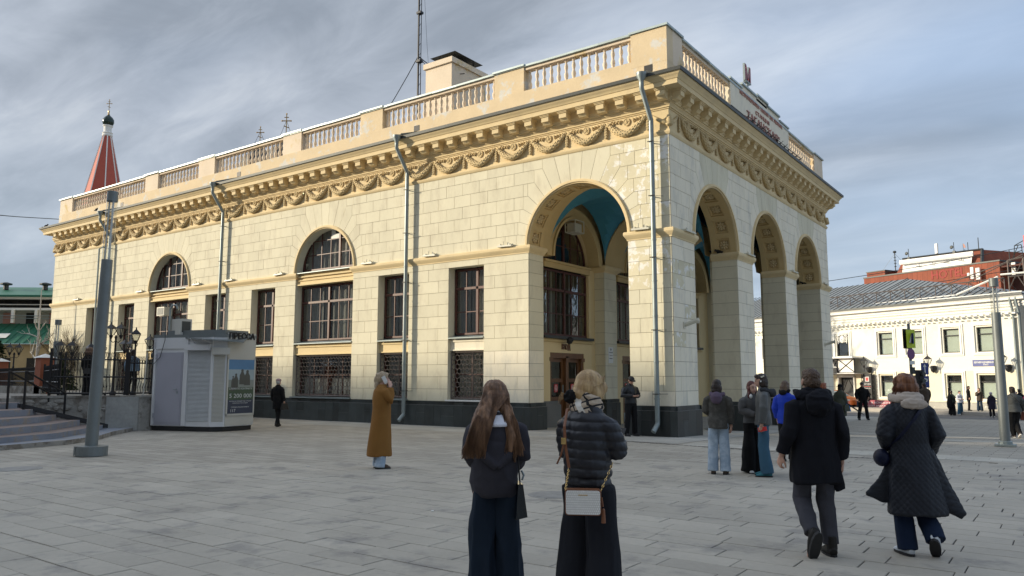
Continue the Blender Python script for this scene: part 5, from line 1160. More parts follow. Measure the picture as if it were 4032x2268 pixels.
t = MB(); t.text('СЦЕНА  & КОНЦЕРТЫ', .2, .01, lambda u, w, z: sl(u - .3, w + .01, .55 + z), width=3.4, bold=.006); t.text('БАЛТАШИ МИХАИЛ', .2, .01, lambda u, w, z: sl(u - .3, w + .01, .30 + z), width=3.0, bold=.006); t.box(-2.2, .185, .08, -.6, .20, .11); t.box(.2, .185, .08, 1.2, .20, .11); t.build('banner_lettering', mat('pink_white_lettering', (.6, .45, .45), .6, .02), RB)
MC = MB()                                                            # relief mask above the entrance window
MC.ell((0, .05, 0), (.26, .12, .34), 12, 8); MC.ell((0, .17, -.03), (.05, .07, .09), 6, 4); MC.ell((-.10, .15, .06), (.05, .03, .03), 6, 4); MC.ell((.10, .15, .06), (.05, .03, .03), 6, 4); MC.tube([(-.12, .13, -.12), (0, .17, -.17), (.12, .13, -.12)], .022, 6)
for s in (-1, 1):
    for k in range(5): a = s * (.5 + .5 * k); MC.tube([(s * .2, .04, .3 - .14 * k), (s * .42, .07, .34 - .13 * k), (s * (.60 - .04 * k), .05, .2 - .14 * k), (s * .46, .04, .12 - .13 * k)], .04, 5)
MC.box(-.7, 0, .36, .7, .08, .44); MC.build('relief_mask', 'wtrim', WB, loc=fT(15.2, .0, 6.05 - .9 + .0), rot=(0, 0, WR), smooth=True)
# roof truss of the sign carrier, white light bar, masts
TRU = thing('roof_sign_truss', 'rusty dark steel truss lying along the eaves of the white building', 'truss', (WP.x, WP.y, -.9))
for a in range(15):
    u = 1.2 + a * 1.35; o_ = MB(); p = lambda u, z, w=-.6: fT(u, w, z)
    dz = .12 * max(0, 6 - u) * 0
    o_.bar(p(u, 8.15), p(u, 9.05), .05); o_.bar(p(u, 8.15), p(u + 1.35, 9.05), .035); o_.bar(p(u + 1.35, 8.15), p(u, 9.05), .035); o_.bar(p(u, 8.15), p(u + 1.35, 8.15), .05); o_.bar(p(u, 9.05), p(u + 1.35, 9.05), .06); o_.bar(p(u, 8.15), p(u, 7.7, -.4), .06); o_.bar(p(u, 9.05), p(u, 8.3, -2.0), .035)
    if a % 3 == 0: o_.bar(p(u, 8.6), p(u + .6, 9.5), .03)
    o_.build('truss_bay', 'grille', TRU)
t = MB(); t.bar(fT(4.8, -.4, 8.13), fT(1.4, -.2, 9.15), .10); t.bar(fT(1.2, -.2, 9.28), fT(-1.6, -.2, 9.2), .09); t.bar(fT(4.9, -.4, 8.12), fT(12.2, -.4, 8.05), .08); t.bar(fT(13, -.4, 8.0), fT(17, -.4, 7.9), .07); t.build('light_bar', 'wtrim', TRU)
t = MB()
for k in range(4):
    u = .8 - k * 1.1; t.bar(fT(u, -.5, 7.6), fT(u, -.5, 10.3), .08); t.bar(fT(u, -.5, 8.2), fT(u - 1.1, -.5, 10.3), .05); t.bar(fT(u, -.5, 10.3), fT(u - 1.1, -.5, 8.2), .05); t.bar(fT(u, -.5, 9.1), fT(u - 1.1, -.5, 9.1), .08); t.bar(fT(u, -.5, 10.3), fT(u - 1.1, -.5, 10.4), .07)
t.bar(fT(6, -.6, 9.0), fT(.8, -.5, 10.2), .06); t.bar(fT(4, -.6, 9.0), fT(-.3, -.5, 10.6), .05); t.build('tall_truss', 'grille', TRU)
NB = thing('side_building', 'dark grey lower building in shade right of the white corner', 'building', (WP.x, WP.y, -.9)); t = MB(); t.box(-14, -12, -1.2, -.9, -1.2, 7.2, fn=fT); t.build('wall', mat('grey_stucco', (.17, .165, .165), .9, .1), NB); t = MB(); t.box(-14.2, -12.2, 7.2, -.8, -.9, 7.5, fn=fT); t.build('roof', 'dkmetal', NB)
t = MB(); t.add([fT(-1.0, -1.15, 1.6), fT(-8, -1.15, 1.6), fT(-8, .4, 2.6), fT(-1.0, .4, 2.6)], [(0, 1, 2, 3)]); t.bar(fT(-1, -1.1, 4.4), fT(-8, -1.1, 5.2), .08); t.bar(fT(-1, -1.1, 6.2), fT(-8, -1.1, 4.2), .06); t.build('awning', 'grille', NB)
# --- red brick tower block behind
BB = Vector((2.47, 103.06, 0)); BU = Vector((-.8968, .4424, 0)); BN = Vector((-.4424, -.8968, 0)); BRZ = atan2(BU.y, BU.x)
def fK(u, w, z): p = BU * u + BN * w; return (p.x, p.y, z)
BK = thing('red_brick_theatre', 'large red brick building with sloping attic and blank white panel', 'building', (BB.x, BB.y, 0))
t = MB(); t.box(0, -30, -1, 21.5, 0, 17.8, fn=fK); t.box(18.0, -12, 17.8, 21.3, -.5, 18.75, fn=fK); t.build('wall', 'brick', BK)
t = MB(); t.add([fK(16.5, -1, 17.8), fK(2.8, -1, 17.8), fK(3.5, -2.2, 20.1), fK(15.9, -2.2, 20.4), fK(16.5, -14, 17.8), fK(-1.5, -14, 17.8), fK(-.8, -12, 19.5), fK(15.9, -12, 20.4)], [(0, 1, 2, 3), (1, 5, 6, 2), (4, 0, 3, 7), (3, 2, 6, 7)]); t.build('attic', 'brick', BK)
t = MB(); t.box(-.1, -30, 17.8, 21.6, .1, 18.0, fn=fK); t.bar(fK(3.4, -2.1, 20.15), fK(15.95, -2.1, 20.45), .22); t.bar(fK(2.9, -.9, 18), fK(3.5, -2.2, 20.2), .3); t.box(17.9, -12, 18.75, 21.4, -.4, 18.9, fn=fK); t.build('coping', 'dkmetal', BK)
t = MB(); t.add([fK(15.15, -.7, 18.05), fK(4.3, -.7, 18.05), fK(4.26, -1.0, 19.42), fK(15.11, -1.0, 19.72), fK(15.15, -1.3, 18.05), fK(4.3, -1.3, 18.05)], [(0, 1, 2, 3)]); t.build('blank_panel', 'wtrim', BK)
t = MB(); t.bar(fK(15.5, -.7, 19.72), fK(3.95, -.7, 19.48), .22, .5); t.build('panel_eave', 'wtrim', BK)
t = MB()
for u in (5.6, 7.8, 10, 12.2): t.bar(fK(u, -.6, 18.7), fK(u, -.6, 19.1), .05); t.bar(fK(u - .4, -.4, 18.68), fK(u + .4, -.4, 18.68), .06)
t.bar(fK(4.6, -.75, 18.98), fK(14.9, -.75, 19.2), .05); t.build('panel_lamp_rail', 'dkmetal', BK)
t = MB(); t.text('HOTEL', 1.7, .03, lambda u, w, z: fK(7.4 - u, .02 + w, 16.9 + z), width=5.2, bold=.04); t.build('faded_lettering', mat('faded_red_lettering', (.30, .06, .05), .9, .3), BK)
t = MB(); t.box(-3, -8, 16.9, -.0, -.2, 17.1, fn=fK); t.box(-12, -30, -1, -.02, -3, 17.6, fn=fK); t.build('rear_wing', mat('dark_brick', (.10, .04, .03), .9, .2), BK)
def rooftop(name, lab, cat, u, z0, mk, w=-.6, g=None): h = thing(name, lab, cat, (BB.x + fK(u, w, 0)[0], BB.y + fK(u, w, 0)[1], z0), BRZ, g); mk(h); return h
def panel_ant(H, W_):
    def mk(h): t = MB(); t.box(-W_ / 2, -.12, .2, W_ / 2, .12, H); t.build('panel', 'wtrim', h); t = MB(); t.bar((0, -.2, -.3), (0, -.2, H * .9), .08); t.build('pole', 'dkmetal', h)
    return mk
rooftop('panel_antenna', 'tall white antenna panel on the brick wall, left one of the close pair', 'antenna', 3.48, 15.5, panel_ant(1.85, .42), w=.6)
rooftop('panel_antenna', 'wider white antenna panel right beside its narrower twin on the brick wall', 'antenna', 2.66, 15.3, panel_ant(1.85, .55), w=.6)
rooftop('panel_antenna', 'small white antenna box left of the close pair on the brick wall', 'antenna', 4.0, 15.9, panel_ant(.7, .3), w=.6)
rooftop('panel_antenna', 'white antenna panel standing on the attic roof edge', 'antenna', 10.2, 20.3, panel_ant(1.7, .4), w=-2)
rooftop('panel_antenna', 'white antenna panel behind the rusty truss at the right edge', 'antenna', -1.3, 15.6, panel_ant(1.9, .5), w=-1)
def rods(spec):
    def mk(h):
        t = MB(); 
        for dx, hh, r in spec: t.tube([(dx, 0, 0), (dx, 0, hh)], r, 5)
        t.build('rod', 'dkmetal', h)
    return mk
rooftop('lightning_rod', 'tall thin rod on the right end of the attic roof', 'rod', 3.86, 20.2, rods([(0, 1.7, .06)]), w=-2); rooftop('lightning_rod', 'thin rod above the lower roof right of the attic', 'rod', -.3, 17.9, rods([(0, 1.6, .06)]), w=-2); rooftop('lightning_rod', 'rod beside the small flag on the attic roof', 'rod', 5.4, 20.2, rods([(0, 1.25, .05), (.5, .3, .04)]), w=-2)
def mk_mast(h): t = MB(); t.tube([(0, 0, 0), (0, 0, 3.2)], .07, 5); t.ell((0, 0, 3.15), (.28, .28, .22), 8, 5); [t.bar((-.2, 0, z), (.2, 0, z), .08) for z in (.8, 1.3, 1.8, 2.3)]; t.tube([(0, 0, 2.9), (-2.4, 0, .1)], .02, 3); t.tube([(0, 0, 2.9), (2.6, 0, .1)], .02, 3); t.build('mast', 'dkmetal', h)
rooftop('aerial_mast', 'dark aerial mast with guy wires at the left end of the brick building', 'mast', 17.18, 18.6, mk_mast, w=-2)
def mk_ant(h): t = MB(); t.tube([(0, 0, 0), (0, 0, 1.6)], .05, 5); t.ell((.35, 0, .9), (.28, .1, .28), 8, 5); t.box(-.2, -.1, 0, .2, .1, .3); t.build('mast', 'dkmetal', h)
rooftop('dish_aerial', 'small aerial with a round dish at the left end of the attic roof', 'antenna', 14.8, 20.3, mk_ant, w=-2); rooftop('camera_mast', 'short mast with a camera box in the middle of the attic roof', 'mast', 7.5, 20.2, mk_ant, w=-2)
def mk_flag(h): t = MB(); t.tube([(0, 0, 0), (0, 0, 1.2)], .03, 5); t.build('pole', 'dkmetal', h); t = MB(); t.add([(0, 0, 1.2), (-.25, .05, 1.0), (-.4, 0, .55), (-.1, .03, .5), (0, .02, 1.2), (-.25, .07, 1.0), (-.4, .02, .55), (-.1, .05, .5)], [(0, 1, 2, 3), (7, 6, 5, 4)]); t.build('cloth', 'letter', h)
rooftop('flag', 'small drooping dark red flag on the attic roof', 'flag', 6.1, 20.2, mk_flag, w=-2)
def mk_bb(h):
    t = MB(); t.box(-4, -.2, 1.2, .1, .2, 3.2); t.build('panel', 'sr', h); t = MB()
    for a, b in (((1.6, 0, 0), (1.4, 0, 2.0)), ((.4, 0, 0), (.5, 0, 2.0)), ((1.4, 0, 2.0), (.5, 0, 2.0)), ((1.6, 0, 1), (.45, 0, 1.2)), ((1.4, 0, 2), (0, 0, 2.6)), ((-.3, 0, 0), (-.2, 0, 1.4)), ((.9, 0, 2), (1.9, 0, 0)), ((-2.5, 0, 0), (-2.5, 0, 1.4))): t.bar(a, b, .08)
    t.build('frame', 'dkmetal', h)
rooftop('rooftop_billboard', 'red rooftop billboard on a thin steel frame at the right edge', 'billboard', -3.0, 17.8, mk_bb, w=-1)
# --- green-roofed building at the left edge
GB = thing('green_roof_building', 'pale building with two green metal roofs and a loggia at the left edge', 'building', (-57, 3.4, 0))
gA_, gB_ = Vector((-59.5, 1.6, 0)), Vector((-51.5, 8.2, 0)); gU = (gB_ - gA_).normalized(); gN = Vector((gU.y, -gU.x, 0))
def fG(u, w, z): p = gA_ + gU * u + gN * w - Vector((-57, 3.4, 0)); return (p.x, p.y, z)
M_['groof'] = mat('green_metal_roof', (.03, .155, .095), .5, .15, 1.2, metal=.1); M_['gwall'] = mat('pale_grey_wall', (.36, .355, .33), .9, .1); M_['owall'] = mat('ochre_wall', (.42, .33, .19), .9, .1)
t = MB(); t.box(-4, -8, 5.9, 14, -1.0, 8.3, fn=fG); t.build('upper_wall', 'gwall', GB)
t = MB(); t.box(-4, -6, -1, 14, 1.6, 4.25, fn=fG); t.build('lower_wall', 'owall', GB)
t = MB(); t.add([fG(-4, -.2, 8.15), fG(14, -.2, 8.15), fG(14, -5, 9.3), fG(-4, -5, 9.3)], [(0, 1, 2, 3)]); t.add([fG(-4, 2.0, 4.25), fG(14, 2.0, 4.25), fG(14, -.9, 5.95), fG(-4, -.9, 5.95)], [(0, 1, 2, 3)]); t.box(-4, -.25, 8.0, 14, -.1, 8.15, fn=fG); t.build('roof', 'groof', GB)
for i in range(26): a = -3.5 + i * .66; MB().bar(fG(a, 2.0, 4.28), fG(a, -.9, 5.98), .04).build('roof_seam', 'groof', GB)
t = MB(); t.box(-4, -.6, 7.85, 14, -.3, 8.02, fn=fG); t.box(-4, -1.0, 6.95, 14, -.0, 7.12, fn=fG); t.box(-4, -1.1, 7.45 - .02, 14, -.9, 7.5, fn=fG); t.build('cornice', 'wtrim', GB)
for i in range(14): MB().box(-3.6 + i * 1.02, -.98, 7.2, -2.72 + i * 1.02, -.93, 7.8, fn=fG).build('window', 'glass', GB)
t = MB(); t.box(-4, -1.3, 7.16, 14, -.97, 7.84, fn=fG); t.build('window_band', 'dark', GB)
for i in range(8):
    t = MB(); t.box(-3.4 + i * 1.75, -.15, 5.95, -3.2 + i * 1.75, .05, 6.95, fn=fG); t.build('loggia_post', 'wtrim', GB)
    t = MB(); t.box(-2.8 + i * 1.75, -.99, 5.95, -1.9 + i * 1.75, -.95, 6.8, fn=fG); t.build('balcony_door', 'letter' if i % 2 else 'dark', GB)
    t = MB(); t.box(-2.5 + i * 2.1, 1.55, 1.5, -1.6 + i * 2.1, 1.65, 3.2, fn=fG); t.build('window', 'dark', GB)
for z in (6.3, 6.5): MB().bar(fG(-4, .1, z), fG(14, .1, z), .03).build('railing', 'zinc', GB)
for u in (2.3, 3.35, .5):
    t = MB(); t.add([fG(u, 1.35, 4.72), fG(u + .75, 1.35, 4.72), fG(u + .75, .75, 5.10), fG(u, .75, 5.10)], [(0, 1, 2, 3)]); t.build('skylight', 'wtrim', GB)
for u in (1.2, 4.3): t = MB(); t.lathe([(.2, 0), (.2, .35), (.45, .4), (.45, .5), (.1, .6)], 10, fG(u, -3.2, 8.9)); t.build('roof_vent', 'dkmetal', GB)
# --- tower with pinnacles beyond, tented church spire, crosses
TW = thing('white_pinnacled_tower', 'pale tower top with small pinnacles at the far left edge', 'tower', (-108, 15, 0)); t = MB()
def at_far(px, py, d):                                              # helper kept for the far skyline only: direction from the square towards a bearing
    return None
t.lathe([(1.6, 0), (1.6, 19), (1.9, 19.3), (1.9, 19.8), (1.3, 20), (1.1, 23), (1.3, 23.3), (.2, 23.6)], 8, (-.6, -.5, 0)); t.build('tower', 'wtrim', TW, smooth=30)
for dx, dy in ((1.7, 1.0), (4.0, 2.7)): t = MB(); t.lathe([(.9, 0), (.9, 15.5), (.75, 16.0), (.35, 18.3), (.5, 18.5), (.35, 19.0), (.05, 19.4)], 8, (dx, dy, 0)); t.build('pinnacle', 'wtrim', TW, smooth=30)
CH = thing('church_spire', 'tall red tented church spire with white ribs, dark dome and cross', 'church', (-85.7, 24.1, 0))
t = MB(); t.lathe([(3.6, 0), (3.3, 18), (2.97, 20), (.50, 31.6), (.50, 31.7)], 8); t.build('tent_roof', mat('red_painted_tent', (.44, .085, .05), .7, .08), CH)
for k in range(8): a = 2 * pi * (k + .5) / 8; MB().bar((2.98 * cos(a), 2.98 * sin(a), 20), (.51 * cos(a), .51 * sin(a), 31.6), .10).build('rib', 'wtrim', CH)
t = MB(); t.lathe([(.50, 31.6), (.60, 31.68), (.60, 31.8), (.5, 31.9), (.62, 32.05), (.48, 32.15)], 16); t.build('collar', 'wtrim', CH); t = MB(); t.lathe([(.45, 32.1), (.46, 32.85), (.58, 32.9), (.58, 33.0)], 16); t.build('drum', CH.children[0].data.materials[0], CH)
t = MB(); t.lathe([(.42, 33.0), (.56, 33.1), (.68, 33.4), (.66, 33.75), (.48, 34.05), (.2, 34.3), (.08, 34.5)], 18); t.build('dome', mat('dark_green_dome', (.012, .03, .022), .2, .1), CH, smooth=True)
def cross(h, z, k, m_, o=(0, 0)):
    t = MB(); t.lathe([(.28 * k, 0), (.12 * k, .6 * k), (.18 * k, .75 * k), (.18 * k, .95 * k), (.05 * k, 1.1 * k)], 8, (o[0], o[1], z)); A = lambda x, y: Vector((o[0] + camR.x * x * k, o[1] + camR.y * x * k, z + y * k))
    t.bar(A(0, 1), A(0, 3.6), .10 * k); t.bar(A(-.55, 2.7), A(.55, 2.7), .10 * k); t.bar(A(-.28, 3.15), A(.28, 3.15), .08 * k); t.bar(A(-.32, 2.05), A(.32, 1.8), .08 * k)
    for x, y in ((-.55, 2.7), (.55, 2.7), (0, 3.6)): t.ell(A(x, y), (.11 * k,) * 3, 6, 4)
    t.build('cross', m_, h)
M_['gilt'] = mat('dull_gilt', (.42, .27, .10), .35, .15, metal=.8)
cross(CH, 34.35, .56, 'gilt')
for x, y, z, l_, k in ((-82.3, 43.8, 34.6, 'thin gilt cross with guy wires, left one above the balustrade', .9), (-79.2, 45.9, 35.6, 'taller thin gilt cross with guy wires, right one above the balustrade', 1.15)):
    h = thing('church_cross', l_, 'cross', (x, y, 0), 0, 'gilt crosses behind the roof balustrade'); t = MB(); t.lathe([(3, 0), (3, z - 4), (2.4, z - 2), (.5, z)], 8); t.build('dome', 'dkmetal', h); cross(h, z - .3, k, 'gilt')
    t = MB(); t.tube([(0, 0, z + 2.5 * k), (camR.x * 1.4, camR.y * 1.4, z - 1)], .03, 3); t.tube([(0, 0, z + 2.5 * k), (-camR.x * 1.4, -camR.y * 1.4, z - 1)], .03, 3); t.build('guy_wire', 'dkmetal', h)
for i, (a, b, l_, s_) in enumerate((((-75, -9, 17.9), (-38, 8, 12.4), 'pair of sagging cables crossing the sky at the far left', 1.2), ((-75, -9.2, 18.5), (-38, 8, 12.5), 'upper thin cable crossing the sky at the far left', 1.5), ((-14, 60, 11.2), (30, 75, 20), 'upper thin cable crossing the sky above the grey roof', 1), ((-14, 60, 9.6), (30, 75, 17.5), 'lower thin cable crossing the sky above the grey roof', 1))):
    t = MB(); A, B = Vector(a), Vector(b); t.tube([A.lerp(B, k) - Vector((0, 0, s_ * 4 * k * (1 - k))) for k in np.linspace(0, 1, 12)], .022 if i < 2 else .03, 4); tag(t.build('overhead_cable', 'dkmetal'), l_, 'cable')
# --- unseen block added behind the camera, sized so its shade covers the forecourt
OB = thing('unseen_block', 'long plain unseen block added opposite the station to shade the square', 'building', (-60, -74, 0))
t = MB(); t.box(-170, -14, -1, 150, 14, 32.4); t.build('wall', mat('unseen_block_stucco', (.35, .32, .27), .9, .1), OB)
ow = MB()
for i in range(100):
    for j in range(8): ow.box(-168 + i * 3.15, 13.9, 2 + j * 3.6, -166.4 + i * 3.15, 14.04, 4 + j * 3.6)
tag(ow.build('windows', 'glass', OB), kind='stuff')

# ================================================================ TREES
M_['bark'] = mat('bark', (.10, .08, .065), .9, .3, 5); M_['birch'] = mat('birch_bark', (.50, .48, .45), .8, .3, 6); M_['ndl'] = mat('conifer_needles', (.035, .055, .022), .8, .4, 3); M_['twig'] = mat('brown_twigs', (.13, .095, .055), .9, .3, 3); M_['ptwig'] = mat('pale_winter_twigs', (.34, .29, .26), .9, .25, 3)
def branchy(mb, p, d, L_, r, depth, R_, spread=.6, n=3, up=.15):
    q = p + d * L_; m_ = (p + q) / 2 + Vector((R_.uniform(-1, 1), R_.uniform(-1, 1), R_.uniform(-1, 1))) * L_ * .07
    mb.tube([p, m_, q], [r, r * .8, r * .6], 4 if depth < 3 else 6, caps=False)
    if depth <= 0: return
    for i in range(n):
        k = R_.uniform(.45, 1); o = p.lerp(q, k); nd = (d + Vector((R_.uniform(-1, 1), R_.uniform(-1, 1), R_.uniform(-.6, 1))) * spread + Vector((0, 0, up))).normalized()
        branchy(mb, o, nd, L_ * R_.uniform(.5, .75), r * .55, depth - 1, R_, spread, n, up)
def bare_tree(x, y, z, H, m_, lab, seed, n=4, spread=.6, up=.2, name='bare_tree', depth=4, k=.33):
    R_ = random.Random(seed); h = thing(name, lab, 'tree', (x, y, z)); t = MB(); t.tube([(0, 0, 0), (.03 * H * .1, 0, H * .4), (0, 0, H * .95)], [H * .016, H * .011, H * .003], 7); t.build('trunk', m_, h)
    c = MB()
    for i in range(int(H * 1.6)): zz = H * R_.uniform(.25, .95); a = R_.uniform(0, 2 * pi); branchy(c, Vector((0, 0, zz)), Vector((cos(a), sin(a), R_.uniform(.3, 1))).normalized(), H * k * (1.15 - zz / H) * R_.uniform(.6, 1), H * .006, depth - 1, R_, spread, n - 1, up)
    c.build('crown', 'twig' if m_ == 'bark' else m_, h); return h
bare_tree(-39.4, -1.2, 1.0, 6.2, 'birch', 'thin white-barked birch before the green-roofed building', 4, n=3, depth=3, k=.22)
def conifer(x, y, z, H, R0, lab, seed, m_='ndl', dens=900):
    R_ = random.Random(seed); h = thing('conifer_tree', lab, 'tree', (x, y, z)); t = MB(); t.tube([(0, 0, 0), (0, 0, H)], [H * .02, H * .003], 6); t.build('trunk', 'bark', h); c = MB()
    for i in range(dens):
        zz = H * (R_.random() ** 1.3) * .97 + .1; rr_ = R0 * (1 - zz / H) * R_.uniform(.25, 1) + .05; a = R_.uniform(0, 2 * pi); o = Vector((rr_ * cos(a), rr_ * sin(a), zz - rr_ * .2))
        d = Vector((cos(a), sin(a), R_.uniform(-.4, .3))); s = R_.uniform(.12, .3); e = Vector((-sin(a), cos(a), R_.uniform(-.3, .3))) * s * .35
        c.add([o - e * .5, o + e * .5, o + d * s * .6 + e, o + d * s, o + d * s * .6 - e], [(0, 1, 2, 3, 4)]); c.add([o, o + d * s * .7 + Vector((0, 0, s * .2)), o + d * s - Vector((0, 0, s * .15))], [(0, 1, 2)])
    c.build('crown', m_, h); return h
conifer(-36.0, -4.6, 1.0, 2.6, 1.1, 'small dark green spruce at the far left edge', 8); conifer(-36.3, -1.6, 1.0, 2.0, 1.0, 'low dark spruce below the brown bush', 9, dens=700); conifer(-34.0, -2.4, 1.0, 1.9, 1.2, 'dark spruce just left of the station corner', 10, dens=700)
for i, (x, y, H, l_) in enumerate(((-37.6, -.2, 3.9, 'large brownish leafless bush between the birch and the station'), (-39.2, .3, 2.6, 'smaller brownish bush left of the large one'))):
    R_ = random.Random(20 + i); h = thing('winter_bush', l_, 'bush', (x, y, 1.0)); c = MB()
    for k in range(150): a = R_.uniform(0, 2 * pi); branchy(c, Vector((R_.uniform(-.6, .6), R_.uniform(-.6, .6), R_.uniform(0, H * .5))), Vector((cos(a) * .7, sin(a) * .7, R_.uniform(.4, 1.6))).normalized(), H * .3, .012, 2, R_, .5, 3, .2)
    c.build('twigs', 'twig', h)
for i, (x, y, l_) in enumerate(((-20, 44, 'pale leafless tree seen through the middle arch'), (-15, 60, 'pale leafless tree beyond the grey roof, seen between the piers'), (-27, 52, 'tall pale leafless tree behind the portico'))): bare_tree(x, y, -.9, 12.5, 'ptwig', l_, 30 + i, n=4, depth=4)

# ================================================================ CAR, TRAFFIC POST
def wheel_mesh():
    w = MB(); w.lathe([(.17, -.10), (.33, -.11), (.355, -.07), (.355, .07), (.33, .11), (.17, .10)], 22); ty = w.mesh('tyre', 'black', 40)
    r_ = MB(); r_.lathe([(.235, .085), (.235, .10), (.22, .10), (.21, .06)], 20); r_.lathe([(.05, .06), (.05, .115), (.0, .12)], 10)
    for k in range(5): a = 2 * pi * k / 5; r_.add([(cos(a + .25) * .05, sin(a + .25) * .05, .11), (cos(a - .25) * .05, sin(a - .25) * .05, .11), (cos(a - .16) * .225, sin(a - .16) * .225, .10), (cos(a + .16) * .225, sin(a + .16) * .225, .10)], [(0, 1, 2, 3)])
    return ty, r_.mesh('rim', mat('alloy', (.55, .55, .55), .35, .05, metal=.6))
def suv(loc, rz, lab):
    h = thing('parked_car', lab, 'car', loc, rz)
    prof = [(-2.12, .42), (-2.15, .95), (-2.02, 1.10), (-1.9, 1.12), (-1.55, 1.56), (-1.35, 1.63), (.25, 1.62), (.50, 1.55), (1.15, 1.10), (2.0, .95), (2.15, .80), (2.16, .42), (1.75, .34), (-1.75, .34)]
    def wid(z): return .90 if z < 1.0 else .90 - (z - 1.0) * .32
    t = MB(); n = len(prof); t.add([(x, s * wid(z), z) for s in (-1, 1) for x, z in prof], [tuple(range(n)), tuple(reversed(range(n, 2 * n)))] + [(i, (i + 1) % n, n + (i + 1) % n, n + i) for i in range(n)]); t.build('body', mat('orange_paint', (.75, .17, .03), .3, .04, coat=.8), h, smooth=35)
    t = MB()
    for s in (-1, 1): t.add([(x, s * (wid(z) + .004), z) for x, z in ((-2.10, .62), (-2.1, 1.0), (-1.2, 1.02), (-.35, 1.04), (-.7, .62))], [(0, 1, 2, 3, 4)])
    t.build('white_side_patch', 'white', h)
    t = MB()
    for s in (-1, 1): t.add([(x, s * (wid(z) + .006), z) for x, z in ((-1.2, .58), (-.95, 1.03), (-.3, 1.03), (-.72, .58))], [(0, 1, 2, 3)])
    t.build('blue_side_patch', 'sblue', h)
    t = MB()
    for s in (-1, 1):
        for a in (((-1.55, 1.14), (-1.42, 1.50), (-.85, 1.53), (-.85, 1.12)), ((-.78, 1.12), (-.78, 1.53), (.15, 1.53), (.25, 1.11)), ((.32, 1.11), (.22, 1.52), (.42, 1.5), (1.0, 1.10))): t.add([(x, s * (wid(z) + .006), z) for x, z in a], [(0, 1, 2, 3)])
    t.add([(-1.93, -.7, 1.16), (-1.93, .7, 1.16), (-1.60, .62, 1.55), (-1.60, -.62, 1.55)], [(0, 1, 2, 3)]); t.add([(1.17, -.74, 1.12), (1.17, .74, 1.12), (.55, .64, 1.54), (.55, -.64, 1.54)], [(0, 1, 2, 3)])
    t.build('window', mat('car_glass', (.30, .36, .38), .12, .02), h)
    t = MB()
    for s in (-1, 1):
        t.box(-2.12, s * .86, .34, 2.12, s * .915, .50)
        for cx_ in (-1.32, 1.32): t.add([(cx_ + r * cos(a), s * .917, .36 + r * sin(a)) for r in (.38, .46) for a in [pi * k / 10 for k in range(11)]], [(k, k + 1, 12 + k, 11 + k) for k in range(10)])
    t.build('lower_trim', 'grpole', h)
    t = MB()
    for s in (-1, 1): t.add([(cx_ + .38 * cos(a), s * .912, .36 + .38 * sin(a)) for cx_ in (-1.32,) for a in [2 * pi * k / 16 for k in range(16)]], [tuple(range(16))]); t.add([(1.32 + .38 * cos(a), s * .912, .36 + .38 * sin(a)) for a in [2 * pi * k / 16 for k in range(16)]], [tuple(range(16))])
    t.build('wheel_arch', 'black', h)
    for s in (-1, 1): t = MB(); t.box(-2.16, s * .62 - .12, .86, -2.10, s * .62 + .14, 1.04); t.build('tail_light', 'sr', h)
    for s in (-1, 1): t = MB(); t.box(2.02, s * .62 - .16, .74, 2.17, s * .62 + .14, .88); t.build('headlight', 'frost', h)
    for cx_ in (-1.32, 1.32):
        for s in (-1, 1): w = inst(ty_me, 'wheel', h, (cx_, s * .86, .355), (-s * pi / 2, 0, 0)); inst(rim_me, 'rim', w)
    return h
ty_me, rim_me = wheel_mesh()
suv((*[(WP + WU * 14.0 + WN * 3.1)[i] for i in (0, 1)], -.90), WR + pi, 'orange, white and blue rental car parked by the white building entrance')
TP = thing('crossing_signpost', 'grey post with yellow-green pedestrian crossing sign and traffic light', 'signpost', (2.42, 25.6, gz(0, 25.6)), 0)
yaw = radians(35.95)
t = MB(); t.tube([(0, 0, 0), (0, 0, 5.1)], .075, 10); t.lathe([(.11, 0), (.11, .5)], 10); t.build('post', 'grpole', TP)
def brd(x0, x1, z0, z1, m_, nm, par, off=0, rot=radians(62), th=.03):
    t = MB(); t.box(x0, -th / 2 - off - .09, z0, x1, th / 2 - off - .09, z1); return t.build(nm, m_, par, rot=(0, 0, rot))
b1 = brd(-.34, .34, 3.75, 4.75, mat('yellow_green_sign', (.50, .62, .02), .5, .03), 'crossing_sign', TP); brd(-.25, .25, 3.98, 4.56, 'sblue', 'sign_face', b1, .02)
t = MB(); t.add([(-.2, -.13, 4.03), (.2, -.13, 4.03), (0, -.13, 4.5)], [(0, 1, 2)]); t.build('sign_triangle', 'white', b1, rot=(0, 0, 0)); t = MB(); t.bar((.0, -.14, 4.10), (.02, -.14, 4.28), .05); t.bar((0, -.14, 4.12), (-.06, -.14, 4.05), .035); t.bar((0, -.14, 4.12), (.07, -.14, 4.05), .035); t.ell((.02, -.14, 4.34), (.035, .01, .035), 8, 4); t.build('sign_figure', 'black', b1)
b1b = brd(-.34, .34, 3.72, 4.8, 'black', 'sign_back', TP, -.22)
t = MB(); t.lathe([(.30, -.015), (.30, .015)], 20); b2 = t.build('no_stopping_sign', mat('sign_purple', (.16, .05, .17), .5, .05), TP, loc=(.06, -.11, 3.42), rot=(pi / 2, 0, radians(62)))
brd(-.2, .2, 2.85, 3.05, 'white', 'sign_plate', TP); brd(-.1, .1, 2.35, 2.7, 'dkmetal', 'signal_box', TP, th=.16)
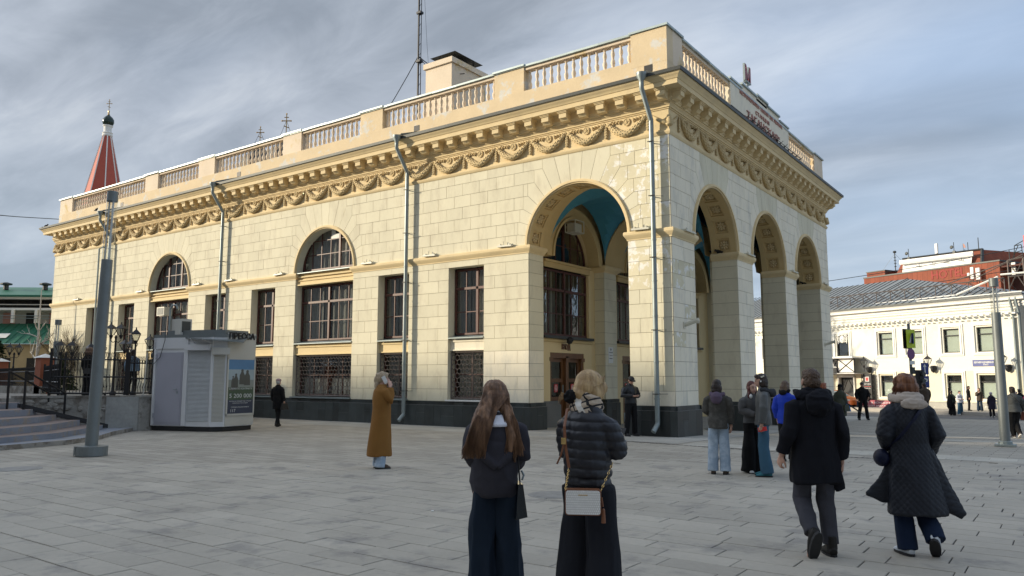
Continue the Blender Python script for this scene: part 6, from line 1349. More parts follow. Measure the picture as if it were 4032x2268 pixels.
for nm, (x, y), z0, z1 in (('traffic_light', (.36, .3), 1.35, 2.55), ('signal_back', (-.33, -.25), .75, 1.75)):
    t = MB(); t.box(-.16, -.14, z0, .16, .14, z1); tl = t.build(nm, 'black' if nm[0] == 't' else 'grpole', TP, loc=(x, y, 0), rot=(0, 0, 1.0)); t = MB(); t.bar((-.05, 0, z1 - .05), (-x, -y, z1 - .02), .04); t.build('arm', 'grpole', tl)
    if nm[0] == 't':
        for k in range(3): t = MB(); t.lathe([(.10, 0), (.12, .02), (.12, .14), (.11, .14)], 12); t.build('lens', 'dkmetal', tl, loc=(0, -.14, z0 + .22 + .38 * k), rot=(pi / 2, 0, 0))
PP = thing('parking_signpost', 'thin post with two blue signs, an arrow above a letter P', 'signpost', (2.68, 28.4, gz(0, 28.4))); t = MB(); t.tube([(0, 0, 0), (0, 0, 3.2)], .03, 8); t.build('post', 'grpole', PP)
for z, s_ in ((2.75, '↑'), (2.0, 'P')):
    t = MB(); t.box(-.22, -.05, z - .33, .22, -.03, z + .33); q = t.build('sign_plate', 'sblue', PP, rot=(0, 0, radians(40)))
    t = MB()
    if s_ == 'P': t.text('P', .5, .008, lambda u, w, zz: (u, -.052 - w, z + zz), bold=.01)
    else: t.box(-.03, -.058, z - .25, .03, -.052, z + .15); t.add([(-.1, -.056, z + .1), (.1, -.056, z + .1), (0, -.056, z + .28)], [(0, 1, 2)])
    t.build('sign_symbol', 'white', q)
# ================================================================ PEOPLE
def cloth(n, c, rough=.9, fine=90, bump=.3, **k):
    if n not in M_: M_[n] = mat(n, c, rough, k.pop('var', .15), k.pop('scale', 4), fine, bump, k.pop('bdist', .003), spec=k.pop('spec', .25), **k)
    return n
M_['skin'] = mat('skin', (.52, .30, .215), .55, .06, 5, 60, .05, .002); M_['skin2'] = mat('pale_skin', (.60, .37, .28), .55, .06, 5, 60, .05, .002)
M_['eye'] = mat('dark_eyes', (.03, .02, .018), .3, .05); M_['lip'] = mat('lips', (.42, .14, .12), .5, .05)
def hairm(n, c, c2): 
    if n not in M_: M_[n] = mat(n, c, .42, .35, 3, 26, .6, .006, stretch=(16, 16, 1.0), col2=c2, c2=(.42, .62), s2=1.6, spec=.4)
    return n
def V(*a): return Vector(a)
def loft(mb, secs, n=22, rot=None):
    """flat elliptical rings: (x, y, z, rx, ry[, power])"""
    vs = []
    for s in secs:
        pw = s[5] if len(s) > 5 else 1.0
        for k in range(n):
            a = 2 * pi * k / n; c, d = cos(a), sin(a); c = math.copysign(abs(c) ** pw, c); d = math.copysign(abs(d) ** pw, d); vs.append((s[0] + s[3] * c, s[1] + s[4] * d, s[2]))
    m = len(secs); mb.add(vs, [(i * n + k, i * n + (k + 1) % n, (i + 1) * n + (k + 1) % n, (i + 1) * n + k) for i in range(m - 1) for k in range(n)] + [tuple(reversed(range(n))), tuple(range((m - 1) * n, m * n))]); return mb
def solid(mb, vox, name, m, parent, disp=None, sm=3, extra=None):
    me = bpy.data.meshes.new(name); me.from_pydata(mb.v, [], mb.f); o = bpy.data.objects.new('tmp', me)
    COL.objects.link(o); r = o.modifiers.new('r', 'REMESH'); r.mode = 'VOXEL'; r.voxel_size = vox
    if sm: s = o.modifiers.new('s', 'SMOOTH'); s.factor = .5; s.iterations = sm
    dg = bpy.context.evaluated_depsgraph_get(); ev = o.evaluated_get(dg); nm = bpy.data.meshes.new_from_object(ev); bpy.data.objects.remove(o); bpy.data.meshes.remove(me)
    if disp is not None:
        n = len(nm.vertices); co = np.empty(n * 3, np.float32); nm.vertices.foreach_get('co', co); co = co.reshape(-1, 3); no = np.empty(n * 3, np.float32); nm.vertex_normals.foreach_get('vector', no); no = no.reshape(-1, 3)
        co = co + no * disp(co)[:, None]; nm.vertices.foreach_set('co', co.astype(np.float32).ravel())
    if extra: 
        b = bmesh.new(); b.from_mesh(nm); t = bpy.data.meshes.new('x'); t.from_pydata(extra.v, [], extra.f); b.from_mesh(t); b.to_mesh(nm); b.free(); bpy.data.meshes.remove(t)
    nm.materials.clear(); nm.materials.append(M_[m]); nm.shade_smooth(); nm.update(); nm.name = name
    o = bpy.data.objects.new(name, nm); COL.objects.link(o); o.parent = parent; return o
# cheap smooth value noise on numpy arrays
def vnoise(p, seed=0):
    p = np.asarray(p, dtype=np.float64); i = np.floor(p).astype(np.int64); f = p - i; f = f * f * (3 - 2 * f); r = 0
    for dx in (0, 1):
        for dy in (0, 1):
            for dz in (0, 1):
                h = ((i[:, 0] + dx) * 374761393 + (i[:, 1] + dy) * 668265263 + (i[:, 2] + dz) * 2147483647 + seed * 1274126177) & 0xffffffff
                h = ((h ^ (h >> 13)) * 1274126177) & 0xffffffff; v = ((h ^ (h >> 16)) & 0xffff) / 65535.0
                w = (f[:, 0] if dx else 1 - f[:, 0]) * (f[:, 1] if dy else 1 - f[:, 1]) * (f[:, 2] if dz else 1 - f[:, 2]); r = r + v * w
    return r * 2 - 1
def folds(a=.008, sx=9, sz=4, seed=0, ridge=True):
    def f(co):
        n = vnoise(co * np.array([sx, sx, sz]), seed); m = vnoise(co * np.array([sx * 2.3, sx * 2.3, sz * 3]), seed + 5)
        return a * ((1 - np.abs(n) * 2.2) if ridge else n) + a * .4 * m
    return f
def puffs(a=.012, dz=.075, seed=0, tilt=0):
    def f(co): return a * (np.sqrt(np.abs(np.sin(pi * (co[:, 2] + tilt * co[:, 0]) / dz + .4 * vnoise(co * 6, seed)))) - .6) + .003 * vnoise(co * 40, seed)
    return f
def quilt(a=.004, s=.075, seed=0):
    fo = folds(.010, 7, 3, seed)
    def f(co):
        u = np.arctan2(co[:, 1], co[:, 0]) * .24; z = co[:, 2]
        p = np.abs(np.sin(pi * (u + z) / s)) ** .4; q = np.abs(np.sin(pi * (u - z) / s)) ** .4; return a * (p * q - .5) * 2 + fo(co)
    return f
def strands(a=.004, f_=70, fz=5, seed=0):
    return lambda co: a * vnoise(co * np.array([f_, f_, fz]), seed) + a * .6 * vnoise(co * np.array([f_ * .4, f_ * .4, fz * .7]), seed + 3)

def hand(mb, w, d, nrm, k=1.0, curl=.7, side=1, spread=.0):
    """palm and five jointed fingers: w wrist, d direction, nrm palm normal (fingers curl towards it), side +1 thumb on +(d x nrm)"""
    d = d.normalized(); nrm = (nrm - d * nrm.dot(d)).normalized(); s = d.cross(nrm) * side
    R_ = Matrix((s, d, nrm)).transposed()
    mb.ell(w + d * .05 * k, (.040 * k, .052 * k, .017 * k), 10, 8, rot=R_); mb.tube([w - d * .03 * k, w + d * .03 * k], [.026 * k, .027 * k], 8)
    for i, (o, L_) in enumerate(((.030, .068), (.010, .076), (-.011, .071), (-.030, .056))):
        p = w + (d * (.088 - abs(i - 1.3) * .004) + s * o) * k; pts = [p - d * .02 * k]; a = curl * .5; q = p
        pts.append(p)
        for j, f in enumerate((.45, .32, .26)):
            dd = d * cos(a) + nrm * sin(a) + s * (spread * o * 6); q = q + dd * L_ * f * k; pts.append(q); a += curl * (.9 + .1 * i)
        mb.tube(pts, [.0095 * k, .0098 * k, .0090 * k, .0082 * k, .0068 * k], 7)
    p = w + (d * .028 + s * .030) * k; q = p + (s * .7 + d * .65 + nrm * .35).normalized() * .036 * k; r = q + (s * .15 + d * .85 + nrm * .5 * curl).normalized() * .032 * k; t = r + (d * .9 - s * .2 + nrm * .6 * curl).normalized() * .024 * k
    mb.tube([w + d * .01 * k + s * .01 * k, p, q, r, t], [.013 * k, .014 * k, .0115 * k, .010 * k, .008 * k], 7)

class Fig:
    def __init__(s, lab, x, y, H, face, near=0, skin='skin', z=None, group=None, **J):
        s.k = H / 1.70; s.near = near; s.vox = (.016, .010, .007)[near] * s.k; s.lab = lab; s.skin = skin
        D = dict(pel=(0, 0, .93), chest=(0, -.01, 1.28), neck=(0, -.015, 1.46), head=(0, .02, 1.585), hipL=(-.085, 0, .90), hipR=(.085, 0, .90), kneL=(-.10, .01, .49), kneR=(.10, .01, .49), ankL=(-.105, -.03, .085), ankR=(.105, -.03, .085),
            shL=(-.158, -.02, 1.405), shR=(.158, -.02, 1.405), elL=(-.208, -.03, 1.13), elR=(.208, -.03, 1.13), wrL=(-.215, .05, .89), wrR=(.215, .05, .89), footL=(-.08, 1, 0), footR=(.08, 1, 0), hdL=None, hdR=None, hnL=(1, 0, .1), hnR=(-1, 0, .1), curl=.7, hyaw=0, hpitch=0, hroll=0)
        D.update(J); s.J = {a: (Vector(b) * s.k if isinstance(b, tuple) and a[:2] not in ('fo', 'hd', 'hn') else Vector(b) if isinstance(b, tuple) else b) for a, b in D.items()}
        s.loc = Vector((x, y, gz(x, y) if z is None else z)); s.rz = face
        J = s.J; k = s.k; b = MB()
        s.HR = Matrix.Rotation(J['hyaw'], 3, 'Z') @ Matrix.Rotation(J['hpitch'], 3, 'X') @ Matrix.Rotation(J['hroll'], 3, 'Y')
        # torso, neck, limbs
        P, C, N_ = J['pel'], J['chest'], J['neck']
        b.tube([P - V(0, 0, .08) * k, P, P.lerp(C, .35), C, C.lerp(N_, .6), N_], [.10 * k, .14 * k, .115 * k, .135 * k, .10 * k, .05 * k], 16, ry=[.08 * k, .10 * k, .09 * k, .10 * k, .08 * k, .05 * k], up=(1, 0, 0))
        b.tube([N_ - V(0, 0, .03) * k, N_.lerp(J['head'], .75)], [.056 * k, .052 * k], 12)
        s.headparts(b)
        for S in 'LR':
            b.tube([C.lerp(J['sh' + S], .6), J['sh' + S] - V(0, 0, .055) * k, J['sh' + S].lerp(J['el' + S], .5), J['el' + S], J['el' + S].lerp(J['wr' + S], .4), J['wr' + S]], [.045 * k, .040 * k, .040 * k, .036 * k, .035 * k, .025 * k], 10)
            b.tube([J['hip' + S] + V(0, 0, .03) * k, J['hip' + S].lerp(J['kne' + S], .35), J['kne' + S], J['kne' + S].lerp(J['ank' + S], .35), J['ank' + S]], [.085 * k, .078 * k, .052 * k, .053 * k, .034 * k], 12)
            f = J['foot' + S].normalized(); b.tube([J['ank' + S] - f * .03 * k, J['ank' + S] + f * .10 * k - V(0, 0, .045) * k, J['ank' + S] + f * .17 * k - V(0, 0, .06) * k], [.033 * k, .032 * k, .02 * k], 8)
        hb = MB()
        for S in 'LR':
            w, e = J['wr' + S], J['el' + S]; d = J['hd' + S] or (w - e).normalized(); hand(b if near == 2 else hb, w, d, J['hn' + S], k, J['curl'], 1 if S == 'L' else -1)
        o = solid(b, s.vox, 'person', skin, None, sm=2, extra=None if near == 2 else hb); o.location = s.loc; o.rotation_euler = (0, 0, face); tag(o, lab, 'person', group); s.o = o
    def hp(s, x, y, z): return s.J['head'] + s.HR @ (V(x, y, z) * s.k)
    def headparts(s, b):
        k = s.k; h = s.hp
        b.ell(h(0, -.012, .03), (.078 * k, .095 * k, .085 * k), 18, 14, rot=s.HR); b.ell(h(0, .012, -.03), (.062 * k, .078 * k, .085 * k), 16, 12, rot=s.HR); b.ell(h(0, .035, -.088), (.035 * k, .04 * k, .028 * k), 10, 8, rot=s.HR)
        b.tube([h(0, .082, .02), h(0, .102, -.02), h(0, .105, -.036)], [.009 * k, .014 * k, .016 * k], 8); b.ell(h(0, .078, -.06), (.024 * k, .016 * k, .012 * k), 8, 6, rot=s.HR)
        for q in (-1, 1): b.ell(h(q * .078, -.005, -.01), (.012 * k, .02 * k, .032 * k), 8, 6, rot=s.HR)
    def face(s):
        k = s.k; h = s.hp
        for q in (-1, 1):
            e = MB(); e.ell(h(q * .030, .083, .008), (.013 * k, .008 * k, .006 * k), 8, 5, rot=s.HR); e.build('eye', 'eye', s.o, True)
            e = MB(); e.tube([h(q * .014, .090, .028), h(q * .032, .088, .033), h(q * .048, .075, .027)], .003 * k, 5); e.build('eyebrow', 'eye', s.o, True)
        e = MB(); e.ell(h(0, .091, -.060), (.022 * k, .008 * k, .006 * k), 10, 5, rot=s.HR); e.build('mouth', 'lip', s.o, True); return s
    def part(s, mb, name, m, disp=None, sm=3, v=1.0): return solid(mb, s.vox * v, name, m, s.o, disp, sm)
    def trousers(s, m, r=(.10, .085, .078), hem=.06, top=1.0, disp=None, name='trousers'):
        b = MB(); k = s.k; P = s.J['pel']; b.tube([P - V(0, 0, .09) * k, P - V(0, 0, .02) * k, P + V(0, 0, (top - .93)) * k], [.155 * k, .172 * k, .145 * k], 18, ry=[.115 * k, .125 * k, .105 * k], up=(1, 0, 0))
        for S in 'LR':
            h, kn, a = s.J['hip' + S], s.J['kne' + S], s.J['ank' + S]; d = (a - kn).normalized(); e = a + d * (.085 - hem) * k
            b.tube([h + V(0, 0, .02) * k, h.lerp(kn, .4), kn, kn.lerp(a, .5), e], [r[0] * k, r[0] * .95 * k, r[1] * k, (r[1] + r[2]) / 2 * k, r[2] * k], 14)
        return s.part(b, name, m, disp or folds(.006, 10, 6))
    def skirt(s, m, secs, name='trousers', disp=None):
        b = MB(); loft(b, [tuple(q * s.k for q in c) for c in secs]); return s.part(b, name, m, disp or folds(.014, 7, 1.2))
    def top(s, m, secs, r=(.075, .062, .055), name='jacket', disp=None, cuff=.03, puff=1.0, smooth=3, sleeve=True, panels=None):
        """secs: body rings from hem to collar; sleeves follow the arms"""
        b = MB(); k = s.k; loft(b, [tuple(q * k for q in c[:5]) + tuple(c[5:]) for c in secs], 26)
        if sleeve:
            for S in 'LR':
                sh, el, wr = s.J['sh' + S], s.J['el' + S], s.J['wr' + S]; c = s.J['chest'].lerp(sh, .55); c.z = sh.z - .02 * k; e = wr + (wr - el).normalized() * cuff * -k
                c.z = sh.z - .05 * k; b.tube([c, sh + V(0, 0, -.055) * k + (c - sh) * .12, sh.lerp(el, .30), sh.lerp(el, .6), el, el.lerp(wr, .4), e], [r[0] * .72 * k, r[0] * .80 * k, r[0] * .90 * k, (r[0] + r[1]) / 2 * k, r[1] * k, (r[1] + r[2]) / 2 * k, r[2] * k], 14)
        if panels: panels(b, k)
        return s.part(b, name, m, disp or folds(), smooth)
    def shoes(s, m, sole='black', k2=1.0, high=0):
        k = s.k * k2
        for S in 'LR':
            a = s.J['ank' + S]; f = s.J['foot' + S].normalized(); up = V(0, 0, 1); up = (up - f * up.dot(f)).normalized(); sd = f.cross(up)
            b = MB(); p = lambda y, z: a + f * y * k + up * z * k
            R_ = Matrix((sd, f, up)).transposed()
            b.tube([p(-.075, -.045), p(-.03, -.03), p(.05, -.035), p(.12, -.052), p(.185, -.062)], [.030 * k, .044 * k, .046 * k, .046 * k, .026 * k], 12, ry=[.030 * k, .048 * k, .042 * k, .030 * k, .016 * k], up=tuple(sd))
            b.tube([p(-.03, -.02), p(-.025, .03 + high)], [.044 * k, .043 * k], 12)
            o = solid(b, max(.006, s.vox * .7), 'shoe', m, s.o, None, 2)
            t = MB(); n = 12; ring = [(sd * (.047 * k * math.copysign(abs(cos(2 * pi * i / n)) ** .8, cos(2 * pi * i / n))) + f * (.055 + .142 * sin(2 * pi * i / n)) * k) for i in range(n)]
            t.add([a + q + up * z * k for z in (-.088, -.064) for q in ring], [(i, (i + 1) % n, n + (i + 1) % n, n + i) for i in range(n)] + [tuple(range(n)), tuple(range(n, 2 * n))]); t.build('sole', sole, o)
        return s
    def hair(s, m, parts, disp=None, name='hair', v=.8, sm=2):
        b = MB(); k = s.k
        for c, r in parts: b.ell(s.hp(*c), tuple(q * k for q in r), 14, 10, rot=s.HR)
        return s.part(b, name, m, disp or strands(.004 * k, 60, 6), sm, v)
    def hood(s, m, w=.115, back=.05, z=1.44, r=.05, name='hood', drop=.07, disp=None):
        b = MB(); k = s.k; n = 12; N_ = s.J['neck']; pts = [];
        for i in range(n + 1): a = pi * (-.12 + 1.24 * i / n); pts.append(V(N_.x + w * k * cos(a), N_.y + (.02 - sin(a) * (w * .75)) * k, z * k - sin(a) * drop * .35 * k))
        b.tube(pts, [r * k * (.55 + .45 * sin(pi * i / n)) for i in range(n + 1)], 10); b.ell(V(N_.x, N_.y - (w * .75 + back) * k, (z - drop * .75) * k), (w * .95 * k, (back + .03) * k, drop * 1.1 * k), 14, 10)
        return s.part(b, name, m, disp or folds(.006, 12, 10))
    def cap(s, m, brim=True):
        b = MB(); k = s.k; b.ell(s.hp(0, -.008, .045), (.088 * k, .104 * k, .085 * k), 14, 10, rot=s.HR)
        if brim: b.tube([s.hp(0, .06, .055), s.hp(0, .115, .05), s.hp(0, .155, .035)], [.07 * k, .068 * k, .045 * k], 10, ry=[.012 * k, .01 * k, .008 * k], up=tuple(s.HR @ V(1, 0, 0)))
        return s.part(b, 'cap', m, None, 1, .8)
SHORT = [((0, -.022, .045), (.086, .100, .082)), ((0, -.05, 0), (.083, .072, .085)), ((0, .045, .085), (.06, .045, .035))]
BOB = SHORT + [((0, -.045, -.03), (.098, .075, .085)), ((-.07, -.02, -.045), (.032, .06, .075)), ((.07, -.02, -.045), (.032, .06, .075)), ((0, -.06, -.09), (.085, .05, .05))]
LONGB = BOB + [((0, -.075, -.14), (.10, .05, .10)), ((0, -.085, -.25), (.105, .045, .12)), ((0, -.08, -.34), (.09, .04, .10))]
BUN = SHORT + [((0, -.10, .02), (.045, .045, .045)), ((-.065, -.01, -.03), (.022, .05, .05)), ((.065, -.01, -.03), (.022, .05, .05))]
AWAY = radians(35.95)
# generic body rings (height 1.70): hem .. collar, torso width factor and flare
def rings(hem, hw=.19, hd=.14, w=1.0, waist=1.0, col=1.50, cw=.07, y=0, sh=.166):
    r = [(0, y, hem, hw, hd)]
    if hem < .55: r.append((0, y, (hem + .95) / 2, hw * .97, hd * .97))
    if hem < .93: r.append((0, y, .97, (.175 * w + hw) / 2, (.125 * w + hd) / 2))
    r += [(0, y, 1.10, .152 * w * waist, .118 * w), (0, y - .01, 1.26, .168 * w, .126 * w), (0, y - .015, 1.36, sh * w, .115 * w), (0, y - .018, 1.42, .128 * w, .09 * w), (0, y - .016, 1.46, cw * 1.25, cw * 1.1), (0, y - .014, col, cw, cw)]
    return r
def strand_curves(fig, m, n, fn, r=.0014, name='hair_strands', seed=1):
    R_ = random.Random(seed); t = MB()
    for i in range(n): t.tube(fn(R_), [r, r, r * .9, r * .8, r * .3][:5] if False else r, 3, caps=False)
    o = t.build(name, m, fig.o, True); tag(o, kind='stuff'); return o

# --- woman with long brown hair, grey hooded jacket, dark wide jeans
m_j = cloth('charcoal_wool_jacket', (.042, .040, .050), fine=120); m_dn = cloth('dark_indigo_denim', (.012, .021, .036), fine=150); m_wt = cloth('white_cotton', (.72, .73, .80))
h_br = hairm('long_brown_hair', (.13, .066, .034), (.30, .165, .09))
f = Fig('woman with very long brown hair in charcoal hooded jacket and dark wide jeans and bag', 6.03, -16.73, 1.626, AWAY + .10, 2, shL=(-.148, -.02, 1.40), shR=(.148, -.02, 1.40), elR=(.20, -.02, 1.15), wrR=(.14, .19, 1.03), elL=(-.195, .0, 1.15), wrL=(-.12, .20, 1.03), hpitch=-.25, head=(0, .045, 1.58), curl=.9)
f.trousers(m_dn, (.093, .096, .118), hem=.02, disp=folds(.016, 9, 3.2, 3)); f.shoes('black')
f.top(m_j, [(0, 0, .84, .155, .13), (0, 0, .87, .165, .145), (0, -.005, 1.0, .178, .155), (0, -.01, 1.16, .172, .148), (0, -.015, 1.30, .175, .145), (0, -.02, 1.375, .168, .12), (0, -.02, 1.42, .13, .10), (0, -.02, 1.46, .08, .08)], (.080, .078, .05), disp=folds(.020, 7, 5, 11))
b = MB(); k = f.k
for sx in (-1, 1): b.tube([V(sx * .155, .02, 1.40) * k, V(sx * .15, -.10, 1.30) * k, V(sx * .085, -.165, 1.14) * k, V(0, -.18, 1.075) * k], [.022 * k, .032 * k, .032 * k, .034 * k], 10)
b.tube([V(-.08, -.13, 1.34) * k, V(0, -.155, 1.22) * k, V(0, -.165, 1.12) * k], [.07 * k, .085 * k, .06 * k], 12, ry=[.02 * k, .022 * k, .02 * k], up=(1, 0, 0)); b.tube([V(.07, -.13, 1.34) * k, V(.02, -.15, 1.2) * k], [.07 * k, .07 * k], 12, ry=[.02 * k, .02 * k], up=(1, 0, 0)); f.part(b, 'hood', m_j, folds(.005, 14, 12, 4))
b = MB(); loft(b, [tuple(q * k for q in c_) for c_ in ((0, -.035, 1.365, .135, .145), (0, -.035, 1.385, .138, .148), (0, -.03, 1.43, .112, .115), (0, -.01, 1.485, .070, .075))]); f.part(b, 'white_collar', m_wt, folds(.002, 20, 20), 2, .8)
hb = MB(); hp = f.hp
for c, r in [((0, -.02, .045), (.096, .108, .092)), ((0, -.05, 0), (.100, .078, .09)), ((0, .045, .085), (.06, .045, .035)), ((0, -.04, -.04), (.105, .08, .09)), ((-.075, -.01, -.06), (.04, .065, .09)), ((.075, -.01, -.06), (.04, .065, .09))]: hb.ell(hp(*c), tuple(q * k for q in r), 16, 12, rot=f.HR)
def lock(mb, pts, r, ry): mb.tube([V(*p) * k for p in pts], [q * k for q in r], 12, ry=[q * k for q in ry], up=(1, 0, 0))
lock(hb, [(-.04, -.02, 1.60), (-.068, -.075, 1.52), (-.102, -.13, 1.43), (-.132, -.165, 1.34), (-.155, -.175, 1.25), (-.168, -.165, 1.17)], [.055, .068, .076, .080, .078, .058], [.06, .055, .045, .04, .036, .022])
lock(hb, [(.045, -.02, 1.60), (.072, -.065, 1.50), (.10, -.12, 1.40), (.115, -.155, 1.29), (.10, -.18, 1.18)], [.05, .055, .045, .035, .012], [.05, .04, .03, .025, .01])
lock(hb, [(.065, .0, 1.56), (.095, -.03, 1.46), (.125, -.08, 1.36), (.145, -.12, 1.22), (.14, -.13, 1.10)], [.03, .035, .032, .022, .008], [.04, .035, .03, .02, .008])
f.part(hb, 'hair', h_br, strands(.0055, 75, 5, 2), 2, .75)
def s1(R_):
    u = R_.uniform(-1, 1); top = hp(u * .05, -.03 - R_.random() * .05, .10 + R_.random() * .02)
    if R_.random() < .68: e = [(-.062 + u * .066, -.135, 1.48), (-.102 + u * .078, -.178, 1.41), (-.132 + u * .084, -.205, 1.33), (-.156 + u * .084, -.210, 1.25), (-.172 + u * .075 + R_.uniform(-.03, .02), -.19, 1.13 + R_.random() * .07)]
    else: e = [(.075 + u * .035, -.095, 1.50), (.11 + u * .05, -.145, 1.40), (.13 + u * .055, -.16, 1.28), (.125 + u * .06 + R_.uniform(-.02, .03), -.17, 1.14 + R_.random() * .06)]
    j = R_.uniform(.9, 1.08); return [hp(u * .012, .03, .134), hp(u * .050, -.035, .134 - .03 * u * u), hp(u * .084, -.09, .095 - .035 * u * u), hp(u * .104, -.13, -.01)] + [V(x, y * j, z) * k for x, y, z in e]
strand_curves(f, h_br, 700, s1)
hb = MB(); bp = V(.235, -.02, .90)
BG = thing('handbag', 'black glossy handbag at the right hip of the long-haired woman', 'handbag', f.loc + Matrix.Rotation(f.rz, 3, 'Z') @ (V(.165, -.02, .80) * k), f.rz)
b = MB(); b.add([(-.02, -.16, -.11), (.06, -.17, -.09), (.05, .12, -.11), (-.03, .12, -.12), (0, -.11, .13), (.035, -.11, .13), (.03, .10, .13), (-.005, .10, .13)], [(3, 2, 1, 0), (4, 5, 6, 7), (0, 1, 5, 4), (1, 2, 6, 5), (2, 3, 7, 6), (3, 0, 4, 7)]); b.build('bag_body', mat('black_patent_leather', (.012, .016, .02), .15, .1, coat=.6), BG)
b = MB(); b.tube([(.015, -.10, .12), (-.0, -.07, .35), (-.06, -.04, .60), (-.07, .02, .60), (.0, .08, .3), (.015, .09, .12)], .006, 6); b.build('strap', 'black', BG)
b = MB(); b.tube([(.03, -.09, .16), (.045, -.07, .19), (.03, -.05, .22)], .008, 6); b.build('buckle', 'zinc', BG)

# --- blonde woman in black quilted jacket with checked scarf
m_pf = cloth('black_down_nylon', (.012, .013, .019), .45, 60, .15, spec=.5); h_bl = hairm('blonde_hair', (.36, .225, .10), (.58, .40, .20)); m_dg = cloth('charcoal_denim', (.014, .015, .020), fine=170)
g = Fig('blonde woman in short black quilted jacket with checked scarf looking at her hands', 6.79, -16.68, 1.70, AWAY - .62, 2, 'skin2', shL=(-.15, -.02, 1.40), shR=(.15, -.02, 1.40), elR=(.20, .05, 1.16), wrR=(.10, .28, 1.20), elL=(-.20, .04, 1.16), wrL=(-.02, .30, 1.19), hpitch=-.28, head=(0, .04, 1.575), hyaw=-.12, curl=1.1, hnL=(.8, .2, .5), hnR=(-.8, .2, .5)); k = g.k
g.trousers(m_dg, (.098, .108, .135), hem=.02, disp=folds(.017, 8, 2.6, 8)); g.shoes('black')
g.top(m_pf, [(0, 0, .93, .150, .122), (0, 0, .945, .162, .135), (0, 0, .985, .155, .13), (0, 0, 1.0, .168, .145), (0, -.01, 1.16, .168, .145), (0, -.015, 1.29, .174, .143), (0, -.02, 1.375, .165, .12), (0, -.02, 1.42, .128, .10), (0, -.015, 1.50, .08, .078)], (.078, .070, .048), disp=puffs(.011, .062, 3, .05), cuff=.01)
M_['check'] = mat('checked_scarf', (.50, .40, .30), .95, .1, 5, 80, .3)
t_ = M_['check'].node_tree; bs = t_.nodes['Principled BSDF']; src = bs.inputs['Base Color'].links[0].from_socket; co = t_.nodes.new('ShaderNodeTexCoord'); prev = src
for rot_, sc_ in (((0, .5, .4), 42), ((.3, 1.9, .3), 42), ((0.1, .5, .4), 14)):
    mp_ = t_.nodes.new('ShaderNodeMapping'); mp_.inputs['Rotation'].default_value = rot_; wv = t_.nodes.new('ShaderNodeTexWave'); wv.inputs['Scale'].default_value = sc_ / 6; rp = t_.nodes.new('ShaderNodeMapRange'); rp.inputs[1].default_value = .80; rp.inputs[2].default_value = .86
    mx = t_.nodes.new('ShaderNodeMix'); mx.data_type = 'RGBA'; mx.inputs[7].default_value = (.02, .02, .022, 1) if sc_ == 42 else (.75, .72, .66, 1)
    t_.links.new(co.outputs['Object'], mp_.inputs[0]); t_.links.new(mp_.outputs[0], wv.inputs['Vector']); t_.links.new(wv.outputs['Fac'], rp.inputs[0]); t_.links.new(rp.outputs[0], mx.inputs[0]); t_.links.new(prev, mx.inputs[6]); prev = mx.outputs[2]
t_.links.new(prev, bs.inputs['Base Color'])
b = MB()
for zz, rr_, th in ((1.475, .082, .034), (1.515, .072, .030), (1.445, .088, .03)): b.tube([V(rr_ * cos(a), -.012 + rr_ * .9 * sin(a), zz + .012 * sin(a * 2 + zz * 40)) * k for a in np.linspace(0, 2 * pi, 18)], th * k, 8)
g.part(b, 'scarf', 'check', folds(.007, 16, 22, 5), 2, .8)
g.hair(h_bl, [((0, -.02, .045), (.092, .108, .090)), ((0, -.055, .0), (.09, .078, .09)), ((0, .05, .08), (.064, .05, .04)), ((-.02, -.085, -.06), (.075, .055, .055)), ((-.05, -.10, -.085), (.045, .04, .04)), ((.062, .01, -.02), (.03, .065, .06)), ((.068, .055, .03), (.022, .05, .045)), ((-.062, -.0, -.02), (.03, .06, .05))], strands(.0022, 80, 14, 7), v=.7)
hp = g.hp
def s2(R_):
    u = R_.uniform(-1, 1); a = hp(u * .03, .09, .11); m1 = hp(u * .10, .02, .10 - abs(u) * .04); m2 = hp(u * .095, -.07, .0); e = hp(-.04 + u * .03, -.125, -.075)
    if R_.random() < .3: m1 = hp(.094, .02, .05 + u * .06); m2 = hp(.07, -.06, -.05 + u * .05)
    return [a, m1, m2, e]
strand_curves(g, h_bl, 900, s2, .0013)
b = MB(); b.ell(g.hp(-.06, -.125, -.085), (.05 * k, .035 * k, .045 * k), 14, 10); g.part(b, 'hair_tie', cloth('black_velvet', (.008, .008, .009)), folds(.006, 40, 40), 1, .7)
b = MB(); 
for i in range(14): a = i * .5; b.tube([g.hp(-.09, -.14, -.08), g.hp(-.12 - .02 * sin(a), -.15, -.09 + .03 * cos(a)), g.hp(-.14 + .01 * cos(a), -.14, -.11 + .03 * sin(a * 2))], .0016, 3)
b.build('loose_hair', h_bl, g.o, True)
GR3 = Matrix.Rotation(g.rz, 3, 'Z')
SB = thing('shoulder_bag', 'small white patterned shoulder bag with brown trim and gold chain at the blonde woman\'s hip', 'shoulder bag', g.loc + GR3 @ (V(.085, -.215, .855) * k), g.rz + .50)
M_['tan'] = mat('tan_leather', (.20, .075, .032), .5, .12); M_['gold'] = mat('gold_metal', (.75, .52, .22), .25, .05, metal=1); mgm = mat('pale_monogram_canvas', (.85, .83, .79), .6, .05)
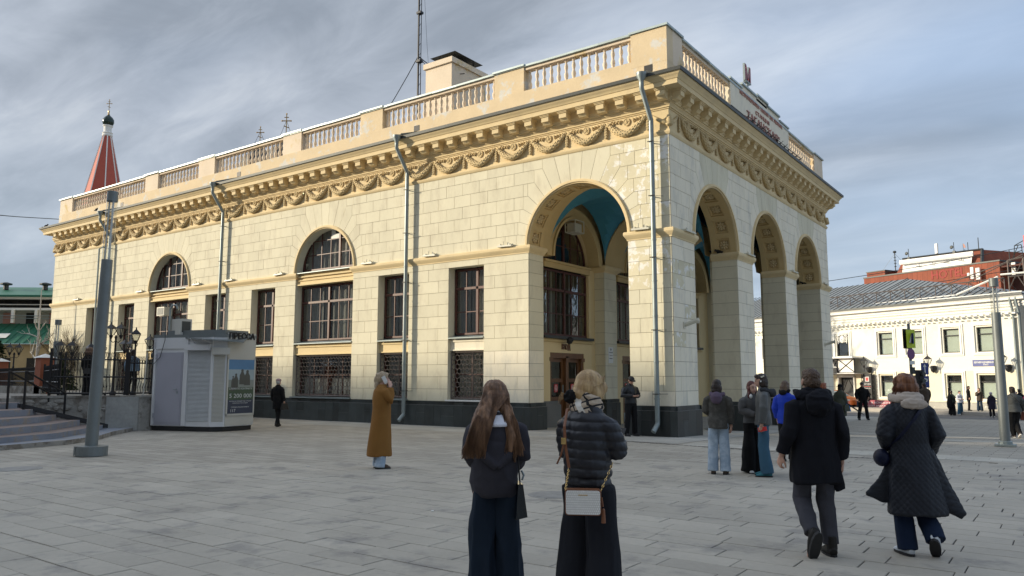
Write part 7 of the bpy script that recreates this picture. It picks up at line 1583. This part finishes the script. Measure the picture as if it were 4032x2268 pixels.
t_ = mgm.node_tree; bs = t_.nodes['Principled BSDF']; src = bs.inputs['Base Color'].links[0].from_socket; co = t_.nodes.new('ShaderNodeTexCoord'); vo = t_.nodes.new('ShaderNodeTexBrick'); mp_ = t_.nodes.new('ShaderNodeMapping'); mp_.inputs['Rotation'].default_value = (pi / 2, 0, 0); vo.inputs['Scale'].default_value = 1; vo.inputs['Brick Width'].default_value = .013; vo.inputs['Row Height'].default_value = .015; vo.inputs['Mortar Size'].default_value = .0016; vo.inputs['Color1'].default_value = (.93, .93, .93, 1); vo.inputs['Color2'].default_value = (1, 1, 1, 1); vo.inputs['Mortar'].default_value = (.68, .67, .65, 1)
mx = t_.nodes.new('ShaderNodeMix'); mx.data_type = 'RGBA'; mx.blend_type = 'MULTIPLY'; mx.inputs[0].default_value = 1; t_.links.new(co.outputs['Object'], mp_.inputs[0]); t_.links.new(mp_.outputs[0], vo.inputs['Vector']); t_.links.new(src, mx.inputs[6]); t_.links.new(vo.outputs['Color'], mx.inputs[7]); t_.links.new(mx.outputs[2], bs.inputs['Base Color'])
def rrect(w, h, r, n=4): return [(sx * (w / 2 - r) + r * cos(a), sz * (h / 2 - r) + r * sin(a)) for sx, sz, a0 in ((1, 1, 0), (-1, 1, pi / 2), (-1, -1, pi), (1, -1, 1.5 * pi)) for a in [a0 + pi / 2 * i / n for i in range(n + 1)]]
b = MB(); b.prism(rrect(.235, .165, .022), lambda u, w, z: (u, -w, z), -.034, .034, back=True); b.build('bag_body', 'tan', SB); b = MB(); b.prism(rrect(.222, .152, .018), lambda u, w, z: (u, -w, z), .03, .040); b.build('front_panel', mgm, SB)
b = MB(); b.box(-.03, -.0425, .045, .03, -.040, .050); b.build('name_plate', 'gold', SB)
b = MB(); b.tube([(.12, 0, .03), (.128, -.005, -.03)], .005, 5); b.lathe([(.006, .02), (.012, .01), (.016, -.07)], 8, (.130, -.01, -.06)); b.build('tassel', 'tan', SB)
def chain(p, q, n):
    b = MB(); p, q = Vector(p), Vector(q); d = (q - p) / n
    for i in range(n):
        c = p + d * (i + .5); a = d.normalized(); s_ = a.cross(V(0, 1, 0)).normalized() if i % 2 else V(0, 1, 0)
        b.tube([c + a * .0105 * cos(t) + s_ * .006 * sin(t) for t in np.linspace(0, 2 * pi, 8)], .0022, 4, caps=False)
    b.build('chain', 'gold', SB)
RI = (Matrix.Rotation(.50, 3, 'Z')).inverted()
def sbl(v): return RI @ ((V(*v) - V(.085, -.215, .855)) * k)
c1 = sbl((-.045, -.175, 1.06)); chain((-.115, -.01, .07), c1, 13); sh_ = sbl((-.15, -.125, 1.40)); c2 = sbl((.205, -.02, 1.10)); chain((.115, -.005, .07), c2, 9)
b = MB(); b.tube([c1, sbl((-.07, -.178, 1.2)), sbl((-.085, -.165, 1.33)), sbl((-.095, -.11, 1.445)), sbl((-.09, .0, 1.465))], .0115, 6, ry=.003, up=tuple(RI @ V(1, 0, 0))); b.tube([sbl((-.078, -.185, 1.22)), sbl((-.10, -.187, 1.14)), sbl((-.135, -.183, 1.08))], .006, 6, ry=.003, up=(1, 0, 0)); b.build('strap', 'tan', SB)
b = MB(); b.box(-.016, -.006, -.022, .016, .006, .022); b.build('buckle', 'gold', SB, loc=sbl((-.078, -.187, 1.235)))
PH = MB(); PH.box(-.035, -.004, -.07, .035, .004, .07); tag(PH.build('smartphone', 'black', None, loc=g.loc + GR3 @ (V(.04, .385, 1.24) * k), rot=(-.7, 0, g.rz)), 'dark smartphone held in both hands by the blonde woman', 'phone')

# --- man walking away in black hooded parka
m_pk = cloth('black_parka', (.0075, .008, .012), fine=100); m_gt = cloth('grey_trousers', (.055, .055, .066), fine=140); h_sb = hairm('short_brown_hair', (.075, .043, .026), (.12, .075, .046)); M_[h_sb]
w = Fig('man walking away in a long black hooded parka and grey trousers', 7.46, -13.55, 1.74, AWAY, 2, kneL=(-.10, .10, .50), ankL=(-.115, -.16, .21), footL=(-.05, .45, -.9), kneR=(.09, .02, .49), ankR=(.10, -.03, .09), shL=(-.165, -.02, 1.41), shR=(.165, -.02, 1.41), elL=(-.245, -.07, 1.16), wrL=(-.30, .02, .90), elR=(.235, -.05, 1.14), wrR=(.25, -.0, .85), curl=.9, hnL=(1, .2, .2), hnR=(-1, .1, .1)); k = w.k
w.trousers(m_gt, (.095, .078, .068), hem=.10, disp=folds(.008, 9, 8, 6)); w.shoes(cloth('dark_leather_boot', (.02, .018, .016), .6), 'black', 1.12, .05)
def flap(b, k): b.tube([V(.16, -.02, .80) * k, V(.19, -.03, .68) * k, V(.215, -.04, .585) * k], [.08 * k, .07 * k, .05 * k], 10, ry=[.05 * k, .035 * k, .02 * k], up=(1, 0, 0))
w.top(m_pk, [(0, -.01, .655, .225, .17), (0, -.01, .67, .23, .175), (0, -.01, .85, .215, .168), (0, -.01, 1.05, .20, .155), (0, -.015, 1.25, .198, .155), (0, -.02, 1.36, .196, .135), (0, -.02, 1.415, .155, .115), (0, -.015, 1.46, .11, .10), (0, -.01, 1.52, .09, .085)], (.088, .074, .058), name='parka', disp=folds(.015, 7, 4, 9), panels=flap)
w.hood(m_pk, .135, .055, 1.475, .062, drop=.11, disp=folds(.011, 14, 18, 2)); 
w.hair(h_sb, [((0, -.018, .045), (.082, .098, .082)), ((0, -.045, .0), (.080, .072, .080)), ((0, .04, .085), (.062, .05, .036))], lambda co: .0045 * vnoise(co * 90, 3) + .003 * vnoise(co * 200, 5), v=.7)

# --- woman in long dark blue quilted coat with auburn hair
m_qc = cloth('navy_quilted_coat', (.010, .013, .021), .6, 80, .2, spec=.4); m_cr = cloth('beige_fleece', (.46, .39, .33)); m_nj = cloth('navy_jeans', (.008, .018, .045), fine=150); h_au = hairm('auburn_hair', (.13, .045, .018), (.27, .115, .05))
q = Fig('woman walking away in a long dark quilted coat with auburn hair and beige hood', 8.19, -13.01, 1.69, AWAY, 2, kneL=(-.08, .03, .49), ankL=(-.075, -.02, .09), kneR=(.10, .06, .50), ankR=(.115, -.16, .19), footR=(.35, .6, -.65), elL=(-.235, -.04, 1.14), wrL=(-.12, .12, 1.0), elR=(.255, -.05, 1.13), wrR=(.245, .12, .95), hyaw=.15); k = q.k
q.trousers(m_nj, (.09, .08, .088), hem=.05, disp=folds(.006, 10, 5, 2)); q.shoes(cloth('white_sneaker', (.62, .66, .70), .6), 'black', 1.05)
def flare(b, k):
    b.tube([V(.10, -.05, .95) * k, V(.20, -.07, .72) * k, V(.31, -.09, .50) * k, V(.425, -.11, .375) * k], [.10 * k, .11 * k, .10 * k, .03 * k], 12, ry=[.09 * k, .055 * k, .035 * k, .015 * k], up=(1, 0, 0)); b.tube([V(-.10, .02, .78) * k, V(-.22, .05, .62) * k, V(-.395, .06, .555) * k], [.13 * k, .10 * k, .008 * k], 12, ry=[.05 * k, .03 * k, .008 * k], up=(0, 0, 1)); b.tube([V(-.12, .02, .60) * k, V(-.26, .05, .54) * k, V(-.395, .06, .552) * k], [.15 * k, .06 * k, .008 * k], 12, ry=[.03 * k, .02 * k, .008 * k], up=(0, 0, 1))
q.top(m_qc, [(.04, -.03, .385, .265, .19), (.04, -.03, .40, .27, .195), (.03, -.02, .60, .245, .19), (.015, -.01, .85, .205, .17), (0, -.01, 1.05, .172, .15), (0, -.015, 1.24, .182, .15), (0, -.02, 1.36, .182, .132), (0, -.02, 1.415, .145, .11), (0, -.015, 1.46, .11, .09)], (.090, .082, .072), name='quilted_coat', disp=quilt(.0028, .062, 4), panels=flare)
b = MB(); b.tube([V(.135 * cos(a), .0 - .135 * sin(a), 1.475 - .012 * sin(a)) * k for a in np.linspace(-.3, pi + .3, 14)], .040 * k, 10, ry=.026 * k, up=(0, 0, 1)); b.ell(V(0, -.155, 1.42) * k, (.135 * k, .035 * k, .05 * k), 14, 8); b.tube([V(.10 * cos(a), .0 - .10 * sin(a), 1.505) * k for a in np.linspace(-.3, pi + .3, 14)], .03 * k, 8); q.part(b, 'hood', m_cr, folds(.005, 22, 30, 3))
q.hair(h_au, [((0, -.02, .045), (.098, .110, .090)), ((0, -.05, -.01), (.108, .085, .095)), ((-.05, -.02, -.06), (.055, .07, .06)), ((.06, -.03, -.07), (.055, .075, .07)), ((-.075, .0, -.03), (.04, .06, .045)), ((.03, -.07, -.11), (.07, .05, .045)), ((-.03, -.06, -.10), (.06, .05, .04))], strands(.008, 42, 9, 6), v=.7)
hp = q.hp
def s3(R_): a_ = R_.uniform(0, pi) ; u = cos(a_) ; v = -sin(a_); t0 = hp(u * .02, v * .03, .13); return [t0, hp(u * .09, v * .09, .08), hp(u * .118, v * .105 - .01, -.0), hp(u * .125 + R_.uniform(-.03, .03), v * .10 - .015, -.09 - R_.random() * .04), hp(u * .13 + R_.uniform(-.04, .03), v * .10, -.14 - R_.random() * .03)]
strand_curves(q, h_au, 420, s3, .0015)
QB = thing('belt_bag', 'dark blue crossbody bag at the left side of the quilted coat', 'bag', q.loc + Matrix.Rotation(q.rz, 3, 'Z') @ (V(-.235, .06, .90) * k), q.rz); b = MB(); b.ell((0, 0, 0), (.07, .10, .085), 12, 8); b.build('bag_body', cloth('blue_nylon', (.006, .009, .032), .5), QB, True)
b = MB(); P_ = [(-.20, .02, .98), (-.14, -.145, 1.12), (-.02, -.175, 1.27), (.07, -.155, 1.38), (.10, -.10, 1.44)]; b.tube([(V(*p) - V(-.235, .06, .90)) * k for p in P_], .021, 8, ry=.004, up=(1, 0, 0)); b.build('strap', 'blue_nylon', QB, True)

# --- woman in camel coat on the phone
m_cm = cloth('camel_wool', (.24, .115, .030), fine=110); m_lj = cloth('pale_blue_denim', (.30, .38, .47), fine=150, col2=(.42, .50, .58), c2=(.45, .6), s2=6); h_ab = hairm('ash_blonde_hair', (.33, .245, .155), (.48, .38, .26)); m_bs = cloth('brown_sneaker', (.09, .065, .05))
c = Fig('woman in a long camel coat standing with a phone at her ear', -1.0, -10.98, 1.77, AWAY - radians(72), 1, 'skin2', elR=(.22, .13, 1.20), wrR=(.12, .12, 1.44), hdR=(-.25, .0, .95), hnR=(-.8, -.4, .1), elL=(-.21, -.01, 1.14), wrL=(-.20, .06, .93), curl=.9); k = c.k
c.trousers(m_lj, (.09, .08, .095), hem=.03); c.shoes(m_bs, 'dkmetal')
c.top(m_cm, [(0, -.03, .22, .20, .215), (0, -.03, .235, .205, .22), (0, -.02, .55, .195, .20), (0, -.01, .85, .19, .175), (0, 0, 1.05, .18, .16), (0, -.01, 1.24, .20, .155), (0, -.015, 1.37, .205, .13), (0, -.015, 1.43, .16, .10), (0, -.01, 1.48, .085, .08)], (.085, .075, .062), name='long_coat', disp=folds(.009, 7, 1.6, 4))
c.hair(h_ab, [((0, -.02, .045), (.088, .104, .088)), ((0, -.06, .0), (.085, .07, .085)), ((0, -.10, .06), (.045, .05, .05)), ((0, -.125, -.02), (.04, .045, .09)), ((0, -.12, -.12), (.055, .045, .09)), ((.02, -.10, -.20), (.07, .045, .06)), ((0, .05, .08), (.06, .045, .035))], strands(.005, 60, 7, 3)); c.face()
b = MB(); b.box(-.004, -.036, -.075, .004, .036, .075); tag(b.build('smartphone', 'white', None, loc=c.loc + Matrix.Rotation(c.rz, 3, 'Z') @ (V(.093, .03, 1.565) * k), rot=(.5, .1, c.rz)), 'white smartphone held to the ear by the woman in the camel coat', 'phone')
b = MB(); b.box(-.012, -.02, 0, .012, .02, .10); b.build('coat_belt_loop', m_cm, c.o, loc=V(.195, -.0, 1.02) * k)

# --- the others, from near to far
def simple(lab, x, y, H, face, topm, topn, hem, botm, hairm_, hairp, shoe='black', near=0, width=1.0, r=(.08, .068, .055), legs=(.09, .075, .07), disp=None, hd=.14, hw=.19, hoodm=None, capm=None, skin='skin', facing=False, hairdisp=None, hemz=.06, group=None, z=None, hoodkw={}, **J):
    f = Fig(lab, x, y, H, face, near, skin, z, group, **J)
    f.trousers(botm, legs, hem=hemz); f.shoes(shoe)
    f.top(topm, rings(hem, hw, hd, width), r, name=topn, disp=disp)
    if hairm_: f.hair(hairm_, hairp, hairdisp)
    if hoodm: f.hood(hoodm, **hoodkw)
    if capm: f.cap(capm, capm != 'hatw')
    if facing: f.face()
    return f
toC = AWAY + pi                                                     # facing the camera
h_dk = hairm('dark_hair', (.022, .014, .011), (.05, .032, .024)); h_rd = hairm('dark_red_hair', (.06, .010, .010), (.13, .025, .018)); h_gi = hairm('ginger_hair', (.22, .06, .025), (.32, .11, .05)); h_md = hairm('mid_brown_hair', (.09, .055, .035), (.15, .10, .06)); h_gr = hairm('grey_hair', (.35, .34, .33), (.5, .49, .47))
m_ol = cloth('worn_brown_denim_jacket', (.065, .062, .055), col2=(.10, .095, .085), c2=(.45, .6), s2=8); m_pu = cloth('mauve_hoodie', (.115, .085, .125)); m_bk = cloth('black_wool', (.009, .009, .010)); m_bw = cloth('black_wide_trousers', (.010, .010, .011)); m_gs = cloth('grey_sweater', (.11, .11, .11)); m_gl = cloth('grey_leather', (.085, .09, .09), .5, 40, .2, spec=.4)
m_mb = cloth('mid_blue_denim', (.045, .11, .17), fine=150); m_bh = cloth('charcoal_hoodie', (.04, .042, .047)); m_ts = cloth('teal_sneaker', (.05, .18, .22))
a1 = simple('girl in worn brown denim jacket with mauve hood and pale jeans seen from behind', 4.42, -8.13, 1.63, AWAY - .35, m_ol, 'denim_jacket', .82, m_lj, h_dk, BOB, m_bs, 1, 1.02, (.088, .08, .06), (.095, .092, .098), hw=.18, hd=.16, hoodm=m_pu, elR=(.22, .03, 1.15), wrR=(.225, .06, .87), elL=(-.21, .03, 1.15), wrL=(-.14, .20, 1.05), hpitch=-.2, hyaw=-.3, hoodkw=dict(z=1.45, drop=.10, back=.06))
a2 = simple('girl with dark red hair and white headphones facing the camera', 4.86, -7.62, 1.60, toC + .25, m_gs, 'sweater', .93, m_bw, h_rd, [((0, -.025, .045), (.086, .098, .085)), ((0, -.05, 0), (.083, .07, .085)), ((-.072, .0, -.05), (.022, .045, .08)), ((.072, .0, -.05), (.022, .045, .08)), ((-.075, .04, -.16), (.035, .04, .10)), ((.075, .04, -.16), (.035, .04, .10)), ((-.08, .09, -.27), (.03, .03, .08))], 'white', 1, 1.0, (.088, .085, .05), (.10, .12, .135), skin='skin2', facing=True, elR=(.20, -.02, 1.15), wrR=(.05, .24, 1.08), elL=(-.27, .02, 1.20), wrL=(-.06, .25, 1.13), hpitch=-.12, hemz=.03, hnL=(0, .3, 1), hnR=(0, .3, 1))
HPN = thing('headphones', 'white over-ear headphones round the neck of the red-haired girl', 'headphones', a2.loc, a2.rz); b = MB(); k = a2.k
for sx in (-1, 1): b = MB(); b.ell(V(sx * .072, .085, 1.425) * k, (.026, .034, .040), 12, 8); b.build('ear_cup', 'white', HPN, True)
b = MB(); b.tube([V(.085 * cos(a), .02 - .10 * sin(a), 1.455 + .01 * sin(a)) * k for a in np.linspace(0, pi, 10)], .009, 6); b.build('headband', 'white', HPN, True)
b = MB(); b.lathe([(.031, 0), (.033, .008), (.033, .13), (.026, .14)], 14); tag(b.build('drink_can', 'black', None, loc=a2.loc + Matrix.Rotation(a2.rz, 3, 'Z') @ (V(.0, .30, 1.04) * k), smooth=40), 'black drink can with silver top held by the red-haired girl', 'can')
a3 = simple('girl in grey leather jacket and blue jeans standing in profile with an earbud', 5.16, -7.96, 1.73, AWAY + radians(75), m_gl, 'leather_jacket', .85, m_mb, h_dk, BOB, m_ts, 1, 1.0, (.080, .075, .058), (.09, .09, .10), hw=.18, hoodm=m_bh, facing=True, elL=(-.24, .0, 1.14), wrL=(-.22, .04, .86), elR=(.24, -.02, 1.13), wrR=(.24, .03, .86), hpitch=-.15, curl=1.0)
b = MB(); b.box(-.075, -.005, -.035, .075, .005, .035); tag(b.build('smartphone', 'sr', None, loc=a3.loc + Matrix.Rotation(a3.rz, 3, 'Z') @ (V(-.225, .03, .79) * a3.k), rot=(0, .2, a3.rz + 1.2)), 'red-cased smartphone held low by the girl in the leather jacket', 'phone')
b = MB(); b.ell(a3.hp(-.092, .0, -.01), (.008, .012, .018), 8, 6); b.build('earbud', 'white', a3.o); b = MB(); b.box(-.03, -.004, -.012, .03, .004, .012); b.build('hair_clip', 'cream_obj', a3.o, loc=a3.hp(-.103, -.04, .07), rot=(0, .4, 1.4))
m_ri = cloth('royal_blue_jacket', (.012, .045, .42), .6); m_gn = cloth('bright_green_jacket', (.01, .23, .07), .7); m_od = cloth('olive_drab_raincoat', (.075, .085, .065), .7); m_br = cloth('brown_jacket', (.075, .058, .045)); m_wh = cloth('white_sweatshirt', (.60, .60, .64)); m_pl = cloth('dark_plum_coat', (.028, .022, .040)); m_re = cloth('red_coat', (.30, .012, .02)); m_gy = cloth('grey_fleece', (.085, .09, .09)); m_db = cloth('dark_denim', (.02, .035, .06)); m_lt = cloth('black_leather', (.012, .013, .016), .4, spec=.5); m_pt = cloth('patterned_grey_jacket', (.14, .125, .12), col2=(.05, .045, .045), c2=(.48, .52), s2=18)
a4 = simple('person with short dark bob in a royal blue jacket looking at a phone', 4.79, -5.40, 1.60, AWAY - .75, m_ri, 'jacket', .80, m_bw, h_md, BOB, near=1, width=1.1, r=(.09, .08, .06), elR=(.23, .08, 1.15), wrR=(.10, .28, 1.22), hpitch=-.3, hoodm=m_bk, hoodkw=dict(w=.09, z=1.5, drop=.05, back=.03))
a5 = simple('smiling ginger-haired woman in a bright green jacket', 3.28, 3.61, 1.645, AWAY - radians(75), m_gn, 'jacket', .88, m_bw, h_gi, BOB, skin='skin2', facing=True, near=1); 
a6 = simple('man in black cap and leather jacket looking down at his phone by the pier', -1.20, -0.52, 1.765, toC + radians(28), m_lt, 'leather_jacket', .92, m_bw, None, None, near=1, width=1.12, r=(.088, .075, .055), legs=(.10, .08, .075), facing=True, capm='black', elR=(.28, -.02, 1.14), wrR=(.06, .25, 1.13), elL=(-.28, -.02, 1.14), wrL=(-.06, .25, 1.13), hpitch=-.45, head=(0, .04, 1.57), hnL=(.3, .1, 1), hnR=(-.3, .1, 1), ankL=(-.15, -.03, .085), ankR=(.14, -.03, .085), kneL=(-.12, .01, .49), kneR=(.12, .01, .49))
b = MB(); b.box(-.07, -.005, -.035, .07, .005, .035); tag(b.build('smartphone', 'black', None, loc=a6.loc + Matrix.Rotation(a6.rz, 3, 'Z') @ (V(0, .36, 1.20) * a6.k), rot=(-.5, 0, a6.rz)), 'dark smartphone in the hands of the man in the black cap', 'phone')
a7 = simple('small person in patterned grey jacket and pink hat walking past the second door', -5.05, 7.3, 1.50, AWAY - .5, m_pt, 'jacket', .82, m_db, None, None, m_bs, near=0, width=1.15, capm=None, kneR=(.10, .14, .50), ankR=(.10, -.16, .14), footR=(0, .6, -.6)); b = MB(); b.ell(a7.hp(0, -.01, .035), (.085, .10, .085), 12, 8); b.build('knit_hat', cloth('pink_grey_knit', (.38, .27, .27)), a7.o, True)
a8 = Fig('woman in long black puffer coat and pink beret walking towards the station', -13.19, -4.06, 1.64, AWAY - .25, 1, kneL=(-.06, .10, .50), ankL=(-.05, .16, .085), kneR=(.06, -.02, .49), ankR=(.05, -.12, .10), footR=(0, .8, -.3), wrR=(.26, .0, .88)); a8.trousers(m_bw, (.08, .07, .06)); a8.shoes('black'); a8.top(m_bk, rings(.62, .185, .16, 1.12), (.088, .078, .06), name='puffer_coat', disp=puffs(.012, .06, 2)); a8.hair(h_gr, SHORT)
b = MB(); b.ell(a8.hp(0, -.02, .075), (.098, .105, .06), 14, 8); b.build('beret', 'pink_grey_knit', a8.o, True)
def handbag(lab, f, p, size, m, name='handbag', rot=0): 
    h = thing(name, lab, 'bag', f.loc + Matrix.Rotation(f.rz, 3, 'Z') @ (V(*p) * f.k), f.rz + rot); w_, d_, z_ = size; b = MB(); b.add([(-w_ / 2, -d_ / 2, 0), (w_ / 2, -d_ / 2, 0), (w_ / 2, d_ / 2, 0), (-w_ / 2, d_ / 2, 0), (-w_ * .38, -d_ / 4, z_), (w_ * .38, -d_ / 4, z_), (w_ * .38, d_ / 4, z_), (-w_ * .38, d_ / 4, z_)], [(3, 2, 1, 0), (4, 5, 6, 7), (0, 1, 5, 4), (1, 2, 6, 5), (2, 3, 7, 6), (3, 0, 4, 7)]); b.build('bag_body', m, h)
    b = MB(); b.tube([(-w_ * .3, 0, z_), (-w_ * .2, 0, z_ * 1.6), (w_ * .2, 0, z_ * 1.6), (w_ * .3, 0, z_)], .008, 5); b.build('handle', m, h); return h
handbag('black handbag carried by the woman in the long puffer coat', a8, (.30, -.04, .60), (.30, .12, .22), 'black', rot=1.4)
a9 = Fig('woman in olive raincoat and dark brimmed hat carrying a bag and umbrella', 1.21, 14.70, 1.63, AWAY - .75, 0, wrR=(.25, .06, .86), hyaw=-.2); a9.trousers(m_bw, (.08, .07, .07)); a9.shoes('black', high=.08); a9.top(m_od, rings(.32, .24, .22, 1.2), (.10, .085, .07), name='raincoat', disp=folds(.014, 6, 2, 3)); a9.hair(h_dk, BOB)
b = MB(); b.lathe([(.16, 0), (.165, .015), (.10, .03), (.095, .10), (.06, .13)], 16); b.build('hat', m_bk, a9.o, smooth=40, loc=a9.hp(0, -.01, .035))
handbag('bright blue shopping bag held by the woman in the olive raincoat', a9, (.28, .06, .52), (.24, .14, .32), cloth('light_blue_bag', (.09, .26, .60), .5), rot=1.2); handbag('grey-green cloth bag hanging behind the blue shopping bag', a9, (.30, -.12, .54), (.26, .12, .28), m_od, rot=1.0)
b = MB(); b.tube([(0, 0, 0), (.10, 0, -.07), (.60, 0, -.42), (.74, 0, -.52)], [.012, .04, .022, .006], 8); tag(b.build('umbrella', 'black', None, loc=a9.loc + V(.28, -.12, .86), rot=(0, 0, AWAY), smooth=True), 'long folded black umbrella slanting from the hand of the woman in olive', 'umbrella')
simple('security man in black clothes and cap standing with legs apart', 1.37, 18.32, 1.77, toC - .1, m_bk, 'jacket', .88, m_bw, None, None, 'black', 0, 1.18, (.09, .08, .06), (.10, .08, .07), capm='black', facing=True, ankL=(-.19, -.03, .085), ankR=(.19, -.03, .085), kneL=(-.14, .01, .49), kneR=(.14, .01, .49), elL=(-.28, -.02, 1.14), wrL=(-.22, .14, 1.0), elR=(.28, -.02, 1.14), wrR=(.25, .1, .92))
simple('broad man in a brown jacket with dark hair right of the auburn-haired woman', 3.72, 20.39, 1.75, AWAY + .1, m_br, 'jacket', .85, m_bw, h_dk, SHORT, width=1.25, r=(.10, .085, .06), hw=.22)
simple('person with light brown hair mostly hidden behind the auburn-haired woman', 3.08, 22.67, 1.68, AWAY, m_br, 'jacket', .80, m_db, h_md, BOB)
a10 = simple('person in dark green jacket with a black instrument case on the back', 2.62, 40.27, 1.70, AWAY - 1.0, cloth('dark_green_jacket', (.05, .06, .05)), 'jacket', .82, m_bw, h_dk, SHORT, width=1.1, legs=(.11, .12, .14))
IC = thing('guitar_case', 'tall black guitar case worn on the back of the dark green jacket', 'case', a10.loc + Matrix.Rotation(a10.rz, 3, 'Z') @ V(-.02, -.26, .45), a10.rz); b = MB(); b.tube([(0, 0, 0), (0, 0, .15), (0, 0, .42), (0, 0, .60), (0, 0, .75), (0, 0, 1.0), (0, 0, 1.42)], [.12, .19, .20, .15, .15, .06, .055], 14, ry=[.05, .07, .07, .07, .06, .05, .04], up=(1, 0, 0)); b.build('case_body', m_bk, IC, True)
simple('young person in white sweatshirt and blue jeans with a crossbody bag strap', 2.99, 41.45, 1.68, toC + .2, m_wh, 'sweatshirt', .86, m_mb, h_dk, SHORT, 'white', skin='skin2', facing=True, elR=(.23, .05, 1.14), wrR=(.05, .25, 1.12), legs=(.10, .095, .10)); 
simple('man in long black jacket leaning near the wall behind the white sweatshirt', 3.30, 44.0, 1.78, toC + 1.0, m_bk, 'jacket', .72, m_bw, h_dk, SHORT, facing=True, z=-.66)
simple('woman with long fair hair in a brown jacket and flared jeans', 4.02, 43.4, 1.66, toC - .5, m_br, 'jacket', .76, m_db, h_md, LONGB, skin='skin2', facing=True, z=-.66, elR=(.2, .1, 1.15), wrR=(.05, .16, 1.36), legs=(.09, .085, .11))
a11 = simple('woman in dark plum coat and pale pink hat seen from behind', 5.22, 36.83, 1.62, AWAY - .1, m_pl, 'coat', .55, m_bw, h_gr, SHORT, 'white', width=1.2, hw=.21, hd=.18, hoodm=m_pl); b = MB(); b.ell(a11.hp(0, -.01, .03), (.092, .108, .095), 12, 8); b.build('knit_hat', cloth('pale_pink_knit', (.55, .42, .45)), a11.o, True)
handbag('white cloth tote held by the woman in the plum coat', a11, (.27, 0, .55), (.26, .1, .34), cloth('white_tote', (.5, .48, .45)), rot=1.2)
simple('person in a red coat half hidden behind the right light column', 6.28, 30.5, 1.66, toC, m_re, 'coat', .80, m_bw, h_dk, SHORT, width=1.15)
a12 = Fig('heavy woman in grey fleece and black trousers walking away with a brown bag', 7.90, 8.58, 1.62, AWAY - .1, 1, kneL=(-.07, .05, .49), ankL=(-.04, .0, .085), kneR=(.08, .08, .50), ankR=(.06, -.16, .14), footR=(.1, .7, -.5), elR=(.33, -.02, 1.12), wrR=(.34, .08, .88), elL=(-.32, .05, 1.15), wrL=(-.22, .22, 1.05)); a12.trousers(m_bw, (.13, .10, .075)); a12.shoes(cloth('grey_trainer', (.12, .10, .10)), 'white'); a12.top(m_gy, rings(.86, .25, .20, 1.32), (.10, .085, .065), name='fleece', disp=folds(.008, 8, 8, 2)); a12.hair(h_dk, SHORT + [((0, -.03, -.02), (.095, .085, .10))], lambda co: .01 * vnoise(co * 55, 2)); 
handbag('russet brown leather handbag in the hand of the woman in grey fleece', a12, (.36, .1, .58), (.34, .16, .26), mat('russet_leather', (.17, .045, .022), .4, .1), rot=1.0); b = MB()
b.tube([V(-.10, -.12, 1.42) * a12.k, V(.08, -.24, 1.2) * a12.k, V(.27, -.12, .98) * a12.k], .016, 6, ry=.005, up=(1, 0, 0)); b.build('bag_strap', 'black', a12.o, True)
simple('fair-haired person in white coat at the right edge behind the grey fleece', 6.46, 38.85, 1.68, toC, m_wh, 'coat', .85, m_bw, h_gr, SHORT, skin='skin2', facing=True); simple('dark-haired man in black jacket among the group at the right edge', 6.88, 34.16, 1.76, AWAY, m_bk, 'jacket', .85, m_bw, h_dk, SHORT)
simple('person in pink-red top and white vest at the far right edge', 7.30, 33.0, 1.60, toC + .2, cloth('pink_red_top', (.50, .06, .12)), 'top', .9, m_db, h_gi, SHORT, skin='skin2', facing=True)
simple('bald older man in grey standing in front of the theatre entrance', -4.9, 47.2, 1.62, toC + .6, m_gy, 'jacket', .85, m_db, None, None, facing=True)
# leaning figure in front of the red barrier
p_ = WP + WU * 11.0 + WN * 2.4; simple('dark-haired person in black jacket and grey trousers leaning on the red barrier', p_.x, p_.y, 1.62, WR - pi / 2 + .4, m_bk, 'jacket', .80, cloth('pale_grey_trousers', (.26, .26, .25)), h_dk, LONGB, 'white', facing=True, kneL=(-.1, .28, .46), kneR=(.1, .30, .46), ankL=(-.1, .30, .085), ankR=(.1, .38, .085), hpitch=-.5, wrR=(.12, .28, .82), wrL=(-.12, .28, .84))
# two women on the terrace behind the fence
f = simple('woman with curly brown hair in a dark jacket standing behind the terrace fence', -18.6, -8.05, 1.68, AWAY - .3, m_bk, 'jacket', .78, m_bw, hairm('curly_brown_hair', (.10, .055, .035), (.18, .10, .06)), [((0, -.02, .04), (.125, .13, .11)), ((0, -.06, -.05), (.14, .10, .11)), ((-.08, -.02, -.09), (.06, .07, .08)), ((.08, -.02, -.09), (.06, .07, .08))], near=1, hairdisp=lambda co: .014 * vnoise(co * 45, 3), z=TZ, width=1.1); handbag('black handbag on the arm of the curly-haired woman', f, (.2, -.18, .78), (.30, .12, .2), 'black')
simple('woman with dark hair and light blue bag hidden behind the big lamp pole', -17.6, -7.0, 1.64, AWAY + .2, cloth('light_blue_denim_jacket', (.20, .28, .36)), 'jacket', .90, m_bw, h_dk, LONGB, z=TZ)
print('people done', time.time() - T0, len(bpy.data.objects))
